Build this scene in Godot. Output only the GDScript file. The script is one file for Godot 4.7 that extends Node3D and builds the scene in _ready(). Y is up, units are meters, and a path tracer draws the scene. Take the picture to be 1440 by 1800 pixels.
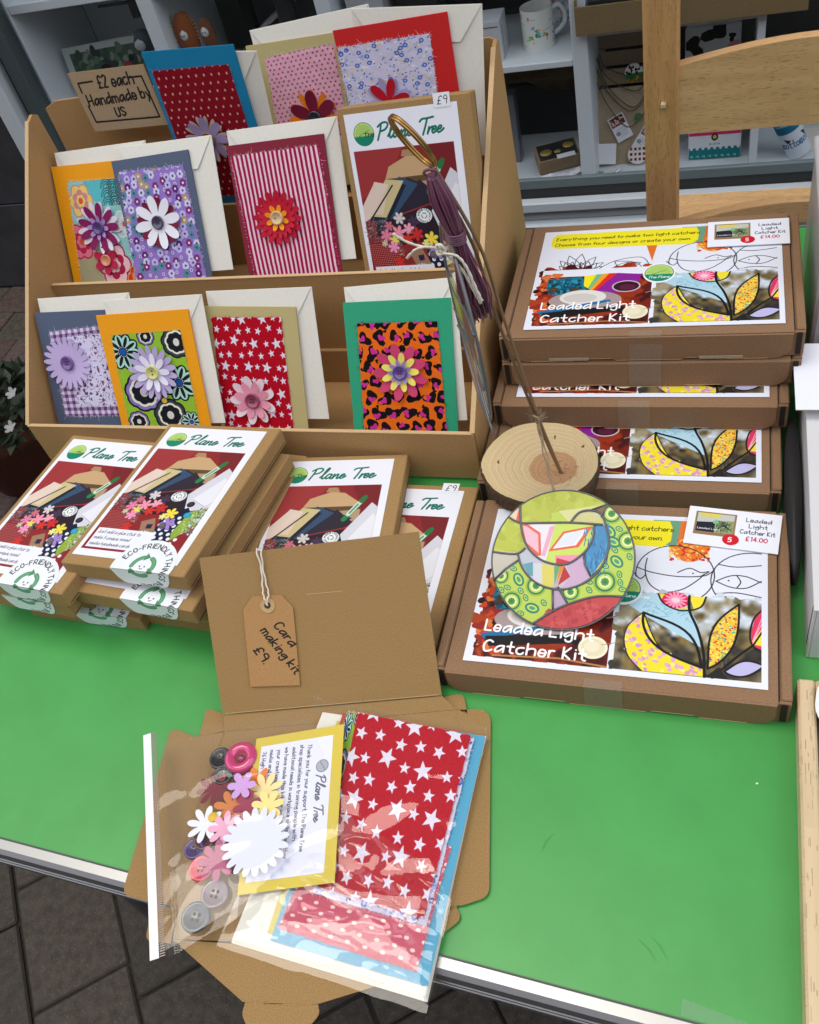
extends Node3D
# A craft stall in front of a shop window. Units are metres, y up, y = 0 is the table top.

var names = {}
var rng = RandomNumberGenerator.new()
var M = {}
var grain: Image
var fabrics = {}


func _ready():
	rng.seed = 77
	# ---- camera, sky, sun, exposure
	var cam = Camera3D.new()
	cam.name = "camera"
	cam.fov = 58.27
	cam.near = 0.02
	cam.far = 300.0
	cam.transform = Transform3D(Basis(Vector3(0.9493, -0.2062, -0.2372), Vector3(-0.0448, 0.6581, -0.7516), Vector3(0.3111, 0.7242, 0.6155)).orthonormalized(), Vector3(0, 0.843, 0))
	add_child(cam)
	cam.current = true
	var sky_mat = ProceduralSkyMaterial.new()
	sky_mat.sky_top_color = Color(0.93, 0.95, 1.0)
	sky_mat.sky_horizon_color = Color(0.62, 0.64, 0.68)
	sky_mat.sky_curve = 0.35
	sky_mat.sky_energy_multiplier = 1.25
	sky_mat.ground_bottom_color = Color(0.30, 0.29, 0.28)
	sky_mat.ground_horizon_color = Color(0.5, 0.5, 0.5)
	var env = Environment.new()
	env.background_mode = Environment.BG_SKY
	env.sky = Sky.new()
	env.sky.sky_material = sky_mat
	env.background_energy_multiplier = 1.0
	env.tonemap_mode = Environment.TONE_MAPPER_LINEAR
	env.tonemap_exposure = 1.42
	env.sdfgi_enabled = true
	env.ssao_enabled = true
	env.ssil_enabled = true
	var we = WorldEnvironment.new()
	we.name = "world"
	we.environment = env
	add_child(we)
	var sun = DirectionalLight3D.new()
	sun.name = "sun"
	sun.light_energy = 0.36
	sun.light_angular_distance = 32.0
	sun.light_color = Color(1.0, 0.97, 0.92)
	sun.shadow_enabled = true
	sun.transform = Transform3D(Basis.looking_at(Vector3(0.30, -1.0, 0.08)), Vector3(0, 5, 0))
	add_child(sun)

	make_materials()
	ground_and_paving()
	street()
	shop()
	shop_goods()
	chair()
	table()
	display_stand()
	cards_in_stand()
	kit_boxes()
	leaded_boxes()
	slice_and_catchers()
	open_mailer()
	right_edge_things()
	plant_pot()


# ------------------------------------------------------------------ scene helpers
func numbered(called):
	if not names.has(called):
		names[called] = 0
		return called
	names[called] += 1
	return "%s_%03d" % [called, names[called]]


func thing(called, label, category, xf = Transform3D.IDENTITY, group = ""):
	var o = Node3D.new()
	o.name = numbered(called)
	add_child(o)
	o.transform = xf
	tag(o, label, category, group)
	return o


func tag(o, label, category = "", group = ""):
	o.set_meta("label", label)
	if category != "":
		o.set_meta("category", category)
	if group != "":
		o.set_meta("group", group)
	return o


func obj(called, mesh, mat, parent = null, xf = Transform3D.IDENTITY):
	var o = MeshInstance3D.new()
	if mesh is SurfaceTool:
		mesh.generate_normals()
		mesh = mesh.commit()
	o.mesh = mesh
	o.material_override = mat
	o.transform = xf
	if parent == null:
		o.name = numbered(called)
		add_child(o)
	else:
		o.name = called
		parent.add_child(o, true)
	return o


func struct(called, mesh, mat, parent = null, xf = Transform3D.IDENTITY):
	var o = obj(called, mesh, mat, parent, xf)
	if parent == null:
		o.set_meta("kind", "structure")
	return o


func flat():
	var st = SurfaceTool.new()
	st.begin(Mesh.PRIMITIVE_TRIANGLES)
	st.set_smooth_group(-1)
	return st


func smooth():
	var st = SurfaceTool.new()
	st.begin(Mesh.PRIMITIVE_TRIANGLES)
	st.set_smooth_group(0)
	return st


func v3(x, y, z):
	return Vector3(x, y, z)


func tri(st, a, b, c, ua = Vector2.ZERO, ub = Vector2.ZERO, uc = Vector2.ZERO):
	st.set_uv(ua)
	st.add_vertex(a)
	st.set_uv(ub)
	st.add_vertex(b)
	st.set_uv(uc)
	st.add_vertex(c)


# a convex face turned away from the point c
func face(st, p, c):
	var mid = Vector3.ZERO
	for q in p:
		mid += q
	mid /= p.size()
	var n = (p[2] - p[0]).cross(p[1] - p[0])
	var turn = n.dot(mid - c) < 0
	for i in range(1, p.size() - 1):
		if turn:
			tri(st, p[0], p[i + 1], p[i])
		else:
			tri(st, p[0], p[i], p[i + 1])


# a quad with the picture's corners at top left, top right, bottom right, bottom left
func pic(st, tl, tr_, br, bl, u0 = 0.0, v0 = 0.0, u1 = 1.0, v1 = 1.0):
	tri(st, tl, tr_, br, Vector2(u0, v0), Vector2(u1, v0), Vector2(u1, v1))
	tri(st, tl, br, bl, Vector2(u0, v0), Vector2(u1, v1), Vector2(u0, v1))


# box with chamfered edges
func box(st, size, xf = Transform3D.IDENTITY, b = 0.0008):
	var h = size * 0.5
	b = minf(b, minf(h.x, minf(h.y, h.z)) * 0.45)
	var o = xf.origin
	var V = func(sx, sy, sz, k):
		var p = Vector3(sx * h.x, sy * h.y, sz * h.z)
		if k != 0:
			p.x -= sx * b
		if k != 1:
			p.y -= sy * b
		if k != 2:
			p.z -= sz * b
		return xf * p
	for k in 3:
		for s in [-1, 1]:
			var q = []
			for c in [[-1, -1], [1, -1], [1, 1], [-1, 1]]:
				if k == 0:
					q.append(V.call(s, c[0], c[1], 0))
				elif k == 1:
					q.append(V.call(c[0], s, c[1], 1))
				else:
					q.append(V.call(c[0], c[1], s, 2))
			face(st, q, o)
	for s in [-1, 1]:
		for t in [-1, 1]:
			face(st, [V.call(-1, s, t, 1), V.call(1, s, t, 1), V.call(1, s, t, 2), V.call(-1, s, t, 2)], o)
			face(st, [V.call(s, -1, t, 0), V.call(s, 1, t, 0), V.call(s, 1, t, 2), V.call(s, -1, t, 2)], o)
			face(st, [V.call(s, t, -1, 0), V.call(s, t, 1, 0), V.call(s, t, 1, 1), V.call(s, t, -1, 1)], o)
			for w in [-1, 1]:
				face(st, [V.call(s, t, w, 0), V.call(s, t, w, 1), V.call(s, t, w, 2)], o)


func boxm(x0, x1, y0, y1, z0, z1, b = 0.0008):
	var st = flat()
	box(st, v3(x1 - x0, y1 - y0, z1 - z0), Transform3D(Basis.IDENTITY, v3((x0 + x1) * 0.5, (y0 + y1) * 0.5, (z0 + z1) * 0.5)), b)
	return st


func boxin(st, x0, x1, y0, y1, z0, z1, b = 0.0008):
	box(st, v3(x1 - x0, y1 - y0, z1 - z0), Transform3D(Basis.IDENTITY, v3((x0 + x1) * 0.5, (y0 + y1) * 0.5, (z0 + z1) * 0.5)), b)


# polygon in the xy plane of xf, thick along +z; front faces get uv = (p - lo) * uvs, v downwards
func plate(st, poly, depth, xf = Transform3D.IDENTITY, lo = Vector2.ZERO, hi = Vector2.ONE):
	var idx = Geometry2D.triangulate_polygon(poly)
	var uv = func(p): return Vector2((p.x - lo.x) / (hi.x - lo.x), (hi.y - p.y) / (hi.y - lo.y))
	var i = 0
	while i + 2 < idx.size():
		var a = poly[idx[i]]
		var b = poly[idx[i + 1]]
		var c = poly[idx[i + 2]]
		if (b - a).cross(c - a) > 0:
			var t = b
			b = c
			c = t
		tri(st, xf * v3(a.x, a.y, depth), xf * v3(b.x, b.y, depth), xf * v3(c.x, c.y, depth), uv.call(a), uv.call(b), uv.call(c))
		if depth > 0:
			tri(st, xf * v3(a.x, a.y, 0), xf * v3(c.x, c.y, 0), xf * v3(b.x, b.y, 0), uv.call(a), uv.call(c), uv.call(b))
		i += 3
	if depth > 0:
		var n = poly.size()
		var area = 0.0
		for k in n:
			area += poly[k].cross(poly[(k + 1) % n])
		for k in n:
			var p = poly[k]
			var q = poly[(k + 1) % n]
			if area < 0:
				var t2 = p
				p = q
				q = t2
			var a3 = xf * v3(p.x, p.y, 0)
			var b3 = xf * v3(q.x, q.y, 0)
			var c3 = xf * v3(q.x, q.y, depth)
			var d3 = xf * v3(p.x, p.y, depth)
			tri(st, a3, c3, b3, uv.call(p), uv.call(q), uv.call(q))
			tri(st, a3, d3, c3, uv.call(p), uv.call(p), uv.call(q))


func pv(list):
	var out = PackedVector2Array()
	for p in list:
		out.append(Vector2(p[0], p[1]))
	return out


func rect_poly(x0, y0, x1, y1, r = 0.0, corners = [1, 1, 1, 1]):
	# corners: bottom left, bottom right, top right, top left
	if r <= 0:
		return pv([[x0, y0], [x1, y0], [x1, y1], [x0, y1]])
	var out = PackedVector2Array()
	var cs = [[x0 + r, y0 + r, PI, x0, y0], [x1 - r, y0 + r, 1.5 * PI, x1, y0], [x1 - r, y1 - r, 0.0, x1, y1], [x0 + r, y1 - r, 0.5 * PI, x0, y1]]
	for k in 4:
		var c = cs[k]
		if corners[k]:
			for i in 7:
				var a = c[2] + i * PI / 12
				out.append(Vector2(c[0] + r * cos(a), c[1] + r * sin(a)))
		else:
			out.append(Vector2(c[3], c[4]))
	return out


func circle_poly(c, rx, ry, n = 32):
	var out = PackedVector2Array()
	for i in n:
		out.append(c + Vector2(cos(TAU * i / n) * rx, sin(TAU * i / n) * ry))
	return out


func spline(pts, sub = 6):
	var out = []
	var n = pts.size()
	for i in n - 1:
		var p0 = pts[maxi(i - 1, 0)]
		var p1 = pts[i]
		var p2 = pts[i + 1]
		var p3 = pts[mini(i + 2, n - 1)]
		for k in sub:
			var t = float(k) / sub
			out.append(0.5 * (2.0 * p1 + (p2 - p0) * t + (2.0 * p0 - 5.0 * p1 + 4.0 * p2 - p3) * t * t + (3.0 * p1 - p0 - 3.0 * p2 + p3) * t * t * t))
	out.append(pts[n - 1])
	return out


func tube(st, pts, r, sides = 8, closed = false, r1 = -1.0):
	var n = pts.size()
	var up = Vector3.UP
	var rings = []
	for i in n:
		var t = (pts[(i + 1) % n] - pts[(i - 1 + n) % n]) if closed else (pts[mini(i + 1, n - 1)] - pts[maxi(i - 1, 0)])
		t = t.normalized()
		if i == 0:
			up = t.cross(Vector3.RIGHT if absf(t.x) < 0.8 else Vector3.UP).normalized()
		up = (up - t * up.dot(t)).normalized()
		var s = t.cross(up)
		var rr = r if r1 < 0 else lerpf(r, r1, float(i) / (n - 1))
		var ring = []
		for k in sides:
			var a = TAU * k / sides
			ring.append(pts[i] + (up * cos(a) + s * sin(a)) * rr)
		rings.append(ring)
	for i in (n if closed else n - 1):
		var A = rings[i]
		var B = rings[(i + 1) % n]
		for k in sides:
			var k2 = (k + 1) % sides
			tri(st, A[k], B[k2], A[k2], Vector2(float(k) / sides, float(i)), Vector2(float(k2) / sides, i + 1.0), Vector2(float(k2) / sides, float(i)))
			tri(st, A[k], B[k], B[k2], Vector2(float(k) / sides, float(i)), Vector2(float(k) / sides, i + 1.0), Vector2(float(k2) / sides, i + 1.0))
	if not closed:
		for e in [0, n - 1]:
			for k in sides:
				var k2 = (k + 1) % sides
				if e == 0:
					tri(st, pts[e], rings[e][k], rings[e][k2])
				else:
					tri(st, pts[e], rings[e][k2], rings[e][k])


# profile points are (radius, height along axis y)
func lathe(st, prof, sides = 32, xf = Transform3D.IDENTITY):
	for i in prof.size() - 1:
		for k in sides:
			var a = TAU * k / sides
			var b = TAU * (k + 1) / sides
			var P = func(q, ang): return xf * v3(q[0] * cos(ang), q[1], q[0] * sin(ang))
			var p00 = P.call(prof[i], a)
			var p01 = P.call(prof[i], b)
			var p10 = P.call(prof[i + 1], a)
			var p11 = P.call(prof[i + 1], b)
			if prof[i + 1][0] > 0:
				tri(st, p00, p10, p11)
			if prof[i][0] > 0:
				tri(st, p00, p11, p01)


func grid(st, f, nu, nv):
	for j in nv:
		for i in nu:
			var u0 = float(i) / nu
			var u1 = float(i + 1) / nu
			var w0 = float(j) / nv
			var w1 = float(j + 1) / nv
			var a = f.call(u0, w0)
			var b = f.call(u1, w0)
			var c = f.call(u1, w1)
			var d = f.call(u0, w1)
			tri(st, a, b, c, Vector2(u0, w0), Vector2(u1, w0), Vector2(u1, w1))
			tri(st, a, c, d, Vector2(u0, w0), Vector2(u1, w1), Vector2(u0, w1))


# ------------------------------------------------------------------ materials
func lin(r, g, b):
	return Color(r, g, b).linear_to_srgb()


func plain_mat(c, rough = 0.6, spec = 0.5, metal = 0.0):
	var m = StandardMaterial3D.new()
	m.albedo_color = c
	m.roughness = rough
	m.metallic_specular = spec
	m.metallic = metal
	return m


func noise_tex(c0, c1, freq, size = 256, seed_ = 1, oct = 4, mid = 0.5, kind = FastNoiseLite.TYPE_SIMPLEX_SMOOTH):
	var n = FastNoiseLite.new()
	n.noise_type = kind
	n.seed = seed_
	n.frequency = freq
	n.fractal_octaves = oct
	var t = NoiseTexture2D.new()
	t.width = size
	t.height = size
	t.seamless = true
	t.noise = n
	var g = Gradient.new()
	g.offsets = PackedFloat32Array([0.0, mid, 1.0])
	g.colors = PackedColorArray([c0, c0.lerp(c1, 0.5), c1])
	t.color_ramp = g
	return t


func speckled(c, spread, freq, scale, rough, seed_ = 1, size = 256, spec = 0.4):
	var m = StandardMaterial3D.new()
	m.albedo_texture = noise_tex(lin(c.r * (1 - spread), c.g * (1 - spread), c.b * (1 - spread)), lin(c.r * (1 + spread), c.g * (1 + spread), c.b * (1 + spread)), freq, size, seed_)
	m.uv1_triplanar = true
	m.uv1_scale = Vector3(scale, scale, scale)
	m.roughness = rough
	m.metallic_specular = spec
	return m


func printed(tex, rough = 0.55, spec = 0.4):
	var m = StandardMaterial3D.new()
	m.albedo_texture = tex
	m.roughness = rough
	m.metallic_specular = spec
	return m


func make_materials():
	var g = Image.create(512, 512, false, Image.FORMAT_RGBA8)
	var r2 = RandomNumberGenerator.new()
	r2.seed = 5
	var bytes = PackedByteArray()
	bytes.resize(512 * 512 * 4)
	var at = 0
	for i in 512 * 512:
		var x = r2.randi()
		var lum = 255 if x & 1 else 0
		bytes[at] = lum
		bytes[at + 1] = lum
		bytes[at + 2] = lum
		bytes[at + 3] = (x >> 3) & 31
		at += 4
	grain = Image.create_from_data(512, 512, false, Image.FORMAT_RGBA8, bytes)
	M.kraft_stand = speckled(Color(0.45, 0.265, 0.105), 0.2, 0.14, 5.0, 0.82, 3, 512)
	M.kraft_stand_edge = speckled(Color(0.60, 0.41, 0.21), 0.14, 0.2, 8.0, 0.85, 4)
	M.kraft_kit = speckled(Color(0.37, 0.225, 0.088), 0.22, 0.16, 5.0, 0.8, 5, 512)
	M.kraft_lid = speckled(Color(0.335, 0.203, 0.076), 0.34, 0.26, 5.0, 0.82, 6, 512)
	M.kraft_lead = speckled(Color(0.275, 0.158, 0.084), 0.2, 0.14, 5.0, 0.8, 7, 512)
	M.kraft_tag = speckled(Color(0.36, 0.21, 0.08), 0.2, 0.12, 6.0, 0.8, 8, 512)
	M.kraft_pale = speckled(Color(0.40, 0.32, 0.21), 0.1, 0.14, 6.0, 0.8, 9)
	var gn = grain_normal(0.22, 92)
	for k in ["kraft_stand", "kraft_kit", "kraft_lid", "kraft_lead", "kraft_tag"]:
		M[k].normal_enabled = true
		M[k].normal_texture = gn
		M[k].normal_scale = 0.14
	M.slot = plain_mat(lin(0.02, 0.015, 0.01), 0.9)
	M.cream = speckled(Color(0.80, 0.78, 0.69), 0.03, 0.1, 6.0, 0.6, 10)
	M.white = plain_mat(lin(0.82, 0.83, 0.85), 0.5)
	M.white_paper = speckled(Color(0.80, 0.81, 0.84), 0.02, 0.1, 6.0, 0.6, 11)
	M.green = speckled(Color(0.060, 0.335, 0.072), 0.07, 0.012, 1.6, 0.36, 12, 512, 0.5)
	M.alu = plain_mat(lin(0.36, 0.365, 0.37), 0.36, 0.5, 0.9)
	M.alu_dark = plain_mat(lin(0.12, 0.125, 0.13), 0.5, 0.5, 0.3)
	M.bronze = plain_mat(lin(0.36, 0.20, 0.06), 0.3, 0.5, 0.85)
	M.wire = plain_mat(lin(0.25, 0.155, 0.08), 0.45, 0.5, 0.3)
	M.tassel = plain_mat(lin(0.15, 0.045, 0.085), 0.42, 0.6)
	M.tassel.rim_enabled = true
	M.tassel.rim = 0.6
	M.string = plain_mat(lin(0.72, 0.66, 0.55), 0.85)
	M.twine = plain_mat(lin(0.33, 0.24, 0.14), 0.9)
	M.lead = plain_mat(lin(0.13, 0.13, 0.135), 0.4, 0.5, 0.3)
	M.film = StandardMaterial3D.new()
	M.film.albedo_color = Color(1, 1, 1, 0.014)
	M.film.transparency = BaseMaterial3D.TRANSPARENCY_ALPHA
	M.film.roughness = 0.03
	M.film.metallic_specular = 0.62
	M.film_thin = M.film.duplicate()
	M.film_thin.metallic_specular = 0.42
	M.acrylic = StandardMaterial3D.new()
	M.acrylic.albedo_color = Color(0.95, 1, 0.98, 0.06)
	M.acrylic.transparency = BaseMaterial3D.TRANSPARENCY_ALPHA
	M.acrylic.roughness = 0.05
	M.glass = StandardMaterial3D.new()
	M.glass.albedo_color = Color(0.12, 0.16, 0.15, 0.05)
	M.glass.transparency = BaseMaterial3D.TRANSPARENCY_ALPHA
	M.glass.roughness = 0.0
	M.glass.metallic_specular = 0.22
	M.tape = StandardMaterial3D.new()
	M.tape.albedo_color = Color(0.72, 0.68, 0.62, 0.22)
	M.tape.transparency = BaseMaterial3D.TRANSPARENCY_ALPHA
	M.tape.roughness = 0.26
	M.black = plain_mat(lin(0.015, 0.015, 0.016), 0.6)
	M.tile = speckled(Color(0.042, 0.042, 0.046), 0.25, 0.02, 1.5, 0.5, 13)
	M.frame = plain_mat(lin(0.52, 0.56, 0.57), 0.45)
	M.frame_dark = plain_mat(lin(0.055, 0.075, 0.075), 0.5)
	M.shelf = plain_mat(lin(0.66, 0.72, 0.74), 0.5)
	M.sill = plain_mat(lin(0.20, 0.25, 0.25), 0.5)
	M.dark = plain_mat(lin(0.025, 0.022, 0.02), 0.8)
	M.wall = speckled(Color(0.25, 0.24, 0.22), 0.1, 0.05, 1.0, 0.8, 14)
	# beech: long grain along x of the texture
	M.beech = wood_mat(Color(0.66, 0.39, 0.175), Color(0.76, 0.47, 0.22), 40, Vector3(3.2, 3.2, 3.2))
	M.beech_post = wood_mat(Color(0.54, 0.28, 0.105), Color(0.64, 0.35, 0.14), 41, Vector3(3.2, 3.2, 3.2), true)
	M.pine = wood_mat(Color(0.60, 0.45, 0.26), Color(0.68, 0.52, 0.32), 42, Vector3(3, 3, 3), true)


func grain_normal(freq, seed_):
	var n = FastNoiseLite.new()
	n.seed = seed_
	n.frequency = freq
	n.fractal_octaves = 2
	var t = NoiseTexture2D.new()
	t.width = 512
	t.height = 512
	t.seamless = true
	t.as_normal_map = true
	t.bump_strength = 4.0
	t.noise = n
	return t


func wood_mat(c0, c1, seed_, scale, upright = false):
	var n = FastNoiseLite.new()
	n.seed = seed_
	n.frequency = 0.02
	n.fractal_octaves = 4
	var w = 512
	var big = n.get_seamless_image(w, w)
	var im = Image.create(w, w, false, Image.FORMAT_RGBA8)
	var r2 = RandomNumberGenerator.new()
	r2.seed = seed_
	# stretch: sample a narrow strip of the noise
	big.resize(w, w)
	var strip = big.get_region(Rect2i(0, 0, 48, w))
	strip.resize(w, w, Image.INTERPOLATE_CUBIC)
	for y in w:
		for x in w:
			var k = strip.get_pixel(x, y).r
			k = clampf((k - 0.25) * 1.7, 0, 1)
			var c = c0.lerp(c1, k)
			im.set_pixel(x, y, lin(c.r, c.g, c.b))
	for i in 1500:
		var x = r2.randi() % (w - 24)
		var y = r2.randi() % w
		var dk = c0 * r2.randf_range(0.5, 0.82)
		im.fill_rect(Rect2i(x, y, r2.randi_range(5, 20), 1), lin(dk.r, dk.g, dk.b))
	if upright:
		im.rotate_90(CLOCKWISE)
	var m = StandardMaterial3D.new()
	m.albedo_texture = ImageTexture.create_from_image(im)
	m.uv1_triplanar = true
	m.uv1_scale = scale
	m.roughness = 0.5
	return m


# ------------------------------------------------------------------ drawing on images
class Canvas:
	var im: Image
	var w: int
	var h: int
	var rnd = RandomNumberGenerator.new()
	const GLYPHS = {
		"a": "53 33 14 06 17 36 54/!53 57", "b": "!00 07/05 23 44 46 37 17 06", "c": "43 23 04 06 17 37 46", "d": "53 33 14 06 17 36 55/!50 57",
		"e": "05 45 44 33 13 05 06 17 37 46", "f": "40 30 21 27/!03 43", "g": "53 33 14 05 16 35 54/!53 58/58 49 29 18", "h": "!00 07/04 23 43 54 57", "i": "!13 17/!11 11",
		"j": "23 28 19 08/!21 21", "k": "!00 07/!43 05 47", "l": "!10 17", "m": "!03 07/04 13 23 34 37/34 43 53 64 67", "n": "!03 07/04 23 33 44 47",
		"o": "23 04 06 27 46 44 23", "p": "!03 09/04 23 43 55 46 37 17 06", "q": "53 33 14 06 17 36 54/!53 59", "r": "!03 07/05 13 33", "s": "43 23 04 15 35 46 37 07",
		"t": "!20 26/26 37 47/!03 43", "u": "03 06 17 37 55/!53 57", "v": "!03 27 43", "w": "!03 17 34 57 63", "x": "!03 47/!43 07", "y": "!03 26/!43 19", "z": "!03 43 07 47",
		"A": "!07 20 47/!15 35", "B": "!00 07/00 30 41 33 03/03 43 45 37 07", "C": "51 30 11 03 05 17 37 56", "D": "!00 07/00 31 53 56 27 07", "E": "!40 00 07 47/!03 33",
		"F": "!40 00 07/!03 33", "G": "51 30 11 04 17 47 55/!35 55", "H": "!00 07/!50 57/!04 54", "I": "!10 17", "J": "40 45 37 17 05", "K": "!00 07/!40 04 47", "L": "!00 07 47",
		"M": "!07 00 34 60 67", "N": "!07 00 57 50", "O": "20 02 05 27 45 41 20", "P": "!00 07/00 30 42 34 04", "R": "!00 07/00 30 42 34 04/!24 47", "S": "41 20 01 13 34 45 27 06",
		"T": "!00 50/!20 27", "U": "00 05 17 37 45 40", "V": "!00 27 50", "W": "!00 17 33 57 60", "Y": "!00 23 40/!23 27", "0": "20 02 05 27 45 42 20", "1": "!11 20 27",
		"2": "01 20 41 33 07/!07 47", "4": "!37 30 05 45", "5": "!40 10 03/03 33 45 37 07", "6": "40 12 05 17 37 45 24 05", "7": "!00 40 17", "9": "43 23 02 10 30 42/!42 47",
		"£": "41 30 11 13 16 07/!07 47/!04 34", ".": "!07 07", ",": "!07 08", "!": "!00 05/!07 07", "-": "!04 34",
	}

	func _init(width, height, bg):
		w = width * 2
		h = height * 2
		im = Image.create(w, h, false, Image.FORMAT_RGBA8)
		im.fill(bg)
		rnd.seed = width * 31 + height

	func poly(pts, col):
		var n = pts.size()
		var lo = 1e9
		var hi = -1e9
		for p in pts:
			lo = minf(lo, p.y)
			hi = maxf(hi, p.y)
		for y in range(maxi(0, floori(lo * 2)), mini(h - 1, ceili(hi * 2)) + 1):
			var yc = (y + 0.5) * 0.5
			var xs = []
			for i in n:
				var a = pts[i]
				var b = pts[(i + 1) % n]
				if (a.y <= yc) != (b.y <= yc):
					xs.append(a.x + (yc - a.y) * (b.x - a.x) / (b.y - a.y))
			xs.sort()
			var k = 0
			while k + 1 < xs.size():
				var x0 = ceili(xs[k] * 2 - 0.5)
				var x1 = floori(xs[k + 1] * 2 - 0.5)
				if x1 >= x0:
					im.fill_rect(Rect2i(x0, y, x1 - x0 + 1, 1), col)
				k += 2

	func pl(list, col):
		var p = PackedVector2Array()
		for q in list:
			p.append(Vector2(q[0], q[1]))
		poly(p, col)

	func rect(x0, y0, x1, y1, col):
		im.fill_rect(Rect2i(roundi(x0 * 2), roundi(y0 * 2), roundi((x1 - x0) * 2), roundi((y1 - y0) * 2)), col)

	func ell(cx, cy, rx, ry, col, ang = 0.0, n = 0):
		if n == 0:
			n = clampi(int(rx + ry) + 6, 8, 48)
		var p = PackedVector2Array()
		var d = Vector2(cos(ang), sin(ang))
		for i in n:
			var a = TAU * i / n
			var q = Vector2(cos(a) * rx, sin(a) * ry)
			p.append(Vector2(cx + q.x * d.x - q.y * d.y, cy + q.x * d.y + q.y * d.x))
		poly(p, col)

	func line(pts, width, col):
		for i in pts.size() - 1:
			var a = pts[i]
			var b = pts[i + 1]
			if a.distance_to(b) > 0.01:
				var s = (b - a).normalized().orthogonal() * width * 0.5
				poly(PackedVector2Array([a + s, b + s, b - s, a - s]), col)
		if width > 0.9:
			for p in pts:
				ell(p.x, p.y, width * 0.5, width * 0.5, col, 0.0, 8)

	func ln(list, width, col, curved = false):
		var p = []
		for q in list:
			p.append(Vector2(q[0], q[1]))
		line(curve(p) if curved else p, width, col)

	func curve(pts, sub = 5):
		var out = []
		var n = pts.size()
		for i in n - 1:
			var p0 = pts[maxi(i - 1, 0)]
			var p1 = pts[i]
			var p2 = pts[i + 1]
			var p3 = pts[mini(i + 2, n - 1)]
			for k in sub:
				var t = float(k) / sub
				out.append(0.5 * (2.0 * p1 + (p2 - p0) * t + (2.0 * p0 - 5.0 * p1 + 4.0 * p2 - p3) * t * t + (3.0 * p1 - p0 - 3.0 * p2 + p3) * t * t * t))
		out.append(pts[n - 1])
		return out

	func glyph(ch, xf, width, col):
		# returns the advance in glyph units
		if not GLYPHS.has(ch):
			return 3.2
		var most = 0.0
		for s in GLYPHS[ch].split("/"):
			var sharp = s.begins_with("!")
			var pts = []
			for q in s.trim_prefix("!").split(" "):
				var x = float(q.substr(0, 1))
				var y = float(q.substr(1, 1)) - 7.0
				most = maxf(most, x)
				pts.append(xf * Vector2(x, y))
			if pts.size() > 2 and not sharp:
				pts = curve(pts, 4)
			line(pts, width, col)
		return most + 2.0

	# x, y: start of the baseline; size: cap height in pixels
	func text(s, x, y, size, width, col, slant = 0.0, ang = 0.0, squeeze = 1.0, wob = 0.0):
		var u = size / 7.0
		var pen = 0.0
		for ch in s:
			var b = Transform2D(Vector2(u * squeeze, 0), Vector2(-slant * u, u), Vector2(pen, rnd.randf_range(-wob, wob)))
			var t = Transform2D(ang + rnd.randf_range(-wob, wob) * 0.03, Vector2(x, y)) * b
			pen += glyph(ch, t, width, col) * u * squeeze
		return pen

	func measure(s, size, squeeze = 1.0):
		var u = size / 7.0 * squeeze
		var pen = 0.0
		for ch in s:
			if not GLYPHS.has(ch):
				pen += 3.2 * u
				continue
			var most = 0.0
			for q in GLYPHS[ch].replace("!", "").replace("/", " ").split(" "):
				most = maxf(most, float(q.substr(0, 1)))
			pen += (most + 2.0) * u
		return pen

	func centred(s, cx, y, size, width, col, slant = 0.0, squeeze = 1.0):
		text(s, cx - measure(s, size, squeeze) * 0.5, y, size, width, col, slant, 0.0, squeeze)

	func arc_text(s, c, r, a0, size, width, col, step = 0.0):
		var a = a0
		var u = size / 7.0
		for ch in s:
			var d = Vector2(cos(a), sin(a))
			var tt = Transform2D(Vector2(-d.y, d.x) * u, -d * u, c + d * r)
			a += (glyph(ch, tt, width, col) * u + step) / r

	func star(cx, cy, r, col, rot = 0.0, n = 5, inner = 0.42):
		var p = PackedVector2Array()
		for i in n * 2:
			var a = rot - PI / 2 + PI * i / n
			var q = r if i % 2 == 0 else r * inner
			p.append(Vector2(cx + cos(a) * q, cy + sin(a) * q))
		poly(p, col)

	func flower(cx, cy, r, n, col, rot = 0.0, wide = 0.42, off = 0.55):
		for i in n:
			var a = rot + TAU * i / n
			ell(cx + cos(a) * r * off, cy + sin(a) * r * off, r * (1.0 - off), r * wide * 0.75, col, a, 14)

	func blot(cx, cy, r, col, rough = 0.3, sx = 1.0, sy = 1.0):
		var p = PackedVector2Array()
		var k = rnd.randf() * TAU
		for i in 16:
			var a = TAU * i / 16
			var q = r * (1.0 + rough * (sin(a * 2 + k) * 0.5 + sin(a * 3 + k * 2) * 0.5))
			p.append(Vector2(cx + cos(a) * q * sx, cy + sin(a) * q * sy))
		poly(p, col)

	func blur(x0, y0, x1, y1, f):
		var rc = Rect2i(x0 * 2, y0 * 2, (x1 - x0) * 2, (y1 - y0) * 2)
		var part = im.get_region(rc)
		part.resize(maxi(2, rc.size.x / f), maxi(2, rc.size.y / f), Image.INTERPOLATE_LANCZOS)
		part.resize(rc.size.x, rc.size.y, Image.INTERPOLATE_CUBIC)
		im.blit_rect(part, Rect2i(Vector2i.ZERO, rc.size), rc.position)

	func done(weave = null):
		im.shrink_x2()
		if weave:
			var y = 0
			while y < im.get_height():
				var x = 0
				while x < im.get_width():
					im.blend_rect(weave, Rect2i(0, 0, 512, 512), Vector2i(x, y))
					x += 512
				y += 512
		return ImageTexture.create_from_image(im)


func C8(r, g, b):
	return Color8(r, g, b)


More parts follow.
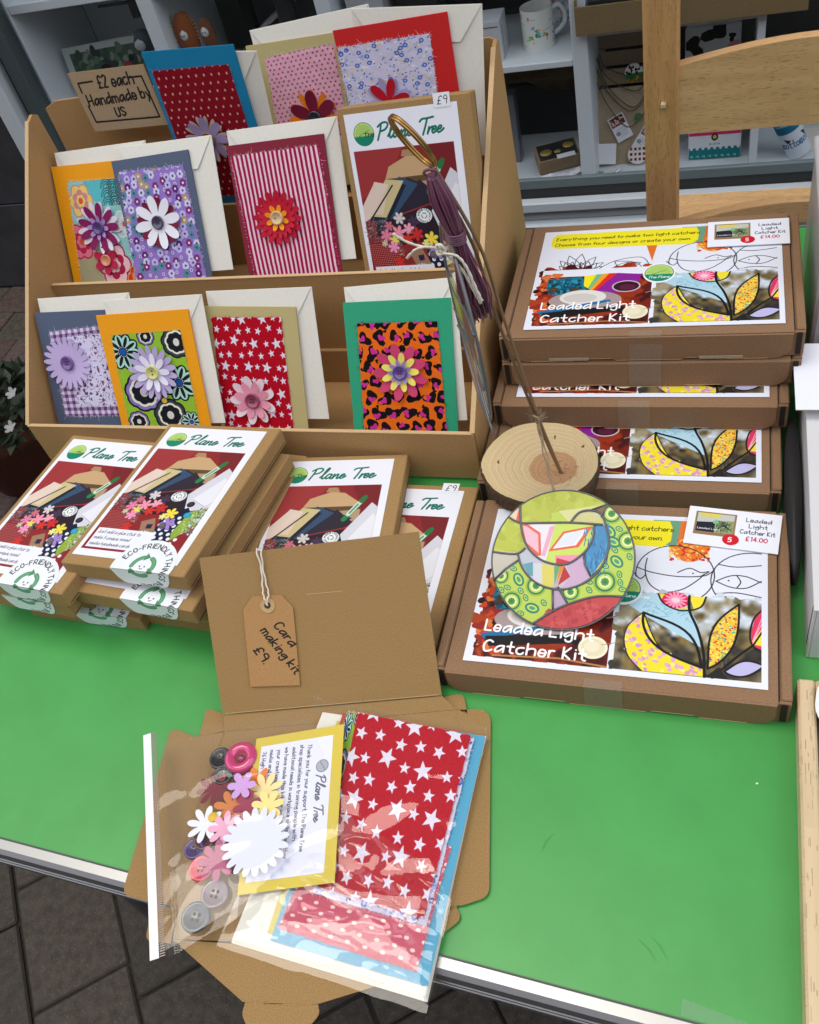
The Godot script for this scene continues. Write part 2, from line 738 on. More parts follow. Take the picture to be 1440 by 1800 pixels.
# ------------------------------------------------------------------ printed pictures
func draw_logo(c, x, y, r, word = true):
	var green = C8(10, 120, 95)
	c.ell(x, y, r * 1.05, r * 1.05, C8(20, 105, 85))
	c.ell(x, y, r, r, C8(196, 222, 120))
	for j in range(-9, 10):
		for i in range(-9, 10):
			var px = (i + 0.5 * (j & 1)) * r * 0.15
			var py = j * r * 0.13
			if px * px + py * py < r * r * 0.8 and py < r * 0.35 - px * 0.3:
				c.ell(x + px, y + py, r * 0.045, r * 0.045, C8(90, 165, 75), 0.0, 6)
	var p = PackedVector2Array()
	for i in 25:
		var a = 0.18 + (PI - 0.36) * i / 24.0
		p.append(Vector2(x + cos(a) * r, y + sin(a) * r))
	c.poly(p, C8(12, 135, 105))
	c.ln([[x - r * 0.5, y + r * 0.16], [x, y - r * 0.1], [x + r * 0.5, y - r * 0.3]], r * 0.05, C8(80, 140, 60), true)
	if word:
		c.text("The", x + r * 0.05, y + r * 0.30, r * 0.36, r * 0.07, C8(15, 50, 40), 0.2, -0.1)


func brush_words(c, x, y, size, col, k = 1.0):
	# Plane Tree in a slanting brush hand
	var w = size * 0.135
	var u = size / 7.0
	var T = func(list):
		var p = []
		for q in list:
			p.append(Vector2(x + (q[0] * k - (q[1] - 7) * 0.22) * u, y + (q[1] - 7) * u))
		return p
	for s in [[[1.5, 0.6], [1.2, 3.5], [0.2, 7.6]], [[-0.3, 1.5], [1.8, 0.0], [4.2, -0.2], [5.2, 1.0], [4.0, 2.9], [1.4, 3.7]],
		[[5.6, 6.2], [7.4, 3.2], [8.6, 0.2], [7.9, -0.2], [6.9, 3.0], [6.6, 6.2], [7.4, 7.0], [8.5, 5.8]],
		[[11.4, 4.2], [9.8, 3.9], [8.7, 5.6], [9.2, 7.0], [10.7, 6.0], [11.5, 4.2], [11.0, 6.5], [11.8, 7.0], [12.6, 6.0]],
		[[12.8, 4.0], [12.5, 7.0], [13.2, 5.4], [14.6, 4.0], [15.0, 4.8], [14.7, 6.6], [15.3, 7.0], [16.2, 6.2]],
		[[16.4, 5.7], [18.0, 5.2], [18.2, 4.1], [17.1, 4.2], [16.3, 5.8], [17.0, 7.0], [18.6, 6.2], [19.3, 5.4]],
		[[22.4, 1.4], [23.6, 0.3], [26.0, 0.2], [29.4, -0.2]], [[26.2, 0.4], [25.6, 3.6], [24.6, 7.4]],
		[[27.6, 4.2], [27.0, 7.2], [27.9, 5.0], [29.3, 4.1]],
		[[29.4, 5.7], [31.0, 5.2], [31.2, 4.2], [30.1, 4.2], [29.3, 5.8], [30.0, 7.0], [31.8, 6.0]],
		[[32.2, 5.7], [33.8, 5.2], [34.0, 4.2], [32.9, 4.2], [32.1, 5.8], [32.8, 7.0], [34.6, 6.2], [35.4, 5.4]]]:
		c.line(c.curve(T.call(s), 6), w, col)


func kit_label_tex():
	var c = Canvas.new(560, 890, C8(238, 240, 248))
	var X = 560.0
	var Y = 890.0
	draw_logo(c, 0.158 * X, 0.105 * Y, 50)
	brush_words(c, 0.275 * X, 0.135 * Y, 66, C8(8, 110, 88), 0.98)
	var x0 = 0.038 * X
	var x1 = 0.934 * X
	var y0 = 0.186 * Y
	var y1 = 0.955 * Y
	c.rect(x0, y0, x1, y1, C8(140, 38, 42))
	c.pl([[x0, y0], [x0 + 250, y0], [x0 + 120, y0 + 190], [x0, y0 + 220]], C8(158, 52, 54))
	c.pl([[x1, y0], [x1, y0 + 330], [x1 - 90, y0 + 120], [x1 - 140, y0]], C8(120, 32, 38))
	var g = func(u, v): return [x0 + u * (x1 - x0), y0 + v * (y1 - y0)]
	# kraft mailer at the top
	c.pl([g.call(0.28, 0.20), g.call(0.33, 0.12), g.call(0.52, 0.06), g.call(0.66, 0.07), g.call(0.82, 0.16), g.call(0.83, 0.22)], C8(200, 165, 122))
	c.pl([g.call(0.47, 0.06), g.call(0.49, 0.02), g.call(0.58, 0.02), g.call(0.61, 0.065)], C8(172, 138, 96))
	c.pl([g.call(0.26, 0.20), g.call(0.83, 0.19), g.call(0.84, 0.34), g.call(0.4, 0.37)], C8(96, 74, 48))
	c.pl([g.call(0.55, 0.24), g.call(0.84, 0.22), g.call(0.84, 0.32), g.call(0.6, 0.33)], C8(176, 150, 118))
	# fan of cards
	for s in [[C8(48, 36, 44), 0.20, 0.52, 0.62, 0.22, 0.80, 0.34], [C8(42, 38, 52), 0.12, 0.50, 0.50, 0.20, 0.78, 0.30], [C8(52, 78, 108), 0.06, 0.48, 0.42, 0.19, 0.60, 0.25],
		[C8(26, 34, 48), 0.05, 0.47, 0.38, 0.22, 0.48, 0.25], [C8(206, 190, 140), 0.03, 0.44, 0.28, 0.20, 0.46, 0.22], [C8(222, 200, 180), 0.0, 0.42, 0.16, 0.21, 0.30, 0.235]]:
		c.pl([g.call(s[1], s[2]), g.call(s[3], s[4]), g.call(s[5], s[6]), g.call(s[1] + 0.2, s[2] + 0.02)], s[0])
	c.pl([g.call(0.0, 0.37), g.call(0.16, 0.215), g.call(0.30, 0.235), g.call(0.06, 0.46), g.call(0.0, 0.48)], C8(226, 206, 190))
	c.ln([g.call(0.06, 0.47), g.call(0.34, 0.245)], 7, C8(24, 26, 34))
	c.ln([g.call(0.30, 0.46), g.call(0.80, 0.37)], 5, C8(170, 40, 58))
	c.pl([g.call(0.12, 0.50), g.call(0.80, 0.38), g.call(0.85, 0.62), g.call(0.35, 0.66), g.call(0.1, 0.58)], C8(40, 28, 38))
	# white envelopes
	c.pl([g.call(0.70, 0.44), g.call(0.94, 0.16), g.call(1.0, 0.20), g.call(1.0, 0.56), g.call(0.78, 0.60)], C8(214, 214, 222))
	c.pl([g.call(0.78, 0.48), g.call(0.97, 0.26), g.call(1.0, 0.28), g.call(1.0, 0.52), g.call(0.95, 0.54)], C8(232, 232, 238))
	c.ln([g.call(0.79, 0.485), g.call(0.95, 0.54), g.call(1.0, 0.50)], 2, C8(150, 150, 160))
	# green pen
	c.ln([g.call(0.70, 0.31), g.call(0.86, 0.12)], 26, C8(40, 130, 70))
	c.ln([g.call(0.735, 0.265), g.call(0.82, 0.165)], 24, C8(205, 222, 208))
	c.ln([g.call(0.745, 0.255), g.call(0.81, 0.175)], 9, C8(90, 150, 105))
	c.ln([g.call(0.835, 0.15), g.call(0.87, 0.11)], 22, C8(30, 120, 62))
	# lace, foliage and fabric pieces
	for i in 260:
		var q = g.call(c.rnd.randf_range(0.0, 0.22), c.rnd.randf_range(0.47, 0.64))
		c.ln([q, [q[0] + c.rnd.randf_range(-18, 18), q[1] + c.rnd.randf_range(-16, 16)]], 1.4, [C8(120, 135, 140), C8(60, 78, 88), C8(180, 190, 185), C8(30, 40, 50)][i % 4])
	for i in 160:
		var q = g.call(c.rnd.randf_range(0.18, 0.36), c.rnd.randf_range(0.58, 0.74))
		c.ln([q, [q[0] + c.rnd.randf_range(-16, 16), q[1] + c.rnd.randf_range(-14, 14)]], 1.4, [C8(150, 170, 130), C8(90, 110, 84), C8(212, 220, 196)][i % 3])
	c.pl([g.call(0.01, 0.63), g.call(0.22, 0.62), g.call(0.32, 0.74), g.call(0.30, 0.86), g.call(0.0, 0.86)], C8(138, 22, 30))
	for j in 16:
		for i in 16:
			c.ell(x0 + 6 + i * 9.4 + j * 0.6, y0 + (y1 - y0) * 0.645 + j * 9.2, 2.0, 2.0, C8(225, 180, 170), 0.0, 7)
	c.pl([g.call(0.60, 0.66), g.call(0.80, 0.56), g.call(0.92, 0.66), g.call(0.78, 0.94), g.call(0.62, 0.90)], C8(20, 26, 56))
	for j in 7:
		for i in 4:
			c.ell(x0 + (0.63 + i * 0.075 + 0.03 * (j & 1)) * (x1 - x0), y0 + (0.66 + j * 0.038) * (y1 - y0), 10, 10, C8(232, 236, 242))
	c.pl([g.call(0.84, 0.60), g.call(0.98, 0.55), g.call(1.0, 0.70), g.call(0.84, 0.86), g.call(0.80, 0.80)], C8(142, 172, 62))
	for i in 90:
		var q = g.call(c.rnd.randf_range(0.85, 0.98), c.rnd.randf_range(0.60, 0.78))
		c.ell(q[0], q[1], 2.2, 2.2, C8(222, 232, 180), 0.0, 6)
	for i in 160:
		var q = g.call(c.rnd.randf_range(0.90, 1.0), c.rnd.randf_range(0.55, 0.80))
		c.blot(q[0], q[1], c.rnd.randf_range(2, 5), [C8(205, 214, 230), C8(90, 110, 120), C8(170, 190, 150), C8(60, 80, 90)][i % 4])
	# kraft tag and its badge
	c.pl([g.call(0.42, 0.72), g.call(0.54, 0.68), g.call(0.64, 0.82), g.call(0.52, 0.90)], C8(158, 122, 92))
	c.pl([g.call(0.50, 0.74), g.call(0.56, 0.735), g.call(0.565, 0.775), g.call(0.51, 0.78)], C8(48, 30, 72))
	# paper flowers
	var pf = [[0.36, 0.47, 36, C8(214, 206, 204)], [0.24, 0.52, 30, C8(206, 110, 128)], [0.50, 0.50, 36, C8(70, 52, 76)], [0.20, 0.585, 38, C8(232, 128, 160)], [0.33, 0.57, 42, C8(240, 150, 170)],
		[0.44, 0.55, 36, C8(240, 164, 182)], [0.28, 0.62, 28, C8(236, 220, 96)], [0.26, 0.67, 36, C8(242, 150, 190)], [0.52, 0.59, 40, C8(206, 44, 44)], [0.42, 0.62, 34, C8(216, 52, 42)],
		[0.66, 0.63, 44, C8(242, 220, 74)], [0.70, 0.72, 46, C8(160, 130, 206)], [0.30, 0.78, 34, C8(210, 48, 40)], [0.17, 0.64, 20, C8(200, 206, 170)], [0.60, 0.66, 24, C8(240, 232, 150)]]
	for f in pf:
		var q = g.call(f[0], f[1])
		var fr = f[2] * 0.86
		c.flower(q[0] + 2, q[1] + 3, fr, 6, Color(f[3].r * 0.45, f[3].g * 0.45, f[3].b * 0.45), f[0] * 9.0, 0.34, 0.62)
		c.flower(q[0], q[1], fr, 6, f[3], f[0] * 9.0, 0.34, 0.62)
		c.ell(q[0], q[1], fr * 0.34, fr * 0.34, f[3])
	for b in [[0.62, 0.465, 40], [0.53, 0.85, 42]]:
		var q = g.call(b[0], b[1])
		c.ell(q[0], q[1], b[2], b[2] * 0.86, C8(236, 238, 238))
		c.arc_text("ECO FRIENDLY THINGS INSIDE", Vector2(q[0], q[1]), b[2] * 0.62, -2.6, b[2] * 0.22, 1.6, C8(50, 60, 60))
		for k in 3:
			var p = []
			for i in 6:
				var a = k * TAU / 3 + i * 0.28
				p.append([q[0] + cos(a) * b[2] * 0.32, q[1] + sin(a) * b[2] * 0.30])
			c.ln(p, 4, C8(80, 110, 92))
	for b in [[0.80, 0.53, 20, C8(28, 28, 44)], [0.84, 0.63, 20, C8(40, 150, 190)], [0.66, 0.74, 20, C8(92, 84, 88)]]:
		var q = g.call(b[0], b[1])
		c.ell(q[0], q[1], b[2], b[2] * 0.9, b[3])
		c.ell(q[0] - 3, q[1] - 3, b[2] * 0.6, b[2] * 0.5, b[3].lightened(0.12))
	# caption
	c.rect(0.064 * X, 0.806 * Y, 0.625 * X, 0.94 * Y, C8(236, 238, 246))
	for k in 3:
		c.text(["Just add a glue stick to", "make 5 unique, mixed", "media handmade cards"][k], 0.085 * X, (0.842 + 0.041 * k) * Y, 19, 2.0, C8(34, 36, 52), 0.2, 0.0, 0.66)
	return c.done()


func eco_tex():
	var c = Canvas.new(300, 300, C8(236, 240, 244))
	c.arc_text("ECO-FRIENDLY THINGS INSIDE!", Vector2(150, 150), 104, -2.85, 25, 4.4, C8(26, 30, 34), -1.6)
	for k in 3:
		var p = []
		for i in 8:
			var a = k * TAU / 3 - 1.1 + i * 0.19
			p.append([150 + cos(a) * 52, 150 + sin(a) * 52])
		c.ln(p, 21, C8(78, 142, 102))
		c.ln(p, 12, C8(104, 164, 124))
		var e = k * TAU / 3 - 1.1 + 7 * 0.19 + 0.36
		var f = Vector2(150 + cos(e) * 52, 150 + sin(e) * 52)
		var d = Vector2(-sin(e), cos(e))
		var n = Vector2(cos(e), sin(e))
		c.poly(PackedVector2Array([f + d * 10, f - d * 16 + n * 22, f - d * 16 - n * 22]), C8(78, 142, 102))
	c.ell(138, 150, 4, 4, C8(40, 50, 50))
	c.ell(162, 150, 4, 4, C8(40, 50, 50))
	c.ln([[143, 160], [150, 165], [157, 160]], 3, C8(40, 50, 50), true)
	return c.done()


func leaf_shape(a, b, bulge):
	# a pointed leaf from a to b
	var p = PackedVector2Array()
	var d = b - a
	var n = Vector2(-d.y, d.x)
	for i in 13:
		var t = i / 12.0
		p.append(a + d * t + n * bulge * sin(PI * pow(t, 0.8)))
	for i in 13:
		var t = 1.0 - i / 12.0
		p.append(a + d * t - n * bulge * sin(PI * pow(t, 1.15)))
	return p


func closed_line(c, p, w, col):
	var q = []
	for v in p:
		q.append(v)
	q.append(p[0])
	c.line(q, w, col)


func leaded_tex():
	var X = 1000.0
	var Y = 708.0
	var c = Canvas.new(1000, 708, C8(232, 235, 246))
	var r = c.rnd
	var ink = C8(22, 22, 24)
	# strip of line drawings along the top
	for k in 3:
		var b = Vector2(150 + k * 34, 330)
		for s in [[-100, -110], [-60, -150], [0, -160], [70, -130], [110, -80]]:
			closed_line(c, leaf_shape(b, b + Vector2(s[0], s[1]) * (0.9 if k == 1 else 0.55), 0.16), 3.2, ink)
	for s in [[300, 330, 440, 270], [330, 250, 460, 330]]:
		closed_line(c, leaf_shape(Vector2(s[0], s[1]), Vector2(s[2], s[3]), 0.2), 3.2, ink)
	c.ln([[250, 320], [330, 250], [440, 230], [480, 300]], 3.2, ink, true)
	c.pl([[450, 118], [505, 118], [486, 262]], C8(226, 116, 44))
	c.ell(735, 100, 78, 112, C8(234, 120, 48))
	for i in 120:
		c.blot(735 + r.randf_range(-70, 70), 150 + r.randf_range(-40, 60), r.randf_range(2.5, 6), [C8(246, 206, 90), C8(196, 50, 40), C8(250, 176, 80)][i % 3])
	c.pl([[600, 20], [700, 20], [690, 140], [610, 140]], C8(110, 160, 130))
	# bird and fish in circles
	var bc = Vector2(690, 270)
	closed_line(c, circle_poly(bc, 135, 130, 40), 3.8, ink)
	c.ln([[560, 250], [610, 268], [700, 280], [790, 270], [824, 240]], 3.8, ink, true)
	c.ln([[590, 205], [588, 268], [610, 325], [660, 352], [720, 335], [770, 290], [790, 262]], 3.8, ink, true)
	c.ln([[700, 262], [740, 240], [778, 256], [806, 250], [780, 272]], 3.8, ink, true)
	c.ell(752, 262, 3, 3, ink)
	c.ln([[545, 270], [572, 300], [590, 282]], 3.8, ink, true)
	closed_line(c, circle_poly(Vector2(955, 285), 142, 130, 40), 3.8, ink)
	c.ln([[830, 290], [880, 262], [930, 262], [980, 284], [1000, 276]], 3.8, ink, true)
	c.ln([[830, 290], [880, 312], [930, 312], [980, 278], [1000, 268]], 3.8, ink, true)
	c.ln([[900, 262], [912, 288], [900, 312]], 3.8, ink, true)
	c.ell(872, 284, 3, 3, ink)
	c.ln([[830, 345], [900, 335], [1000, 352]], 3.8, ink, true)
	c.ln([[840, 215], [900, 222], [1000, 205]], 3.8, ink, true)
	c.ln([[880, 372], [940, 362], [1000, 380]], 3.8, ink, true)
	c.rect(0, 0, 1000, 20, C8(232, 235, 246))
	c.rect(980, 0, 1000, 708, C8(232, 235, 246))
	# banner
	var yel = C8(244, 232, 40)
	c.pl([[60, 24], [660, 24], [672, 60], [668, 120], [640, 150], [70, 136], [40, 116], [38, 50]], yel)
	c.text("Everything you need to make two light catchers.", 58, 74, 21, 2.9, C8(40, 40, 20), 0.1, 0.0, 0.80)
	c.text("Choose from four designs or create your own.", 58, 118, 21, 2.9, C8(40, 40, 20), 0.1, 0.0, 0.80)
	# left picture: the contents on a dark red cloth
	var lx = 30
	var ly = 300
	c.rect(lx, ly, 494, 684, C8(92, 26, 20))
	for i in 240:
		var k = r.randf()
		c.blot(lx + r.randf() * 464, ly + r.randf() * 384, r.randf_range(8, 40), [C8(120, 34, 20), C8(150, 48, 22), C8(70, 18, 22), C8(172, 62, 24), C8(42, 16, 18)][i % 5], 0.5)
	c.blur(lx, ly, 494, 684, 20)
	c.pl([[lx, ly], [495, ly], [495, 350], [lx, 352]], C8(232, 235, 246))
	for i in 60:
		c.blot(lx + r.randf() * 80, 330 + r.randf() * 330, r.randf_range(6, 20), [C8(196, 70, 34), C8(150, 40, 30), C8(216, 120, 60)][i % 3], 0.5)
	c.pl([[60, 372], [200, 352], [232, 420], [220, 470], [90, 480], [58, 430]], C8(26, 116, 140))
	for i in 90:
		c.blot(70 + r.randf() * 140, 372 + r.randf() * 92, r.randf_range(4, 14), [C8(18, 84, 116), C8(40, 150, 168), C8(14, 60, 84)][i % 3], 0.4)
	for s in [[Vector2(90, 440)], [Vector2(180, 450)]]:
		c.flower(s[0].x, s[0].y, 22, 8, C8(86, 60, 30), 0.2, 0.3)
	c.pl([[212, 352], [262, 342], [236, 440], [216, 420]], C8(248, 232, 30))
	c.pl([[262, 342], [300, 340], [246, 450], [234, 440]], C8(120, 190, 130))
	c.pl([[290, 340], [318, 338], [252, 462], [244, 450]], C8(246, 160, 40))
	c.pl([[316, 338], [350, 338], [262, 470], [252, 462]], C8(226, 40, 40))
	c.pl([[350, 338], [450, 352], [430, 470], [300, 480], [262, 470]], C8(140, 34, 150))
	c.ell(392, 434, 58, 40, C8(206, 190, 200))
	c.ell(392, 434, 52, 34, C8(54, 20, 34))
	c.ell(396, 440, 34, 20, C8(92, 26, 60))
	c.ell(230, 520, 150, 62, C8(168, 150, 150))
	c.ell(220, 500, 96, 50, C8(226, 222, 216))
	c.ell(210, 505, 70, 30, C8(206, 200, 196))
	c.pl([[40, 590], [330, 520], [340, 534], [60, 612]], C8(34, 110, 160))
	c.pl([[60, 600], [380, 560], [386, 596], [80, 640]], C8(24, 22, 26))
	c.ell(440, 608, 50, 46, C8(240, 232, 200))
	c.ell(440, 608, 40, 36, C8(226, 218, 184))
	c.ell(436, 604, 26, 22, C8(236, 228, 196))
	c.ln([[100, 676], [330, 664], [490, 680]], 7, C8(180, 130, 70))
	var W = C8(250, 250, 250)
	c.text("Leaded Light", 54, 574, 45, 7.5, W, 0.0, 0.02, 0.86)
	c.text("Catcher Kit", 64, 660, 45, 7.5, W, 0.0, 0.01, 0.92)
	# right picture: a painted leaf pane held up to the light
	var rx = 512
	var ry = 362
	c.rect(rx - 14, ry - 60, rx, 690, C8(232, 235, 246))
	c.rect(rx, ry, 980, 684, C8(128, 118, 92))
	for i in 420:
		var p = Vector2(rx + r.randf() * 460, ry + r.randf() * 320)
		var hi = [C8(206, 216, 226), C8(160, 150, 120), C8(184, 190, 190), C8(112, 100, 70)]
		var lo = [C8(96, 84, 54), C8(60, 56, 48), C8(132, 112, 66), C8(46, 44, 42)]
		c.blot(p.x, p.y, r.randf_range(8, 26), (hi if p.y < ry + 130 + r.randf() * 60 else lo)[i % 4], 0.4)
	c.blur(rx, ry, 980, 684, 26)
	for i in 26:
		var p = Vector2(rx + r.randf() * 460, ry + r.randf() * 320)
		c.ln([[p.x, p.y], [p.x + r.randf_range(-60, 60), p.y + r.randf_range(10, 80)]], r.randf_range(2, 5), [C8(150, 142, 120), C8(92, 84, 66)][i % 2])
	c.blur(rx, ry, 980, 684, 9)
	c.rect(rx + 470, 300, rx + 500, 708, C8(232, 235, 246))
	c.pl([[560, 362], [720, 362], [775, 470], [790, 570], [620, 470], [545, 420]], C8(176, 212, 228))
	for i in 40:
		var p = Vector2(600 + r.randf() * 150, 380 + r.randf() * 90)
		c.ln([[p.x, p.y], [p.x + r.randf_range(-30, 30), p.y + r.randf_range(-20, 20)]], 1.8, C8(96, 170, 184))
	# the yellow crescent with pink dots
	var cres = PackedVector2Array()
	for q in c.curve([Vector2(596, 444), Vector2(552, 500), Vector2(540, 560), Vector2(560, 630), Vector2(610, 684)], 6):
		cres.append(q)
	cres.append(Vector2(815, 684))
	for q in c.curve([Vector2(800, 650), Vector2(720, 622), Vector2(650, 570), Vector2(596, 444)], 6):
		cres.append(q)
	c.poly(cres, C8(240, 222, 50))
	for i in 150:
		var p = Vector2(545 + r.randf() * 250, 470 + r.randf() * 210)
		if Geometry2D.is_point_in_polygon(p, cres):
			c.ell(p.x, p.y, r.randf_range(4, 11), r.randf_range(4, 8), [C8(226, 168, 206), C8(250, 238, 130), C8(214, 150, 190)][i % 3], r.randf() * 3)
	closed_line(c, cres, 4, ink)
	c.rect(rx, 684, 980, 690, C8(232, 235, 246))
	closed_line(c, leaf_shape(Vector2(596, 446), Vector2(796, 648), 0.2), 9, ink)
	# flower at the top
	c.pl([[640, 362], [720, 362], [740, 420], [690, 418], [655, 395]], C8(242, 214, 60))
	c.ell(700, 384, 46, 34, C8(226, 30, 90))
	c.flower(700, 384, 40, 14, C8(250, 160, 190), 0.0, 0.14, 0.6)
	c.ell(700, 384, 14, 11, C8(250, 210, 220))
	c.pl([[745, 362], [800, 362], [790, 400], [762, 420]], C8(244, 224, 60))
	c.ln([[640, 362], [660, 400], [705, 424], [745, 424], [785, 405], [800, 362]], 6, ink, true)
	c.ln([[745, 362], [748, 424], [778, 500], [800, 590], [806, 684]], 9, ink, true)
	# standing leaf
	var lf = leaf_shape(Vector2(815, 650), Vector2(908, 384), 0.145)
	c.poly(lf, C8(238, 196, 60))
	for i in 520:
		var p = Vector2(790 + r.randf() * 150, 390 + r.randf() * 260)
		if Geometry2D.is_point_in_polygon(p, lf):
			c.ell(p.x, p.y, 3.6, 3.6, [C8(200, 44, 70), C8(250, 226, 120), C8(70, 180, 170), C8(226, 110, 50), C8(246, 236, 90)][(i + int(p.y / 40.0)) % 5], 0.0, 8)
	closed_line(c, lf, 7, ink)
	# right flower, stems and lilac leaf
	c.pl([[980, 400], [980, 560], [952, 545], [946, 500], [958, 440]], C8(222, 60, 100))
	for i in 5:
		c.ln([[952, 530], [985, 420 + i * 26]], 3, C8(250, 180, 200))
	c.pl([[950, 540], [980, 480], [980, 545]], C8(244, 226, 70))
	c.ln([[985, 395], [955, 440], [944, 505], [954, 548], [985, 570]], 6, ink, true)
	c.ln([[954, 545], [985, 482]], 6, ink)
	c.ln([[954, 545], [900, 600], [830, 684]], 8, ink, true)
	c.pl([[806, 684], [850, 640], [880, 684]], C8(36, 34, 34))
	var ll = leaf_shape(Vector2(866, 655), Vector2(990, 620), 0.22)
	c.poly(ll, C8(190, 186, 226))
	closed_line(c, ll, 7, ink)
	c.rect(980, 300, 1000, 708, C8(232, 235, 246))
	c.rect(0, 686, 1000, 708, C8(232, 235, 246))
	# round badge
	c.ell(520, 350, 66, 70, C8(240, 243, 248))
	draw_logo(c, 520, 350, 56, false)
	c.text("The Plane Tree", 478, 386, 15, 2.6, C8(235, 245, 240), 0.2, 0.0, 0.8)
	return c.done()


func price_card_tex():
	var c = Canvas.new(360, 190, C8(238, 240, 248))
	c.rect(30, 22, 190, 138, C8(150, 118, 84))
	c.rect(38, 28, 182, 122, C8(196, 200, 190))
	c.pl([[38, 76], [110, 70], [110, 122], [38, 122]], C8(30, 36, 48))
	c.pl([[110, 62], [182, 56], [182, 122], [110, 122]], C8(150, 166, 120))
	c.pl([[46, 28], [130, 28], [126, 44], [50, 48]], C8(220, 206, 90))
	for i in 30:
		c.ln([[110 + (i * 37) % 70, 58 + (i * 23) % 60], [112 + (i * 53) % 70, 62 + (i * 41) % 60]], 2, C8(30, 40, 36))
	c.ell(112, 70, 12, 10, C8(120, 190, 130))
	c.text("Leaded Light", 44, 110, 9, 1.6, C8(240, 240, 240))
	var ink = C8(40, 44, 66)
	c.centred("Leaded", 278, 50, 19, 3.0, ink, 0.0, 0.95)
	c.centred("Light", 278, 80, 19, 3.0, ink, 0.0, 0.95)
	c.centred("Catcher Kit", 278, 110, 19, 3.0, ink, 0.0, 0.80)
	c.centred("£14.00", 278, 144, 20, 3.8, C8(190, 30, 70), 0.0, 1.0)
	c.ell(178, 148, 32, 27, C8(208, 24, 44))
	c.centred("5", 178, 158, 20, 5.0, C8(250, 240, 240))
	return c.done()


func fabric_tex(kind):
	if not fabrics.has(kind):
		fabrics[kind] = draw_fabric(kind)
	return fabrics[kind]


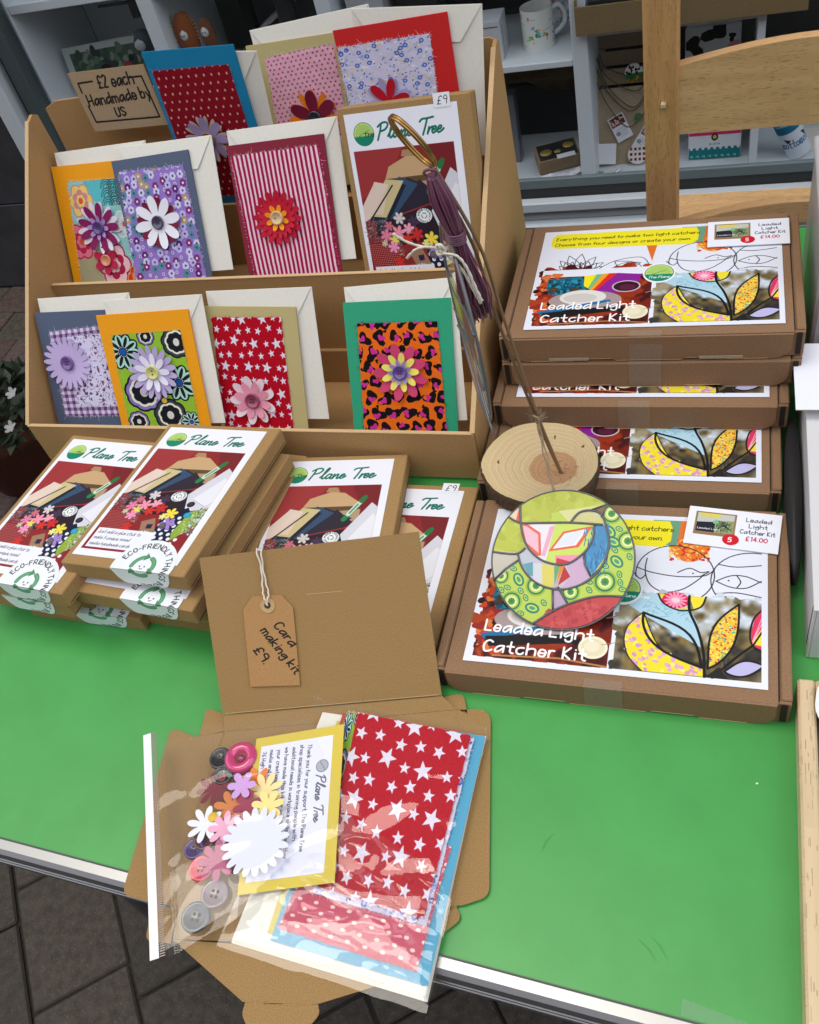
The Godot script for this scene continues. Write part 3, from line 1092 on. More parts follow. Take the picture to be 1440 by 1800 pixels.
func draw_fabric(kind):
	var W = 384
	var H = 512
	var c
	var r
	match kind:
		"pinkpolka":
			c = Canvas.new(W, H, C8(206, 84, 108))
			for j in 14:
				for i in 9:
					c.ell(i * 48 + 24.0 * (j & 1), j * 40.0, 7, 8, C8(244, 214, 206), 0.0, 10)
		"polka":
			c = Canvas.new(W, H, C8(142, 14, 30))
			for j in 18:
				for i in 11:
					c.ell(i * 38 + 19.0 * (j & 1) + j * 2.0, j * 30.0, 4.6, 5.4, C8(222, 178, 160), 0.0, 10)
		"pinkstar":
			c = Canvas.new(W, H, C8(232, 178, 196))
			r = c.rnd
			for j in 22:
				for i in 15:
					c.star(i * 28 + 14 * (j & 1) + r.randf_range(-3, 3), j * 24 + r.randf_range(-3, 3), 9, C8(168, 34, 84), r.randf() * 3, 5, 0.4)
		"bluefloral":
			c = Canvas.new(W, H, C8(214, 210, 234))
			r = c.rnd
			for i in 520:
				c.blot(r.randf() * W, r.randf() * H, r.randf_range(2, 7), [C8(120, 150, 214), C8(190, 196, 226), C8(240, 238, 246), C8(160, 174, 222), C8(222, 206, 150)][i % 5], 0.5)
			for i in 46:
				var p = Vector2(r.randf() * W, r.randf() * H)
				c.ell(p.x, p.y, 10, 12, C8(64, 98, 190))
				c.ell(p.x, p.y, 5, 6, C8(170, 190, 236))
			for i in 150:
				c.ell(r.randf() * W, r.randf() * H, 2.5, 5, [C8(52, 60, 110), C8(60, 84, 160)][i % 2], r.randf() * 3)
		"aqua":
			c = Canvas.new(W, H, C8(150, 208, 208))
			r = c.rnd
			c.pl([[100, 0], [384, 0], [384, 60], [260, 120], [140, 90]], C8(94, 196, 204))
			c.pl([[0, 330], [130, 300], [200, 400], [120, 512], [0, 512]], C8(176, 168, 130))
			for f in [[70, 90, 84, C8(244, 214, 110), C8(214, 140, 150)], [40, 280, 92, C8(238, 120, 150), C8(196, 40, 70)], [230, 400, 110, C8(244, 200, 204), C8(176, 30, 70)], [370, 470, 70, C8(226, 50, 50), C8(240, 150, 60)], [330, 210, 70, C8(200, 226, 224), C8(240, 240, 240)]]:
				for k in 3:
					var q = f[2] * (1.0 - k * 0.3)
					c.flower(f[0], f[1], q, 6, f[4] if k % 2 == 0 else f[3], k * 0.5, 0.6, 0.5)
					c.ell(f[0], f[1], q * 0.6, q * 0.6, f[4] if k % 2 == 0 else f[3])
					c.flower(f[0], f[1], q * 0.92, 6, f[3] if k % 2 == 0 else f[4], k * 0.5, 0.55, 0.5)
				c.ell(f[0], f[1], f[2] * 0.18, f[2] * 0.18, C8(226, 90, 60))
			for k in 9:
				var x = 250 + (k % 3) * 44
				var y = 40 + (k / 3) * 40
				for q in [40, 30, 20]:
					var p = []
					for i in 9:
						p.append([x + cos(PI + PI * i / 8.0) * q, y + sin(PI + PI * i / 8.0) * q])
					c.ln(p, 3.5, C8(40, 44, 48))
		"purple":
			c = Canvas.new(W, H, C8(150, 120, 200))
			r = c.rnd
			for i in 160:
				var p = Vector2((i % 10) * 40 + r.randf_range(-12, 12), (i / 10) * 33 + r.randf_range(-10, 10))
				var k = r.randi() % 6
				var col = [C8(214, 210, 244), C8(92, 40, 110), C8(196, 190, 240), C8(126, 50, 110), C8(90, 140, 160), C8(186, 160, 110)][k]
				if k % 2 == 1 and r.randf() < 0.5:
					c.ell(p.x, p.y, 8, 8, C8(225, 216, 246))
					c.ell(p.x, p.y, 4, 4, col)
				else:
					c.flower(p.x, p.y, 19, 6, col, r.randf() * 3, 0.55, 0.55)
					c.ell(p.x, p.y, 5.5, 5.5, [C8(70, 60, 80), C8(240, 235, 250)][k % 2])
		"stripe":
			c = Canvas.new(W, H, C8(238, 208, 220))
			for i in 20:
				var p = []
				for j in 9:
					p.append([i * 19.8 + 6 + sin(j * 0.8 + i * 0.3) * 1.6, j * 64.0])
				c.ln(p, 10.5, C8(166, 16, 66))
		"gingham":
			c = Canvas.new(W, H, C8(226, 214, 240))
			r = c.rnd
			for i in 20:
				for j in 26:
					if (i + j) % 1 == 0:
						var k = (i % 2) + (j % 2)
						if k > 0:
							c.rect(i * 20, j * 20, i * 20 + 20, j * 20 + 20, [C8(226, 214, 240), C8(164, 138, 182), C8(92, 62, 108)][k])
		"lilacfloral":
			c = Canvas.new(W, H, C8(222, 216, 244))
			r = c.rnd
			for i in 330:
				var p = Vector2(r.randf() * W, r.randf() * H)
				c.ell(p.x, p.y, 3, r.randf_range(5, 10), [C8(96, 70, 124), C8(70, 56, 92), C8(130, 100, 150)][i % 3], r.randf() * 3)
			for i in 46:
				c.blot(r.randf() * W, r.randf() * H, r.randf_range(8, 14), [C8(92, 60, 112), C8(120, 64, 100)][i % 2], 0.5)
		"retro":
			c = Canvas.new(W, H, C8(146, 196, 50))
			var ink = C8(24, 24, 34)
			for f in [[50, 90, 100, 0], [120, 310, 110, 1], [320, 270, 100, 0], [350, 60, 84, 1], [240, 440, 92, 1], [60, 470, 60, 1], [345, 480, 60, 0], [190, 20, 50, 1]]:
				if f[3] == 1:
					c.flower(f[0], f[1], f[2], 8, ink, 0.2, 0.66, 0.55)
					c.flower(f[0], f[1], f[2] * 0.9, 8, C8(140, 120, 190) if f[0] < 200 else C8(60, 64, 76), 0.2, 0.6, 0.58)
					c.flower(f[0], f[1], f[2] * 0.74, 8, C8(236, 238, 214), 0.2, 0.6, 0.6)
					c.flower(f[0], f[1], f[2] * 0.62, 8, ink, 0.2, 0.6, 0.5)
					c.ell(f[0], f[1], f[2] * 0.36, f[2] * 0.36, ink)
					c.ell(f[0], f[1], f[2] * 0.2, f[2] * 0.24, C8(220, 222, 208))
				else:
					c.flower(f[0], f[1], f[2], 10, ink, 0.1, 0.42, 0.55)
					c.flower(f[0], f[1], f[2] * 0.92, 10, C8(176, 224, 206), 0.1, 0.32, 0.58)
					c.flower(f[0], f[1], f[2] * 0.84, 10, ink, 0.1, 0.14, 0.62)
					c.ell(f[0], f[1], f[2] * 0.3, f[2] * 0.3, ink)
					for k in 14:
						c.ell(f[0] + cos(k * TAU / 14) * f[2] * 0.25, f[1] + sin(k * TAU / 14) * f[2] * 0.25, 3, 3, C8(236, 240, 230), 0.0, 6)
					c.ell(f[0], f[1], f[2] * 0.19, f[2] * 0.19, C8(30, 84, 170))
			c.ell(222, 360, 20, 20, ink)
			c.ell(222, 360, 15, 15, C8(226, 190, 70))
		"redstar":
			c = Canvas.new(W, H, C8(182, 5, 28))
			r = c.rnd
			for j in 10:
				for i in 8:
					c.star(i * 56 + 28 * (j & 1) + r.randf_range(-10, 10), j * 55 + r.randf_range(-10, 10), [17.0, 19.0, 28.0, 18.0][(i * 2 + j) % 4], C8(232, 228, 244), r.randf_range(-0.3, 0.3))
		"leopard":
			c = Canvas.new(W, H, C8(236, 106, 22))
			r = c.rnd
			for j in 8:
				for i in 6:
					var p = Vector2(i * 70 + 35 * (j & 1) + r.randf_range(-9, 9), j * 68 + r.randf_range(-9, 9))
					var q = r.randf_range(24, 31)
					var a0 = r.randf() * TAU
					c.blot(p.x, p.y, q * 1.02, C8(18, 13, 15), 0.5)
					c.blot(p.x + cos(a0) * q * 0.95, p.y + sin(a0) * q * 0.95, q * 0.34, C8(236, 106, 22), 0.4)
					c.blot(p.x + cos(a0) * q * 0.35, p.y + sin(a0) * q * 0.35, q * 0.5, C8(206, 44, 142), 0.5)
					if r.randf() < 0.6:
						c.blot(p.x + cos(a0 + 2.2) * q * 1.25, p.y + sin(a0 + 2.2) * q * 1.25, q * 0.26, C8(18, 13, 15), 0.5)
	return c.done(grain)


func sign_tex():
	var c = Canvas.new(360, 250, C8(186, 160, 124))
	var ink = C8(28, 24, 22)
	c.ln([[26, 84], [28, 44], [98, 42]], 7.5, ink)
	c.ln([[276, 44], [330, 44], [336, 214], [28, 210], [26, 140]], 7.5, ink)
	c.text("£2 each", 118, 72, 48, 7.5, ink, 0.15, -0.02, 0.62, 0.4)
	c.text("Handmade by", 34, 140, 44, 7.5, ink, 0.1, -0.03, 0.70, 0.4)
	c.text("US", 140, 194, 36, 7.5, ink, 0.1, 0.0, 0.9, 0.4)
	return c.done(grain)


func tag_tex():
	var c = Canvas.new(300, 560, C8(176, 132, 80))
	var ink = C8(24, 20, 20)
	var r = c.rnd
	for i in 500:
		var k = r.randf_range(-8, 8)
		c.ell(r.randf() * 300, r.randf() * 560, r.randf_range(2, 9), r.randf_range(1, 4), C8(int(174 + k), int(130 + k), int(79 + k)), r.randf() * 3, 8)
	for q in [["Card", 176, 186, 54, 175.0, 0.98], ["making kit", 92, 214, 54, 345.0, 0.99], ["£9.", 40, 334, 54, 118.0, 1.0]]:
		c.text(q[0], q[1], q[2], q[3], 9.5, ink, 0.12, q[5], q[4] / c.measure(q[0], q[3]), 0.3)
	return c.done(grain)


func nine_tex():
	var c = Canvas.new(80, 60, C8(236, 238, 244))
	c.text("£9", 18, 46, 32, 3.4, C8(40, 40, 50), 0.25, 0.0, 0.95)
	return c.done()


func thanks_tex():
	var c = Canvas.new(560, 340, C8(212, 190, 74))
	c.rect(36, 40, 524, 316, C8(228, 230, 246))
	c.ell(150, 74, 24, 24, C8(120, 124, 134))
	c.ell(150, 74, 21, 21, C8(170, 174, 184))
	c.ln([[134, 82], [150, 72], [166, 62]], 2, C8(90, 94, 104))
	brush_words(c, 182, 92, 34, C8(92, 96, 112), 0.98)
	var lines = ["Thank you for your support. The Plane Tree", "shop specialises in training people with", "additional needs in workplace skills. Together", "we have made this kit for you. Photograph", "your creations and share them on social", "media and tag us at", "76 High"]
	for k in 7:
		c.text(lines[k], 60 - 4 * (k % 2), 134 + k * 29, 14.5, 2.4, C8(60, 62, 78), 0.05, 0.0, 0.80)
	return c.done()


func disc_tex():
	# papers of the light catcher, one picture across the disc
	var c = Canvas.new(512, 512, C8(188, 196, 66))
	var r = c.rnd
	var D = func(x, y): return [256 + (x - 688.0) / 563.0 * 250, 256 + (y - 1190.0) / 517.0 * 250]
	for i in 160:
		c.blot(r.randf() * 512, r.randf() * 512, r.randf_range(6, 26), [C8(182, 190, 62), C8(196, 204, 80), C8(174, 184, 56)][i % 3], 0.5)
	for i in 14:
		var p = Vector2(r.randf() * 512, r.randf() * 240)
		c.ln([[p.x, p.y], [p.x + r.randf_range(-40, 40), p.y + 20], [p.x + r.randf_range(-50, 50), p.y + 50]], 2, C8(198, 206, 92), true)
	# mandala green on both sides
	for reg in [[[70, 1120], [640, 1120], [640, 1700], [70, 1700]], [[640, 840], [1300, 800], [1300, 1560], [640, 1560]]]:
		var p = []
		for q in reg:
			p.append(D.call(q[0], q[1]))
		c.pl(p, C8(192, 212, 84))
	for m in [[265, 1465, 60], [470, 1370, 60], [195, 1270, 50], [1210, 1115, 62], [1005, 1392, 66], [1110, 900, 60], [735, 1440, 54]]:
		var q = D.call(m[0], m[1])
		var s = m[2] * 0.46
		for k in 5:
			c.ell(q[0], q[1], s * (1.35 - k * 0.22), s * (1.35 - k * 0.22), [C8(150, 190, 60), C8(30, 120, 84), C8(190, 216, 90), C8(232, 240, 170), C8(150, 196, 60)][k])
		c.star(q[0], q[1], s * 0.5, C8(60, 140, 70), 0.0, 8, 0.7)
		c.ell(q[0], q[1], s * 0.14, s * 0.14, C8(40, 110, 80))
	for m in [[335, 1310, 1.2], [425, 1530, 0.4], [1110, 1255, 0.9], [300, 1225, 0.5], [1100, 1110, 0.6], [1080, 1030, 1.0], [1120, 1350, 1.4], [880, 1440, 1.0], [885, 1380, 0.6], [345, 1395, 1.0], [380, 1450, 1.2], [240, 1360, 0.5], [520, 1500, 1.0], [330, 1560, 0.4], [1210, 1230, 1.3], [1105, 1170, 0.9], [1020, 1280, 0.4], [1130, 1460, 0.2], [1120, 1410, 1.4], [190, 1375, 1.0], [1155, 1020, 0.6]]:
		var q = D.call(m[0], m[1])
		var big = 1.0 if m[0] in [335, 425, 1110, 1100, 1080] else 0.52
		c.ell(q[0], q[1], 26 * big, 18 * big, C8(30, 128, 104), m[2])
		c.ell(q[0], q[1], 19 * big, 11 * big, C8(196, 222, 100), m[2])
		c.ell(q[0], q[1], 11 * big, 6 * big, C8(60, 160, 120), m[2])
	# the body of the bird
	var P = func(list, col):
		var p = []
		for q in list:
			p.append(D.call(q[0], q[1]))
		c.pl(p, col)
	P.call([[410, 1080], [450, 1110], [560, 1200], [720, 1235], [860, 1170], [865, 1250], [900, 1340], [880, 1370], [720, 1415], [580, 1400], [450, 1330], [370, 1220], [345, 1115]], C8(216, 210, 226))
	P.call([[350, 1110], [430, 1100], [480, 1160], [380, 1220]], C8(206, 212, 220))
	P.call([[375, 1200], [460, 1190], [470, 1300], [420, 1290]], C8(110, 176, 190))
	P.call([[460, 1200], [530, 1210], [530, 1370], [450, 1330]], C8(228, 230, 236))
	P.call([[530, 1210], [625, 1240], [600, 1400], [520, 1370]], C8(238, 226, 110))
	P.call([[625, 1240], [670, 1240], [615, 1390]], C8(120, 180, 110))
	P.call([[670, 1240], [705, 1245], [625, 1390]], C8(236, 150, 50))
	P.call([[705, 1245], [745, 1330], [640, 1385]], C8(206, 40, 50))
	P.call([[720, 1240], [880, 1170], [890, 1370], [660, 1410], [750, 1330]], C8(222, 188, 218))
	P.call([[395, 890], [980, 960], [960, 1100], [860, 1170], [720, 1235], [560, 1200], [450, 1110], [400, 1000]], C8(206, 226, 100))
	P.call([[395, 890], [660, 930], [560, 1200], [440, 1120]], C8(238, 232, 236))
	P.call([[398, 900], [440, 900], [540, 980], [530, 1150], [490, 1150], [400, 1030]], C8(232, 98, 74))
	P.call([[400, 910], [430, 915], [520, 990], [512, 1130], [420, 1040]], C8(246, 190, 206))
	P.call([[590, 1125], [720, 990], [955, 975], [830, 1120]], C8(232, 96, 60))
	P.call([[625, 1110], [730, 1005], [915, 990], [810, 1103]], C8(246, 240, 244))
	P.call([[650, 1100], [740, 1015], [880, 1003], [795, 1095]], C8(226, 232, 238))
	P.call([[620, 940], [660, 940], [560, 1160], [530, 1150]], C8(236, 172, 200))
	P.call([[640, 1160], [860, 1180], [720, 1240], [640, 1225]], C8(244, 150, 180))
	P.call([[650, 1180], [770, 1225], [640, 1235]], C8(206, 40, 50))
	P.call([[960, 960], [1080, 970], [1080, 1150], [900, 1350], [850, 1200], [950, 1080]], C8(60, 140, 190))
	for i in 60:
		var q = D.call(880 + r.randf() * 170, 980 + r.randf() * 330)
		c.ln([q, [q[0] + r.randf_range(-6, 6), q[1] + r.randf_range(6, 26)]], 3, [C8(24, 92, 150), C8(96, 170, 210), C8(40, 116, 170)][i % 3])
	P.call([[700, 830], [1050, 830], [1050, 980], [780, 940]], C8(222, 218, 150))
	P.call([[955, 850], [1090, 820], [1030, 925]], C8(232, 230, 200))
	P.call([[380, 740], [400, 890], [280, 830]], C8(232, 210, 180))
	P.call([[400, 740], [385, 890], [350, 860], [388, 750]], C8(226, 90, 70))
	P.call([[590, 1390], [650, 1390], [715, 1535], [580, 1580]], C8(206, 180, 206))
	P.call([[130, 1070], [360, 1110], [350, 1170], [130, 1310]], C8(214, 208, 190))
	P.call([[400, 1660], [600, 1560], [780, 1505], [950, 1485], [1150, 1505], [1000, 1720], [600, 1760]], C8(196, 66, 70))
	for i in 60:
		var q = D.call(480 + r.randf() * 600, 1520 + r.randf() * 170)
		c.blot(q[0], q[1], r.randf_range(3, 12), [C8(186, 58, 66), C8(206, 80, 80), C8(178, 50, 60)][i % 3], 0.5)
	return c.done()


# ------------------------------------------------------------------ the setting
func ground_and_paving():
	var st = flat()
	pic(st, v3(-60, -0.7265, -60), v3(60, -0.7265, -60), v3(60, -0.7265, 60), v3(-60, -0.7265, 60))
	struct("ground", st, speckled(Color(0.028, 0.025, 0.019), 0.4, 0.08, 4.0, 0.95, 21))
	var root = Node3D.new()
	root.name = "pavement"
	add_child(root)
	root.set_meta("kind", "structure")
	var near = []
	var far = []
	for k in 4:
		var v = [0.8, 1.0, 1.2, 0.9][k]
		near.append(paver_mat(Color(0.036 * v, 0.028 * v, 0.0195 * v), 30 + k))
		far.append(paver_mat([Color(0.075, 0.046, 0.034), Color(0.062, 0.050, 0.032), Color(0.05, 0.052, 0.024), Color(0.085, 0.056, 0.045)][k], 36 + k))
	var meshes = []
	for k in 3:
		var m = flat()
		box(m, v3(0.1735, 0.05, 0.2335), Transform3D.IDENTITY, 0.0035)
		m.generate_normals()
		meshes.append(m.commit())
	var small = []
	for k in 3:
		var m = flat()
		box(m, v3(0.207, 0.05, 0.147), Transform3D.IDENTITY, 0.004)
		m.generate_normals()
		small.append(m.commit())
	var r = RandomNumberGenerator.new()
	r.seed = 11
	# dark blocks turned to the table, seen below its front edge
	var d = Vector2(0.607, 0.795)
	var e = Vector2(0.78, -0.626).normalized()
	d = Vector2(-e.y, e.x)
	for i in range(-6, 9):
		for j in range(-8, 9):
			var p = Vector2(-1.2423, -0.3947) + e * (i + 0.5) * 0.178 + d * ((j + 0.5) * 0.238 + (0.12 if i & 1 else 0.055))
			if p.y < -0.86 or p.y > 0.25 or p.x < -1.7 or p.x > 0.1:
				continue
			var b = Basis(Vector3(e.x, 0, e.y), Vector3.UP, Vector3(d.x, 0, d.y))
			b = b * Basis.from_euler(Vector3(r.randf_range(-0.008, 0.008), r.randf_range(-0.012, 0.012), r.randf_range(-0.008, 0.008)))
			obj("paver", meshes[r.randi() % 3], near[r.randi() % 4], root, Transform3D(b, v3(p.x, -0.745 + r.randf_range(-0.002, 0.002), p.y)))
	# reddish worn bricks between the stall and the shop
	for i in range(0, 9):
		for j in range(0, 11):
			var p = Vector2(-2.95 + i * 0.211 + (0.105 if j & 1 else 0.0), -2.23 + j * 0.151)
			if p.x > -1.2 or (p.x < -2.62 and p.y > -1.6):
				continue
			var b = Basis.from_euler(Vector3(r.randf_range(-0.01, 0.01), r.randf_range(-0.015, 0.015), r.randf_range(-0.01, 0.01)))
			obj("paver", small[r.randi() % 3], far[r.randi() % 4], root, Transform3D(b, v3(p.x, -0.745 + r.randf_range(-0.003, 0.003), p.y)))


func street():
	# the other side of the street, behind the camera: it keeps the low sky from the stall
	var t = thing("brick_building", "brick building on the other side of the street behind the viewer", "building", Transform3D(Basis.IDENTITY, v3(0, -0.7265, 8.5)))
	var bm = speckled(Color(0.16, 0.10, 0.075), 0.25, 0.05, 1.0, 0.85, 90)
	obj("wall", boxm(-16, 16, 0, 9.0, 0, 0.4, 0.0), bm, t)
	obj("parapet", boxm(-16.05, 16.05, 9.001, 9.25, -0.06, 0.46, 0.01), M.wall, t)
	for k in 8:
		for j in 2:
			var x = -14 + k * 4.0
			var wd = obj("window", boxm(x - 0.55, x + 0.55, 3.6 + j * 2.8, 5.2 + j * 2.8, -0.04, -0.002, 0.005), M.frame, t)
			obj("pane", boxm(x - 0.48, x + 0.48, 3.67 + j * 2.8, 5.13 + j * 2.8, -0.045, -0.041, 0.0), plain_mat(lin(0.02, 0.025, 0.03), 0.05), wd)
	for k in 4:
		var x = -12 + k * 8.0
		obj("shop_window", boxm(x - 3.0, x + 3.0, 0.5, 2.7, -0.03, -0.002, 0.005), plain_mat(lin(0.03, 0.035, 0.04), 0.08), t)


func paver_mat(c, seed_):
	var m = StandardMaterial3D.new()
	var n = FastNoiseLite.new()
	n.seed = seed_
	n.frequency = 0.03
	n.fractal_octaves = 5
	var im = n.get_seamless_image(256, 256)
	im.convert(Image.FORMAT_RGBA8)
	var r = RandomNumberGenerator.new()
	r.seed = seed_
	for y in 256:
		for x in 256:
			var k = im.get_pixel(x, y).r
			var q = 0.55 + 0.9 * k + r.randf_range(-0.2, 0.2)
			im.set_pixel(x, y, lin(c.r * q, c.g * q, c.b * q))
	for i in 700:
		var v = r.randf_range(2.0, 6.0)
		im.fill_rect(Rect2i(r.randi() % 256, r.randi() % 256, 1, 1 + r.randi() % 2), lin(minf(0.6, c.r * v), minf(0.6, c.g * v), minf(0.6, c.b * v)))
	m.albedo_texture = ImageTexture.create_from_image(im)
	var bump = n.get_seamless_image(256, 256)
	bump.convert(Image.FORMAT_RGBA8)
	for i in 6000:
		var v = r.randf_range(0.2, 0.9)
		bump.set_pixel(r.randi() % 256, r.randi() % 256, Color(v, v, v))
	bump.bump_map_to_normal_map(3.0)
	m.normal_enabled = true
	m.normal_texture = ImageTexture.create_from_image(bump)
	m.normal_scale = 0.8
	m.uv1_triplanar = true
	m.uv1_world_triplanar = true
	m.uv1_scale = Vector3(5, 5, 5)
	m.roughness = 0.75
	return m


func shop():
	var Z = -2.304
	var t = thing("shop_front", "shop front with a pale framed display window over dark tiled wall", "shop front")
	# tiled wall under and left of the window; tiles are pieces, backed by a slab
	obj("wall_core", boxm(-5.0, -2.07, -0.73, 3.2, Z - 0.35, Z - 0.012, 0.0), M.black, t)
	obj("wall_core", boxm(-2.07, 4.0, -0.73, -0.60, Z - 0.55, Z - 0.012, 0.0), M.black, t)
	for row in range(0, 5):
		for k in range(0, 4):
			var x1 = -2.062 - k * 0.46
			obj("tile", boxm(x1 - 0.456, x1, -0.72 + row * 0.316, -0.72 + row * 0.316 + 0.312, Z - 0.011, Z, 0.002), M.tile, t)
	for k in range(0, 8):
		var x0 = -2.058 + k * 0.46
		obj("tile", boxm(x0, x0 + 0.456, -0.72, -0.606, Z - 0.011, Z, 0.002), M.tile, t)
	obj("wall", boxm(-2.07, 4.0, 1.25, 3.2, Z - 0.35, Z + 0.01, 0.0), M.wall, t)
	obj("side_wall", boxm(2.6, 4.0, -0.60, 1.25, Z - 0.5, Z, 0.0), M.tile, t)
	# aluminium frame
	obj("window_frame", boxm(-2.058, -2.0, -0.56, 1.25, Z - 0.03, Z + 0.03, 0.004), M.frame, t)
	obj("window_frame", boxm(-1.975, -1.925, -0.50, 1.25, Z - 0.05, Z + 0.005, 0.003), M.frame_dark, t)
	obj("window_frame", boxm(-1.999, -1.976, -0.50, 1.25, Z - 0.06, Z - 0.02, 0.0), M.black, t)
	obj("sill", boxm(-2.0, 2.6, -0.600, -0.566, Z - 0.05, Z + 0.035, 0.004), M.frame, t)
	obj("sill", boxm(-2.0, 2.6, -0.565, -0.533, Z - 0.05, Z + 0.008, 0.002), M.alu, t)
	obj("sill", boxm(-2.0, 2.6, -0.532, -0.502, Z - 0.05, Z + 0.026, 0.004), M.frame, t)
	obj("glazing_bead", boxm(-1.925, 2.6, -0.501, -0.494, Z - 0.045, Z + 0.0, 0.0), M.black, t)
	for x in [0.19, -0.02]:
		obj("screw", boxm(x, x + 0.012, -0.562, -0.55, Z + 0.008, Z + 0.016, 0.002), M.alu_dark, t)
	obj("latch", boxm(0.235, 0.255, -0.56, -0.47, Z + 0.0, Z + 0.045, 0.004), M.black, t)
	obj("window_pane", boxm(-1.925, 2.6, -0.494, 1.25, Z - 0.03, Z - 0.024, 0.0), M.glass, t)
	obj("ceiling", boxm(-2.07, 2.6, 1.25, 1.3, -5.0, Z - 0.35, 0.0), M.wall, t)
	obj("back_wall", boxm(-2.07, 4.0, -0.73, 1.25, -5.1, -5.0, 0.0), M.dark, t)
	obj("side_wall", boxm(-2.2, -2.07, -0.73, 1.25, -5.1, Z - 0.351, 0.0), M.wall, t)
	obj("side_wall", boxm(2.6, 2.7, -0.73, 1.25, -5.1, Z - 0.501, 0.0), M.wall, t)
	obj("shop_floor", boxm(-2.07, 2.6, -0.80, -0.73, -5.0, Z - 0.35, 0.0), M.dark, t)
	# upper storey
	obj("upper_wall", boxm(-5.0, 4.0, 3.201, 7.0, Z - 0.4, Z + 0.01, 0.0), M.wall, t)


func shop_goods():
	# white cubby shelving behind the glass
	var F = -2.362
	var B = -2.70
	var s = thing("display_shelving", "white painted cubby shelving standing inside the shop window", "shelving")
	obj("bottom_board", boxm(-1.95, 2.5, -0.60, -0.497, B, F + 0.028, 0.002), M.shelf, s)
	obj("front_edge", boxm(-1.95, 2.5, -0.496, -0.468, F + 0.004, F + 0.02, 0.002), M.sill, s)
	for x in [[-1.945, -1.925], [-1.52, -1.475], [-1.02, -0.98], [-0.378, -0.339], [0.054, 0.072], [0.6, 0.63]]:
		obj("upright", boxm(x[0], x[1], -0.496, 0.56, B, F, 0.002), M.shelf, s)
	for x in [[-1.924, -1.521], [-1.474, -1.021], [-0.979, -0.379]]:
		obj("shelf", boxm(x[0], x[1], -0.178, -0.161, B, F - 0.001, 0.002), M.shelf, s)
		obj("shelf", boxm(x[0], x[1], 0.125, 0.15, B, F - 0.001, 0.002), M.shelf, s)
	obj("shelf", boxm(-0.338, 0.053, -0.112, -0.098, B, F - 0.001, 0.002), M.shelf, s)
	obj("back_board", boxm(-1.924, -1.521, -0.496, 0.56, B - 0.01, B, 0.0), M.shelf, s)
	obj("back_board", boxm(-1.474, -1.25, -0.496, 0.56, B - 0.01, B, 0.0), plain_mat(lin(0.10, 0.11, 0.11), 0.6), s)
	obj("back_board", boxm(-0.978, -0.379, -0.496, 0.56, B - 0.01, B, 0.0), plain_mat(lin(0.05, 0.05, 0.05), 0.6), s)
	obj("back_board", boxm(-0.30, 0.6, -0.49, 0.56, -2.86, -2.85, 0.0), M.dark, s)

	# mug with printed flowers
	var mug = thing("mug", "white mug printed with small coloured birds and flowers on white shelf", "mug", Transform3D(Basis.from_euler(v3(0, 0.5, 0)), v3(-0.478, -0.161, -2.47)))
	var c = Canvas.new(512, 160, C8(224, 228, 220))
	for i in 70:
		var p = Vector2(c.rnd.randf() * 512, 20 + c.rnd.randf() * 120)
		match i % 4:
			0: c.flower(p.x, p.y, c.rnd.randf_range(6, 11), 5, [C8(226, 150, 160), C8(110, 190, 210), C8(240, 190, 120), C8(210, 70, 90)][i / 4 % 4], 0.3)
			1: c.blot(p.x, p.y, c.rnd.randf_range(4, 9), [C8(150, 190, 110), C8(100, 160, 120), C8(90, 170, 200)][i / 4 % 3], 0.6, 1.4)
			2: c.ln([[p.x, p.y], [p.x + 14, p.y + 4], [p.x + 26, p.y]], 1.6, C8(120, 130, 100), true)
			3: c.ell(p.x, p.y, 3, 3, C8(60, 70, 80))
	var st = smooth()
	grid(st, func(u, w): return v3(0.041 * cos(-u * TAU), 0.098 * (1.0 - w), 0.041 * sin(-u * TAU)), 40, 1)
	obj("body", st, printed(c.done(), 0.2), mug)
	st = smooth()
	lathe(st, [[0.0, 0.008], [0.036, 0.008], [0.0375, 0.094], [0.0395, 0.0985], [0.041, 0.098]], 40)
	obj("inside", st, plain_mat(lin(0.6, 0.6, 0.57), 0.2), mug)
	st = smooth()
	tube(st, spline([v3(0.039, 0.082, 0), v3(0.06, 0.084, 0), v3(0.074, 0.062, 0), v3(0.068, 0.034, 0), v3(0.039, 0.018, 0)], 6), 0.0062, 10)
	obj("handle", st, plain_mat(lin(0.74, 0.76, 0.72), 0.2), mug)

	# boxes beside and behind the mug
	var bx = thing("carton", "white carton with thin lines standing left of the printed mug", "carton", Transform3D(Basis.IDENTITY, v3(-0.60, -0.161, -2.44)))
	obj("carton_body", boxm(-0.04, 0.04, 0, 0.10, -0.04, 0.04, 0.001), plain_mat(lin(0.55, 0.58, 0.6), 0.5), bx)
	obj("printed_line", boxm(0.041, 0.0415, 0.01, 0.085, 0.02, 0.0215, 0.0), M.black, bx)
	obj("printed_line", boxm(-0.03, 0.034, 0.085, 0.0865, 0.0405, 0.0411, 0.0), M.black, bx)
	var mc = Canvas.new(128, 128, C8(206, 200, 204))
	for i in 60:
		mc.blot(mc.rnd.randf() * 128, mc.rnd.randf() * 128, mc.rnd.randf_range(4, 12), [C8(220, 170, 180), C8(120, 170, 200), C8(226, 220, 220), C8(170, 120, 140)][i % 4], 0.5)
	var pm = printed(mc.done(), 0.4)
	st = flat()
	pic(st, v3(-0.05, 0.13, 0.021), v3(0.05, 0.13, 0.021), v3(0.05, 0.0, 0.021), v3(-0.05, 0.0, 0.021))
	var gb = thing("gift_box", "pink and blue patterned gift box behind the printed mug", "gift box", Transform3D(Basis.IDENTITY, v3(-0.42, -0.161, -2.62)))
	obj("printed_front", st, pm, gb)
	obj("box_body", boxm(-0.05, 0.05, 0, 0.13, -0.02, 0.02), M.white, gb)

	# brown cloth and a dark panel in the cubby below the mug
	st = smooth()
	var nz = FastNoiseLite.new()
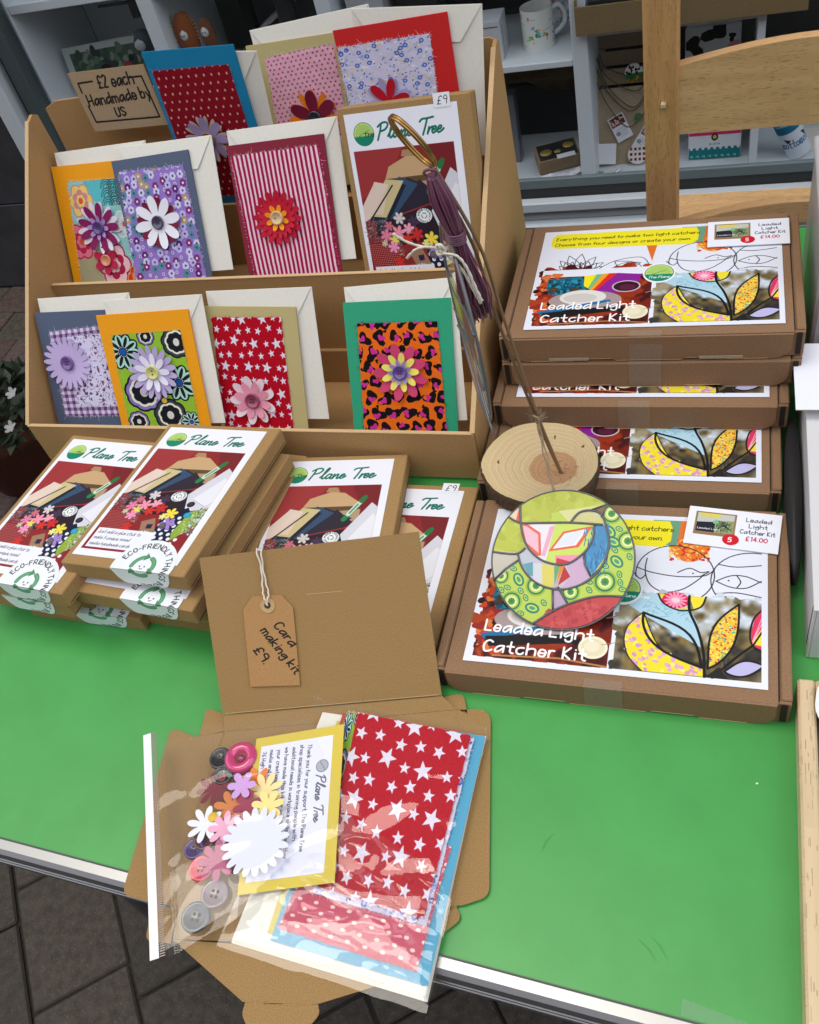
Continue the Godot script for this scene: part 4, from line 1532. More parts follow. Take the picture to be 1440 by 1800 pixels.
	nz.seed = 4
	nz.frequency = 9.0
	grid(st, func(u, w): return v3(-0.97 + u * 0.585, -0.19 - w * 0.14 - 0.02 * sin(u * 9.0), -2.60 + 0.03 * sin(w * 9.0 + u * 3.0) + nz.get_noise_2d(u, w * 3.0) * 0.03), 30, 14)
	tag(obj("cloth", st, plain_mat(lin(0.12, 0.07, 0.03), 0.9)), "brown folded cloth hanging at the back of the lower cubby", "cloth")
	tag(obj("black_board", boxm(-0.62, -0.385, -0.495, -0.345, -2.68, -2.66), M.black), "black panel at the back of the cubby under the brown cloth", "panel")
	var ac = thing("acrylic_stand", "clear acrylic block stand left of the small jewellery box", "display stand", Transform3D(Basis.IDENTITY, v3(-0.60, -0.497, -2.52)))
	obj("acrylic_block", boxm(-0.03, 0.03, 0, 0.20, -0.02, 0.02, 0.002), plain_mat(lin(0.16, 0.17, 0.18), 0.25), ac)
	# small kraft box of earrings
	var eb = thing("jewellery_box", "small open kraft box with three gold earrings on black pad", "box", Transform3D(Basis.from_euler(v3(0.25, 0.35, 0)), v3(-0.458, -0.465, -2.46)))
	obj("box_body", boxm(-0.058, 0.058, -0.02, 0.022, -0.035, 0.035), speckled(Color(0.30, 0.21, 0.12), 0.1, 0.1, 6, 0.8, 50), eb)
	obj("pad", boxm(-0.053, 0.053, 0.0222, 0.024, -0.030, 0.030, 0.0), M.black, eb)
	for p in [[-0.032, 0.004, 0.017], [0.0, 0.008, 0.010], [0.034, -0.008, 0.016]]:
		st = smooth()
		lathe(st, [[0.0, 0.004], [p[2] * 0.7, 0.0035], [p[2], 0.001], [p[2], 0.0]], 20, Transform3D(Basis.IDENTITY.scaled(v3(1, 1, 0.75)), v3(p[0], 0.0242, p[1])))
		obj("earring", st, plain_mat(lin(0.40, 0.29, 0.07), 0.4, 0.5, 0.5), eb)
	obj("paper_band", boxm(-0.006, 0.045, 0.0242, 0.0252, 0.022, 0.038, 0.0), M.white, eb)
	var rc = thing("paper_slips", "crumpled white paper slips lying in front of the jewellery box", "paper", Transform3D(Basis.from_euler(v3(0, 0.3, 0)), v3(-0.45, -0.495, -2.385)))
	for k in 4:
		st = smooth()
		var kk = k
		grid(st, func(u, w): return v3(-0.045 + kk * 0.022 + u * 0.045, 0.004 + kk * 0.003 + 0.006 * sin(u * 5 + kk) + 0.004 * cos(w * 6.0 + kk), -0.015 + w * 0.03 + 0.004 * sin(kk * 3.0 + u * 2.0)), 8, 5)
		obj("slip", st, M.white_paper, rc)

	# stand of necklaces
	var ns = thing("necklace_stand", "tan stepped card stand holding necklaces inside the window", "necklace stand", Transform3D(Basis.from_euler(v3(-0.22, 0, 0)), v3(-0.262, -0.495, -2.44)))
	var steps = [[0.0, 0.20], [0.205, 0.245], [0.25, 0.285], [0.29, 0.335]]
	for k in 4:
		obj("card_step", boxm(-0.085, 0.09, steps[k][0], steps[k][1], -0.012 - k * 0.014, -0.009 - k * 0.014, 0.0005), M.kraft_pale, ns)
	for k in 5:
		var yb = [0.10, 0.14, 0.15, 0.19, 0.225][k]
		var yt = [0.235, 0.26, 0.28, 0.28, 0.285][k]
		st = smooth()
		tube(st, spline([v3(-0.085 + k * 0.004, yt, -0.006), v3(-0.05, lerpf(yt, yb, 0.55), 0.0), v3(0.005 + k * 0.006, yb, 0.002), v3(0.06, lerpf(yt, yb, 0.6), 0.0), v3(0.092, yt - 0.01, -0.006)], 6), 0.0014, 6)
		tag(obj("necklace", st, plain_mat(lin(0.07, 0.055, 0.035), 0.5), null, ns.transform), ["dark cord necklace hanging lowest on the tan card stand", "dark cord necklace with green leaf pendant on the tan stand", "dark cord necklace second lowest loop over the round pendant", "dark cord necklace looped behind the round painted pendant", "dark cord necklace hanging highest on the tan card stand"][k], "necklace", "cord necklaces on the stand")
	var pc = Canvas.new(128, 128, C8(226, 226, 220))
	pc.pl([[0, 66], [128, 60], [128, 128], [0, 128]], C8(40, 110, 56))
	for i in 40:
		pc.blot(10 + pc.rnd.randf() * 108, 84 + pc.rnd.randf() * 40, 6, [C8(206, 120, 40), C8(160, 90, 40), C8(50, 90, 40)][i % 3])
	for i in 12:
		pc.blot(16 + pc.rnd.randf() * 96, 16 + pc.rnd.randf() * 50, 9, C8(24, 26, 30), 0.5)
	disc_pendant(ns, v3(0.02, 0.235, 0.004), 0.024, printed(pc.done(), 0.3), "round painted pendant of black and white cows on green field", "pendant")
	pc = Canvas.new(128, 128, C8(226, 220, 212))
	for j in 3:
		for i in 4:
			pc.rect(14 + i * 28, 18 + j * 34, 30 + i * 28, 36 + j * 34, [C8(150, 50, 60), C8(60, 30, 40)][(i + j) % 2])
	disc_pendant(ns, v3(0.028, 0.028, 0.006), 0.026, printed(pc.done(), 0.3), "round pink and white checked badge at the foot of tan stand", "badge")
	disc_pendant(ns, v3(0.03, 0.125, 0.004), 0.010, plain_mat(lin(0.05, 0.16, 0.06), 0.4), "small green leaf pendant between the two business cards", "pendant")
	pc = Canvas.new(100, 160, C8(226, 228, 232))
	pc.rect(6, 6, 94, 64, C8(110, 40, 50))
	for i in 30:
		pc.blot(12 + pc.rnd.randf() * 76, 12 + pc.rnd.randf() * 46, 6, [C8(190, 160, 140), C8(60, 30, 40), C8(206, 190, 180)][i % 3])
	for k in 5:
		pc.rect(20 + k * 3, 84 + k * 12, 84, 87 + k * 12, C8(150, 150, 160))
	pc.ell(24, 110, 14, 14, C8(140, 150, 160))
	var bm = printed(pc.done(), 0.5)
	for q in [[-0.018, 0.10, 0.45, "white and maroon business card upper left on the tan stand"], [0.048, 0.065, -0.6, "white and maroon business card by the chair post on tan stand"]]:
		st = flat()
		pic(st, v3(-0.022, 0.034, 0), v3(0.022, 0.034, 0), v3(0.022, -0.034, 0), v3(-0.022, -0.034, 0))
		tag(obj("business_card", st, bm, null, ns.transform * Transform3D(Basis.from_euler(v3(0, 0, q[2])), v3(q[0], q[1], 0.001 + q[0] * 0.02))), q[3], "business card", "business cards on the necklace stand")
	st = flat()
	box(st, v3(0.05, 0.055, 0.001))
	tag(obj("price_ticket", st, M.white_paper, null, ns.transform * Transform3D(Basis.from_euler(v3(0, 0, -0.05)), v3(-0.055, 0.035, 0.008))), "white paper ticket leaning at the left foot of tan stand", "ticket")
	for k in 3:
		st = flat()
		box(st, v3(0.018, 0.006, 0.006), Transform3D.IDENTITY, 0.001)
		tag(obj("metal_clip", st, plain_mat(lin(0.6, 0.62, 0.62), 0.2, 0.5, 0.9), null, Transform3D(Basis.from_euler(v3(0, 0.7 * k - 0.6, 0.2)), v3(-0.33 + k * 0.022, -0.49, -2.40 + 0.008 * (k % 2)))), ["shiny metal clip under left end of the white paper ticket", "shiny metal clip under the middle of the white paper ticket", "shiny metal clip lying right of the white paper ticket"][k], "clip", "metal clips")

	# cardboard tray across the top of the right-hand cubbies
	var tr = thing("cardboard_tray", "long shallow tan cardboard tray across the top of the window shelves", "tray", Transform3D(Basis.IDENTITY, v3(-0.10, -0.096, -2.335)))
	var km = speckled(Color(0.22, 0.155, 0.07), 0.12, 0.12, 5, 0.8, 52)
	obj("front_wall", boxm(-0.262, 0.258, 0, 0.066, -0.004, 0, 0.001), km, tr)
	obj("back_wall", boxm(-0.262, 0.258, 0, 0.10, -0.24, -0.236, 0.001), km, tr)
	obj("side_wall", boxm(-0.262, -0.258, 0, 0.08, -0.236, -0.004, 0.001), km, tr)
	obj("side_wall", boxm(0.254, 0.258, 0, 0.08, -0.236, -0.004, 0.001), km, tr)
	obj("tray_floor", boxm(-0.258, 0.254, 0.0, 0.003, -0.236, -0.004, 0.0), km, tr)
	for k in 4:
		tag(obj("book", boxm(-0.33 + k * 0.11, -0.235 + k * 0.11, -0.092, -0.028 - 0.004 * (k % 2), -2.55, -2.36), [M.black, plain_mat(lin(0.03, 0.06, 0.05), 0.5), plain_mat(lin(0.05, 0.04, 0.05), 0.5), M.black][k]), "dark packet in the cardboard tray, number %s from the left end" % ["one", "two", "three", "four"][k], "packet", "dark packets in the cardboard tray")

	# tea towels and a cow print pack
	var tc = Canvas.new(300, 260, C8(214, 220, 222))
	tc.rect(0, 0, 300, 136, C8(206, 46, 112))
	tc.centred("BEST WORLDS FINEST", 150, 76, 22, 4.4, C8(232, 214, 222), 0.0, 0.66)
	tc.centred("TEA TOWEL", 150, 112, 24, 4.8, C8(232, 214, 222), 0.0, 0.7)
	tc.ell(150, 146, 20, 20, C8(30, 32, 30))
	tc.ell(150, 146, 11, 11, C8(206, 180, 90))
	tc.centred("100% COTTON", 150, 188, 9, 1.6, C8(110, 116, 124), 0.0, 0.8)
	tc.rect(0, 200, 300, 260, C8(20, 120, 124))
	for i in 9:
		tc.pl([[i * 34 + 6, 199], [i * 34 + 26, 199], [i * 34 + 20, 213], [i * 34 + 10, 211]], C8(214, 220, 222))
		tc.pl([[i * 36 + 4, 246], [i * 36 + 22, 240], [i * 36 + 26, 256]], C8(120, 190, 180))
	var tt = thing("tea_towel_pack", "folded tea towel pack banded pink white and teal on white shelf", "tea towel", Transform3D(Basis.from_euler(v3(-0.08, 0, 0)), v3(-0.034, -0.497, -2.44)))
	obj("towel_body", boxm(-0.067, 0.067, 0, 0.19, -0.05, -0.001, 0.012), M.white, tt)
	st = flat()
	pic(st, v3(-0.0655, 0.135, 0.001), v3(0.0655, 0.135, 0.001), v3(0.0655, 0.004, 0.001), v3(-0.0655, 0.004, 0.001))
	obj("printed_band", st, printed(tc.done(), 0.6), tt)
	var wc = Canvas.new(200, 160, C8(206, 212, 214))
	for q in [[30, 60, 30], [110, 20, 34], [100, 110, 26], [130, 130, 18], [60, 150, 30], [170, 40, 12]]:
		wc.blot(q[0], q[1], q[2], C8(22, 20, 22), 0.6, 1.2, 0.9)
	wc.blot(180, 80, 26, C8(214, 150, 160), 0.5)
	wc.blot(80, 116, 12, C8(170, 140, 100), 0.5)
	var cw = thing("cow_print_pack", "white cow print pack with black patches above the tea towel", "tea towel", Transform3D(Basis.from_euler(v3(-0.1, 0, 0)), v3(-0.045, -0.30, -2.50)))
	obj("pack_body", boxm(-0.07, 0.065, 0, 0.125, -0.04, -0.001, 0.01), M.white, cw)
	st = flat()
	pic(st, v3(-0.068, 0.123, 0.0012), v3(0.063, 0.123, 0.0012), v3(0.063, 0.002, 0.0012), v3(-0.068, 0.002, 0.0012))
	obj("cow_print", st, printed(wc.done(), 0.7), cw)
	for k in 2:
		tag(obj("wooden_peg", boxm(-0.05 + k * 0.035, -0.035 + k * 0.035, -0.175, -0.09, -2.58, -2.565), plain_mat(lin(0.30, 0.12, 0.03), 0.6)), "orange wooden slat behind the cow print pack, %s one" % ["left", "right"][k], "slat", "orange slats")
	# leaning roll
	var rc2 = Canvas.new(256, 256, C8(206, 216, 222))
	rc2.rect(0, 96, 256, 160, C8(24, 104, 132))
	rc2.rect(0, 60, 256, 66, C8(24, 104, 132))
	for k in 4:
		rc2.text("ROLL", 4 + k * 64, 52, 40, 8, C8(50, 110, 130), 0.1, 0.0, 0.5)
		rc2.text("towel", 8 + k * 64, 132, 18, 3, C8(150, 200, 214), 0.1, 0.0, 0.7)
		rc2.text("cotton", 6 + k * 64, 214, 26, 4, C8(90, 110, 150), 0.1, 0.0, 0.55)
		rc2.pl([[k * 64 + 20, 176], [k * 64 + 44, 186], [k * 64 + 30, 196]], C8(40, 44, 50))
	var ro = thing("rolled_towel", "rolled white and teal printed towel leaning in the right cubby", "rolled towel", Transform3D(Basis.from_euler(v3(-0.15, 0.4, 0.42)), v3(0.178, -0.485, -2.43)))
	st = smooth()
	grid(st, func(u, w): return v3(0.031 * cos(-u * TAU), 0.20 * (1.0 - w), 0.031 * sin(-u * TAU)), 28, 1)
	obj("towel_roll", st, printed(rc2.done(), 0.7), ro)
	st = flat()
	lathe(st, [[0.0, 0.0], [0.031, 0.0]], 24)
	lathe(st, [[0.0, 0.2], [0.031, 0.2]], 24)
	obj("roll_end", st, M.white, ro)
	tag(obj("notepad", boxm(0.17, 0.27, -0.497, -0.485, -2.55, -2.44), M.cream), "cream notepad lying behind the rolled towel", "notepad")
	# left cubbies: picture, doll and two knitted figures
	var lc = Canvas.new(256, 96, C8(170, 180, 176))
	lc.rect(20, 16, 240, 96, C8(64, 84, 72))
	for i in 60:
		lc.blot(20 + lc.rnd.randf() * 200, 20 + lc.rnd.randf() * 76, lc.rnd.randf_range(6, 18), [C8(50, 74, 58), C8(84, 104, 84), C8(112, 124, 110), C8(40, 50, 46)][i % 4], 0.5)
	lc.ell(120, 70, 20, 18, C8(20, 22, 24))
	lc.ell(190, 66, 14, 12, C8(140, 40, 60))
	lc.ell(206, 48, 8, 8, C8(20, 20, 24))
	st = flat()
	pic(st, v3(-0.14, 0.11, 0.0065), v3(0.14, 0.11, 0.0065), v3(0.14, 0.0, 0.0065), v3(-0.14, 0.0, 0.0065))
	var pt = thing("painting", "small landscape painting in greys and greens in the left cubby", "painting", Transform3D(Basis.from_euler(v3(-0.2, 0, 0.04)), v3(-1.755, -0.12, -2.46)))
	obj("painted_front", st, printed(lc.done(), 0.6), pt)
	obj("canvas_block", boxm(-0.14, 0.14, 0, 0.11, -0.006, 0.006), plain_mat(lin(0.35, 0.37, 0.36), 0.7), pt)
	var dl = thing("rag_doll", "dark clothed rag doll with pale face beside the painting", "doll", Transform3D(Basis.IDENTITY, v3(-1.60, -0.161, -2.45)))
	st = smooth()
	lathe(st, [[0.0, 0.0], [0.045, 0.0], [0.04, 0.05], [0.022, 0.10], [0.016, 0.112], [0.026, 0.125], [0.028, 0.15], [0.018, 0.172], [0.0, 0.176]], 20)
	obj("doll_body", st, plain_mat(lin(0.04, 0.06, 0.065), 0.9), dl)
	for q in [[0.0, 0.143, 0.018], [0.012, 0.09, 0.012]]:
		st = smooth()
		lathe(st, [[0.0, -q[2]], [q[2] * 0.8, -q[2] * 0.5], [q[2], 0.0], [q[2] * 0.8, q[2] * 0.5], [0.0, q[2]]], 14, Transform3D(Basis.IDENTITY.scaled(v3(1, 1, 0.4)), v3(q[0], q[1], 0.026)))
		obj("doll_face", st, plain_mat(lin(0.34, 0.38, 0.38), 0.8), dl)
	for k in 2:
		var tf = thing("toy_figure", ["orange spiky knitted figure with white face in second cubby", "smaller brown knitted figure with white face right of spiky one"][k], "toy", Transform3D(Basis.IDENTITY, v3(-1.438 + k * 0.062, -0.062, -2.42)), "knitted toys")
		st = smooth()
		var rr = [0.030, 0.021][k]
		lathe(st, [[0.0, 0.0], [rr * 0.8, 0.004], [rr, 0.04], [rr * 0.95, 0.075], [rr * 0.6, 0.10 - k * 0.02], [0.0, 0.104 - k * 0.02]], 18, Transform3D(Basis.IDENTITY.scaled(v3(1, 1.12, 0.7)), Vector3.ZERO))
		obj("knitted_body", st, plain_mat(lin([0.26, 0.16][k], [0.075, 0.06][k], [0.02, 0.025][k]), 0.95), tf)
		st = smooth()
		lathe(st, [[0.0, -0.013], [0.011, -0.006], [0.013, 0.0], [0.011, 0.006], [0.0, 0.013]], 14, Transform3D(Basis.IDENTITY.scaled(v3(0.9, 1.2, 0.4)), v3(0, 0.062, rr * 0.66)))
		obj("face", st, plain_mat(lin(0.6, 0.62, 0.6), 0.8), tf)
		for e in [-1, 1]:
			st = smooth()
			lathe(st, [[0.0, -0.002], [0.002, 0.0], [0.0, 0.002]], 8, Transform3D(Basis.IDENTITY, v3(e * 0.004, 0.064, rr * 0.66 + 0.006)))
			obj("eye", st, M.black, tf)
		if k == 0:
			st = flat()
			for i in 22:
				var a = PI * (i / 21.0) * 1.2 - 0.3
				var p = v3(cos(a) * rr * 0.9, 0.062 + sin(a) * 0.045, 0.005)
				var q = v3(cos(a) * rr * 1.5, 0.062 + sin(a) * 0.066, 0.005)
				var sd = v3(-sin(a), cos(a), 0) * 0.0035
				face(st, [p - sd, p + sd, q], v3(0, 0.06, -1))
			obj("spikes", st, plain_mat(lin(0.34, 0.14, 0.04), 0.95), tf).set_meta("kind", "stuff")
	tag(obj("toy_plinth", boxm(-1.472, -1.35, -0.161, -0.0625, -2.46, -2.39, 0.002), plain_mat(lin(0.25, 0.27, 0.28), 0.6)), "pale block under the two knitted figures in second cubby", "block")
	tag(obj("dark_ornament", boxm(-1.335, -1.305, -0.161, 0.10, -2.6, -2.57), M.black), "dark upright ornament at the right of the knitted figures", "ornament")
	tag(obj("dark_board", boxm(-1.25, -1.03, -0.16, 0.12, -2.66, -2.64), plain_mat(lin(0.04, 0.04, 0.042), 0.6)), "dark framed board at the back behind knitted figures", "board")
	tag(obj("grey_ramp", boxm(-0.16, 0.16, -0.006, 0.006, -0.03, 0.03, 0.002), plain_mat(lin(0.30, 0.31, 0.31), 0.6), null, Transform3D(Basis.from_euler(v3(0, 0, 0.5)), v3(-1.12, 0.03, -2.52))), "slanting grey bar behind the tops of the cards", "bar")
	tag(obj("black_bottle", boxm(-1.16, -1.11, -0.02, 0.16, -2.46, -2.42, 0.012), M.black), "black upright packet right of the slanting grey bar", "packet")
	tag(obj("white_carton", boxm(-0.96, -0.86, -0.161, 0.06, -2.52, -2.42, 0.002), plain_mat(lin(0.5, 0.52, 0.53), 0.5)), "white carton at the left of the middle cubby behind envelopes", "carton")
	tag(obj("black_carton", boxm(-0.84, -0.73, -0.161, 0.02, -2.56, -2.46, 0.002), M.black), "black carton right of the white carton in middle cubby", "carton")
	tag(obj("wire_rail", boxm(-1.80, -1.55, 0.04, 0.047, -2.60, -2.592), plain_mat(lin(0.1, 0.11, 0.11), 0.5)), "thin dark rail crossing the left cubby above the painting", "rail")
	tag(obj("grey_strut", boxm(-1.735, -1.71, -0.02, 0.12, -2.66, -2.65), plain_mat(lin(0.16, 0.17, 0.17), 0.6)), "grey upright strut at the back of the left cubby", "strut")


func disc_pendant(ns, at, r, mat, label, cat):
	var st = flat()
	plate(st, circle_poly(Vector2.ZERO, r, r, 28), 0.003, Transform3D.IDENTITY, Vector2(-r, -r), Vector2(r, r))
	tag(obj(cat, st, mat, null, ns.transform * Transform3D(Basis.IDENTITY, at)), label, cat)


func chair():
	var Z = -1.45
	var t = thing("wooden_chair", "beech wood chair with curved back rails behind the table", "chair", Transform3D(Basis.IDENTITY, v3(0.114, -0.72, Z)))
	for s in [-1, 1]:
		var x = s * 0.214
		obj("back_post", boxm(x - 0.026, x + 0.026, 0.0, 1.16, -0.016, 0.016, 0.004), M.beech_post, t)
		obj("front_leg", boxm(x - 0.02, x + 0.02, 0.0, 0.44, -0.40, -0.36, 0.004), M.beech_post, t)
	var st = flat()
	box(st, v3(0.0075, 0.0075, 0.008), Transform3D(Basis.IDENTITY, v3(-0.211, 0.872, 0.0195)), 0.001)
	obj("peg", st, M.pine, t)
	for q in [[0.818, 0.925, 0.022], [0.56, 0.658, 0.03]]:
		var poly = PackedVector2Array([Vector2(-0.188, q[0]), Vector2(0.188, q[0])])
		for i in 17:
			var u = 1.0 - i / 16.0
			poly.append(Vector2(lerpf(-0.188, 0.188, u), q[1] + q[2] * sin(PI * u)))
		st = flat()
		plate(st, poly, 0.020, Transform3D(Basis.IDENTITY, v3(0, 0, -0.010)))
		obj("back_rail", st, M.beech, t)
	obj("seat", boxm(-0.235, 0.235, 0.44, 0.462, -0.42, -0.02, 0.006), M.beech, t)


func table():
	var k = 0.055
	var t = thing("trestle_table", "folding table with bright green top and aluminium edging", "table", Transform3D(Basis(v3(1, 0, k).normalized(), Vector3.UP, v3(-k, 0, 1).normalized()), v3(0.04, 0, -0.1935)))
	var x0 = -0.985
	var x1 = 0.75
	var D = 1.128
	# origin on the front edge; the top runs back to -D
	var st = flat()
	box(st, v3(x1 - x0, 0.014, D), Transform3D(Basis.IDENTITY, v3((x0 + x1) / 2, -0.007, -D / 2 - 0.0)), 0.001)
	obj("table_top", st, M.green, t)
	# edging: a lipped channel, swept profile
	var prof = [[-0.003, 0.0003], [-0.003, 0.0020], [-0.001, 0.0026], [0.008, 0.0020], [0.0125, -0.001], [0.0145, -0.006], [0.0145, -0.009], [0.0120, -0.0105], [0.0120, -0.0135], [0.0145, -0.015], [0.0145, -0.0185], [0.0120, -0.020], [0.0120, -0.023], [0.0145, -0.0245], [0.0145, -0.031], [0.0, -0.033], [0.0, 0.0]]
	var P = PackedVector2Array()
	for q in prof:
		P.append(Vector2(q[0], q[1]))
	for e in 4:
		st = flat()
		var xf
		var L
		if e == 0:
			L = x1 - x0
			xf = Transform3D(Basis(v3(0, 0, 1), v3(0, 1, 0), v3(-1, 0, 0)), v3(x1, 0, 0))
		elif e == 1:
			L = x1 - x0
			xf = Transform3D(Basis(v3(0, 0, -1), v3(0, 1, 0), v3(1, 0, 0)), v3(x0, 0, -D))
		elif e == 2:
			L = D
			xf = Transform3D(Basis(v3(-1, 0, 0), v3(0, 1, 0), v3(0, 0, -1)), v3(x0, 0, 0))
		else:
			L = D
			xf = Transform3D(Basis(v3(1, 0, 0), v3(0, 1, 0), v3(0, 0, 1)), v3(x1, 0, -D))
		plate(st, P, L, xf)
		obj("edging", st, M.alu, t)
	obj("apron", boxm(x0 + 0.03, x1 - 0.03, -0.075, -0.0145, -D + 0.03, -0.02, 0.002), M.alu_dark, t)
	for p in [[x0 + 0.08, -0.1], [x1 - 0.08, -0.1], [x0 + 0.08, -D + 0.1], [x1 - 0.08, -D + 0.1]]:
		st = smooth()
		tube(st, [v3(p[0], -0.07, p[1]), v3(p[0], -0.72, p[1])], 0.014, 12)
		obj("leg", st, M.alu, t)
	# faint scuffs and a scrap of clear tape on the green top
	for q in [[-0.085, -0.055, 0.7], [-0.075, -0.06, 0.8], [-0.18, -0.11, -1.2]]:
		st = flat()
		plate(st, pv([[0, 0], [0.010, 0.0012], [0.022, 0.0], [0.011, 0.0026]]), 0.0002, Transform3D(Basis.from_euler(v3(-PI / 2, 0, 0)), v3(0, 0, 0)).rotated(Vector3.UP, -q[2]).translated(v3(q[0], 0.0002, q[1])))
		obj("scuff", st, plain_mat(lin(0.05, 0.29, 0.06), 0.5), t)
	st = flat()
	plate(st, pv([[0, 0], [0.05, 0], [0.05, 0.010], [0.0, 0.013]]), 0.0001, Transform3D(Basis(v3(1, 0, 0.05), v3(0, 0, -1), v3(0, 1, 0)), v3(-0.045, 0.0004, -0.005)))
	var tm = M.tape.duplicate()
	tm.albedo_color = Color(0.7, 0.8, 0.72, 0.10)
	obj("tape_scrap", st, tm, t)
	st = flat()
	box(st, v3(0.0022, 0.0006, 0.0014), Transform3D(Basis.from_euler(v3(0, 0.5, 0)), v3(0.0, 0.0008, -0.215)), 0.0)
	obj("paper_speck", st, M.white, t)


# ------------------------------------------------------------------ the card display
func display_stand():
	var t = thing("display_stand", "three tier tan cardboard stand full of greeting cards", "display stand", Transform3D(Basis.IDENTITY, v3(-0.609, 0.004, -0.95)))
	var ox = v3(0.609, -0.004, 0.95)
	# side panels, as thick folded board
	for s in 2:
		var x = [-0.937, -0.279][s]
		var zb = [-1.128, -1.190][s]
		var zt = [-1.108, -1.176][s]
		var P = pv([[0.778, 0.004], [-zb, 0.004], [-zt - 0.004, 0.378], [-zt - 0.014, 0.383], [-zt - 0.028, 0.378], [0.779, 0.084]])
		var st = flat()
		plate(st, P, 0.005, Transform3D(Basis(v3(0, 0, -1), v3(0, 1, 0), v3(1, 0, 0)), ox + v3(x - 0.0025, 0, 0)))
		var sp = obj("side_panel", st, M.kraft_stand, t)
		st = flat()
		var a = v3(x, 0.082, -0.7765)
		var b = v3(x, 0.3795, zt + 0.027)
		var d = (b - a)
		var m = (a + b) * 0.5
		box(st, v3(0.0062, d.length(), 0.0012), Transform3D(Basis(Vector3.RIGHT, d.normalized(), Vector3.RIGHT.cross(d.normalized())), ox + m + v3(0, 0.001, 0.001)), 0.0003)
		obj("cut_edge", st, M.kraft_stand_edge, sp)
	var W = [-0.9345, -0.2815]
	obj("front_lip", boxm(W[0] - 0.002, W[1] + 0.004, 0.004, 0.0815, -0.7775, -0.774, 0.0008), M.kraft_stand, t, Transform3D(Basis.IDENTITY, ox))
	obj("lip_edge", boxm(W[0] - 0.002, W[1] + 0.002, 0.0817, 0.0832, -0.779, -0.7735, 0.0005), M.kraft_stand_edge, t, Transform3D(Basis.IDENTITY, ox))
	obj("tray_floor", boxm(W[0], W[1], 0.012, 0.015, -0.9535, -0.779, 0.0), M.kraft_stand, t, Transform3D(Basis.IDENTITY, ox))
	obj("middle_riser", boxm(W[0], W[1], 0.004, 0.194, -0.9575, -0.954, 0.0008), M.kraft_stand, t, Transform3D(Basis.IDENTITY, ox))
	obj("riser_edge", boxm(W[0] + 0.003, W[1], 0.1942, 0.1956, -0.9585, -0.953, 0.0004), M.kraft_stand_edge, t, Transform3D(Basis.IDENTITY, ox))
	obj("riser_backing", boxm(W[0] + 0.01, W[1] - 0.01, 0.0152, 0.073, -0.9535, -0.947, 0.0006), M.kraft_stand, t, Transform3D(Basis.IDENTITY, ox))
	obj("tray_floor", boxm(W[0], W[1], 0.128, 0.131, -1.083, -0.958, 0.0), M.kraft_stand, t, Transform3D(Basis.IDENTITY, ox))
	obj("top_riser", boxm(W[0], W[1], 0.004, 0.2315, -1.087, -1.0835, 0.0008), M.kraft_stand, t, Transform3D(Basis.IDENTITY, ox))
	obj("tray_floor", boxm(W[0], W[1], 0.215, 0.218, -1.125, -1.0875, 0.0), M.kraft_stand, t, Transform3D(Basis.IDENTITY, ox))
	var bp = flat()
	var bl = v3(W[0], 0, -1.129)
	var br = v3(W[1], 0, -1.189)
	var bd = (br - bl)
	plate(bp, pv([[0, 0.004], [bd.length(), 0.004], [bd.length(), 0.372], [bd.length() - 0.01, 0.378], [0.02, 0.384], [0.0, 0.376]]), 0.004, Transform3D(Basis(bd.normalized(), Vector3.UP, bd.normalized().cross(Vector3.UP)), ox + bl))
	obj("back_panel", bp, M.kraft_stand, t)
	# price sign held against the back panel
	var st = flat()
	box(st, v3(0.118, 0.083, 0.0012), Transform3D(Basis.IDENTITY, Vector3.ZERO), 0.0003)
	var sg = thing("price_sign", "small kraft sign handwritten two pounds each at top left of stand", "sign", Transform3D(Basis.from_euler(v3(0.02, 0.02, -0.01)), v3(-0.7945, 0.3868, -1.104)))
	obj("sign_card", st, M.kraft_tag, sg)
	st = flat()
	pic(st, v3(-0.059, 0.0415, 0.0008), v3(0.059, 0.0415, 0.0008), v3(0.059, -0.0415, 0.0008), v3(-0.059, -0.0415, 0.0008))
	obj("handwriting", st, printed(sign_tex(), 0.7), sg)


func card_xf(xb, yb, zb, lean, roll):
	var l = deg_to_rad(lean)
	var r = deg_to_rad(roll)
	var u0 = Vector3.RIGHT
	var w0 = v3(0, cos(l), -sin(l))
	var u = u0 * cos(r) + w0 * sin(r)
	var w = u0 * -sin(r) + w0 * cos(r)
	return Transform3D(Basis(u, w, u.cross(w)), v3(xb, yb, zb))


func envelope(label, xf, w, h = 0.178, seam = true):
	var e = thing("envelope", label, "envelope", xf, "cream envelopes behind the cards")
	var st = flat()
	box(st, v3(w, h, 0.0009), Transform3D(Basis.IDENTITY, v3(0, h / 2, 0)), 0.0003)
	obj("pocket", st, M.cream, e)
	st = flat()
	plate(st, pv([[-w / 2 + 0.0008, h - 0.0006], [-w / 2 + 0.028, h - 0.040], [w / 2 - 0.028, h - 0.040], [w / 2 - 0.0008, h - 0.0006]]), 0.0004, Transform3D(Basis.IDENTITY, v3(0, h, 0)) * Transform3D(Basis.from_euler(v3(-0.035, 0, 0)), v3(0, 0, 0.0006)) * Transform3D(Basis.IDENTITY, v3(0, -h, 0)))
	obj("flap", st, M.cream, e)
	return e


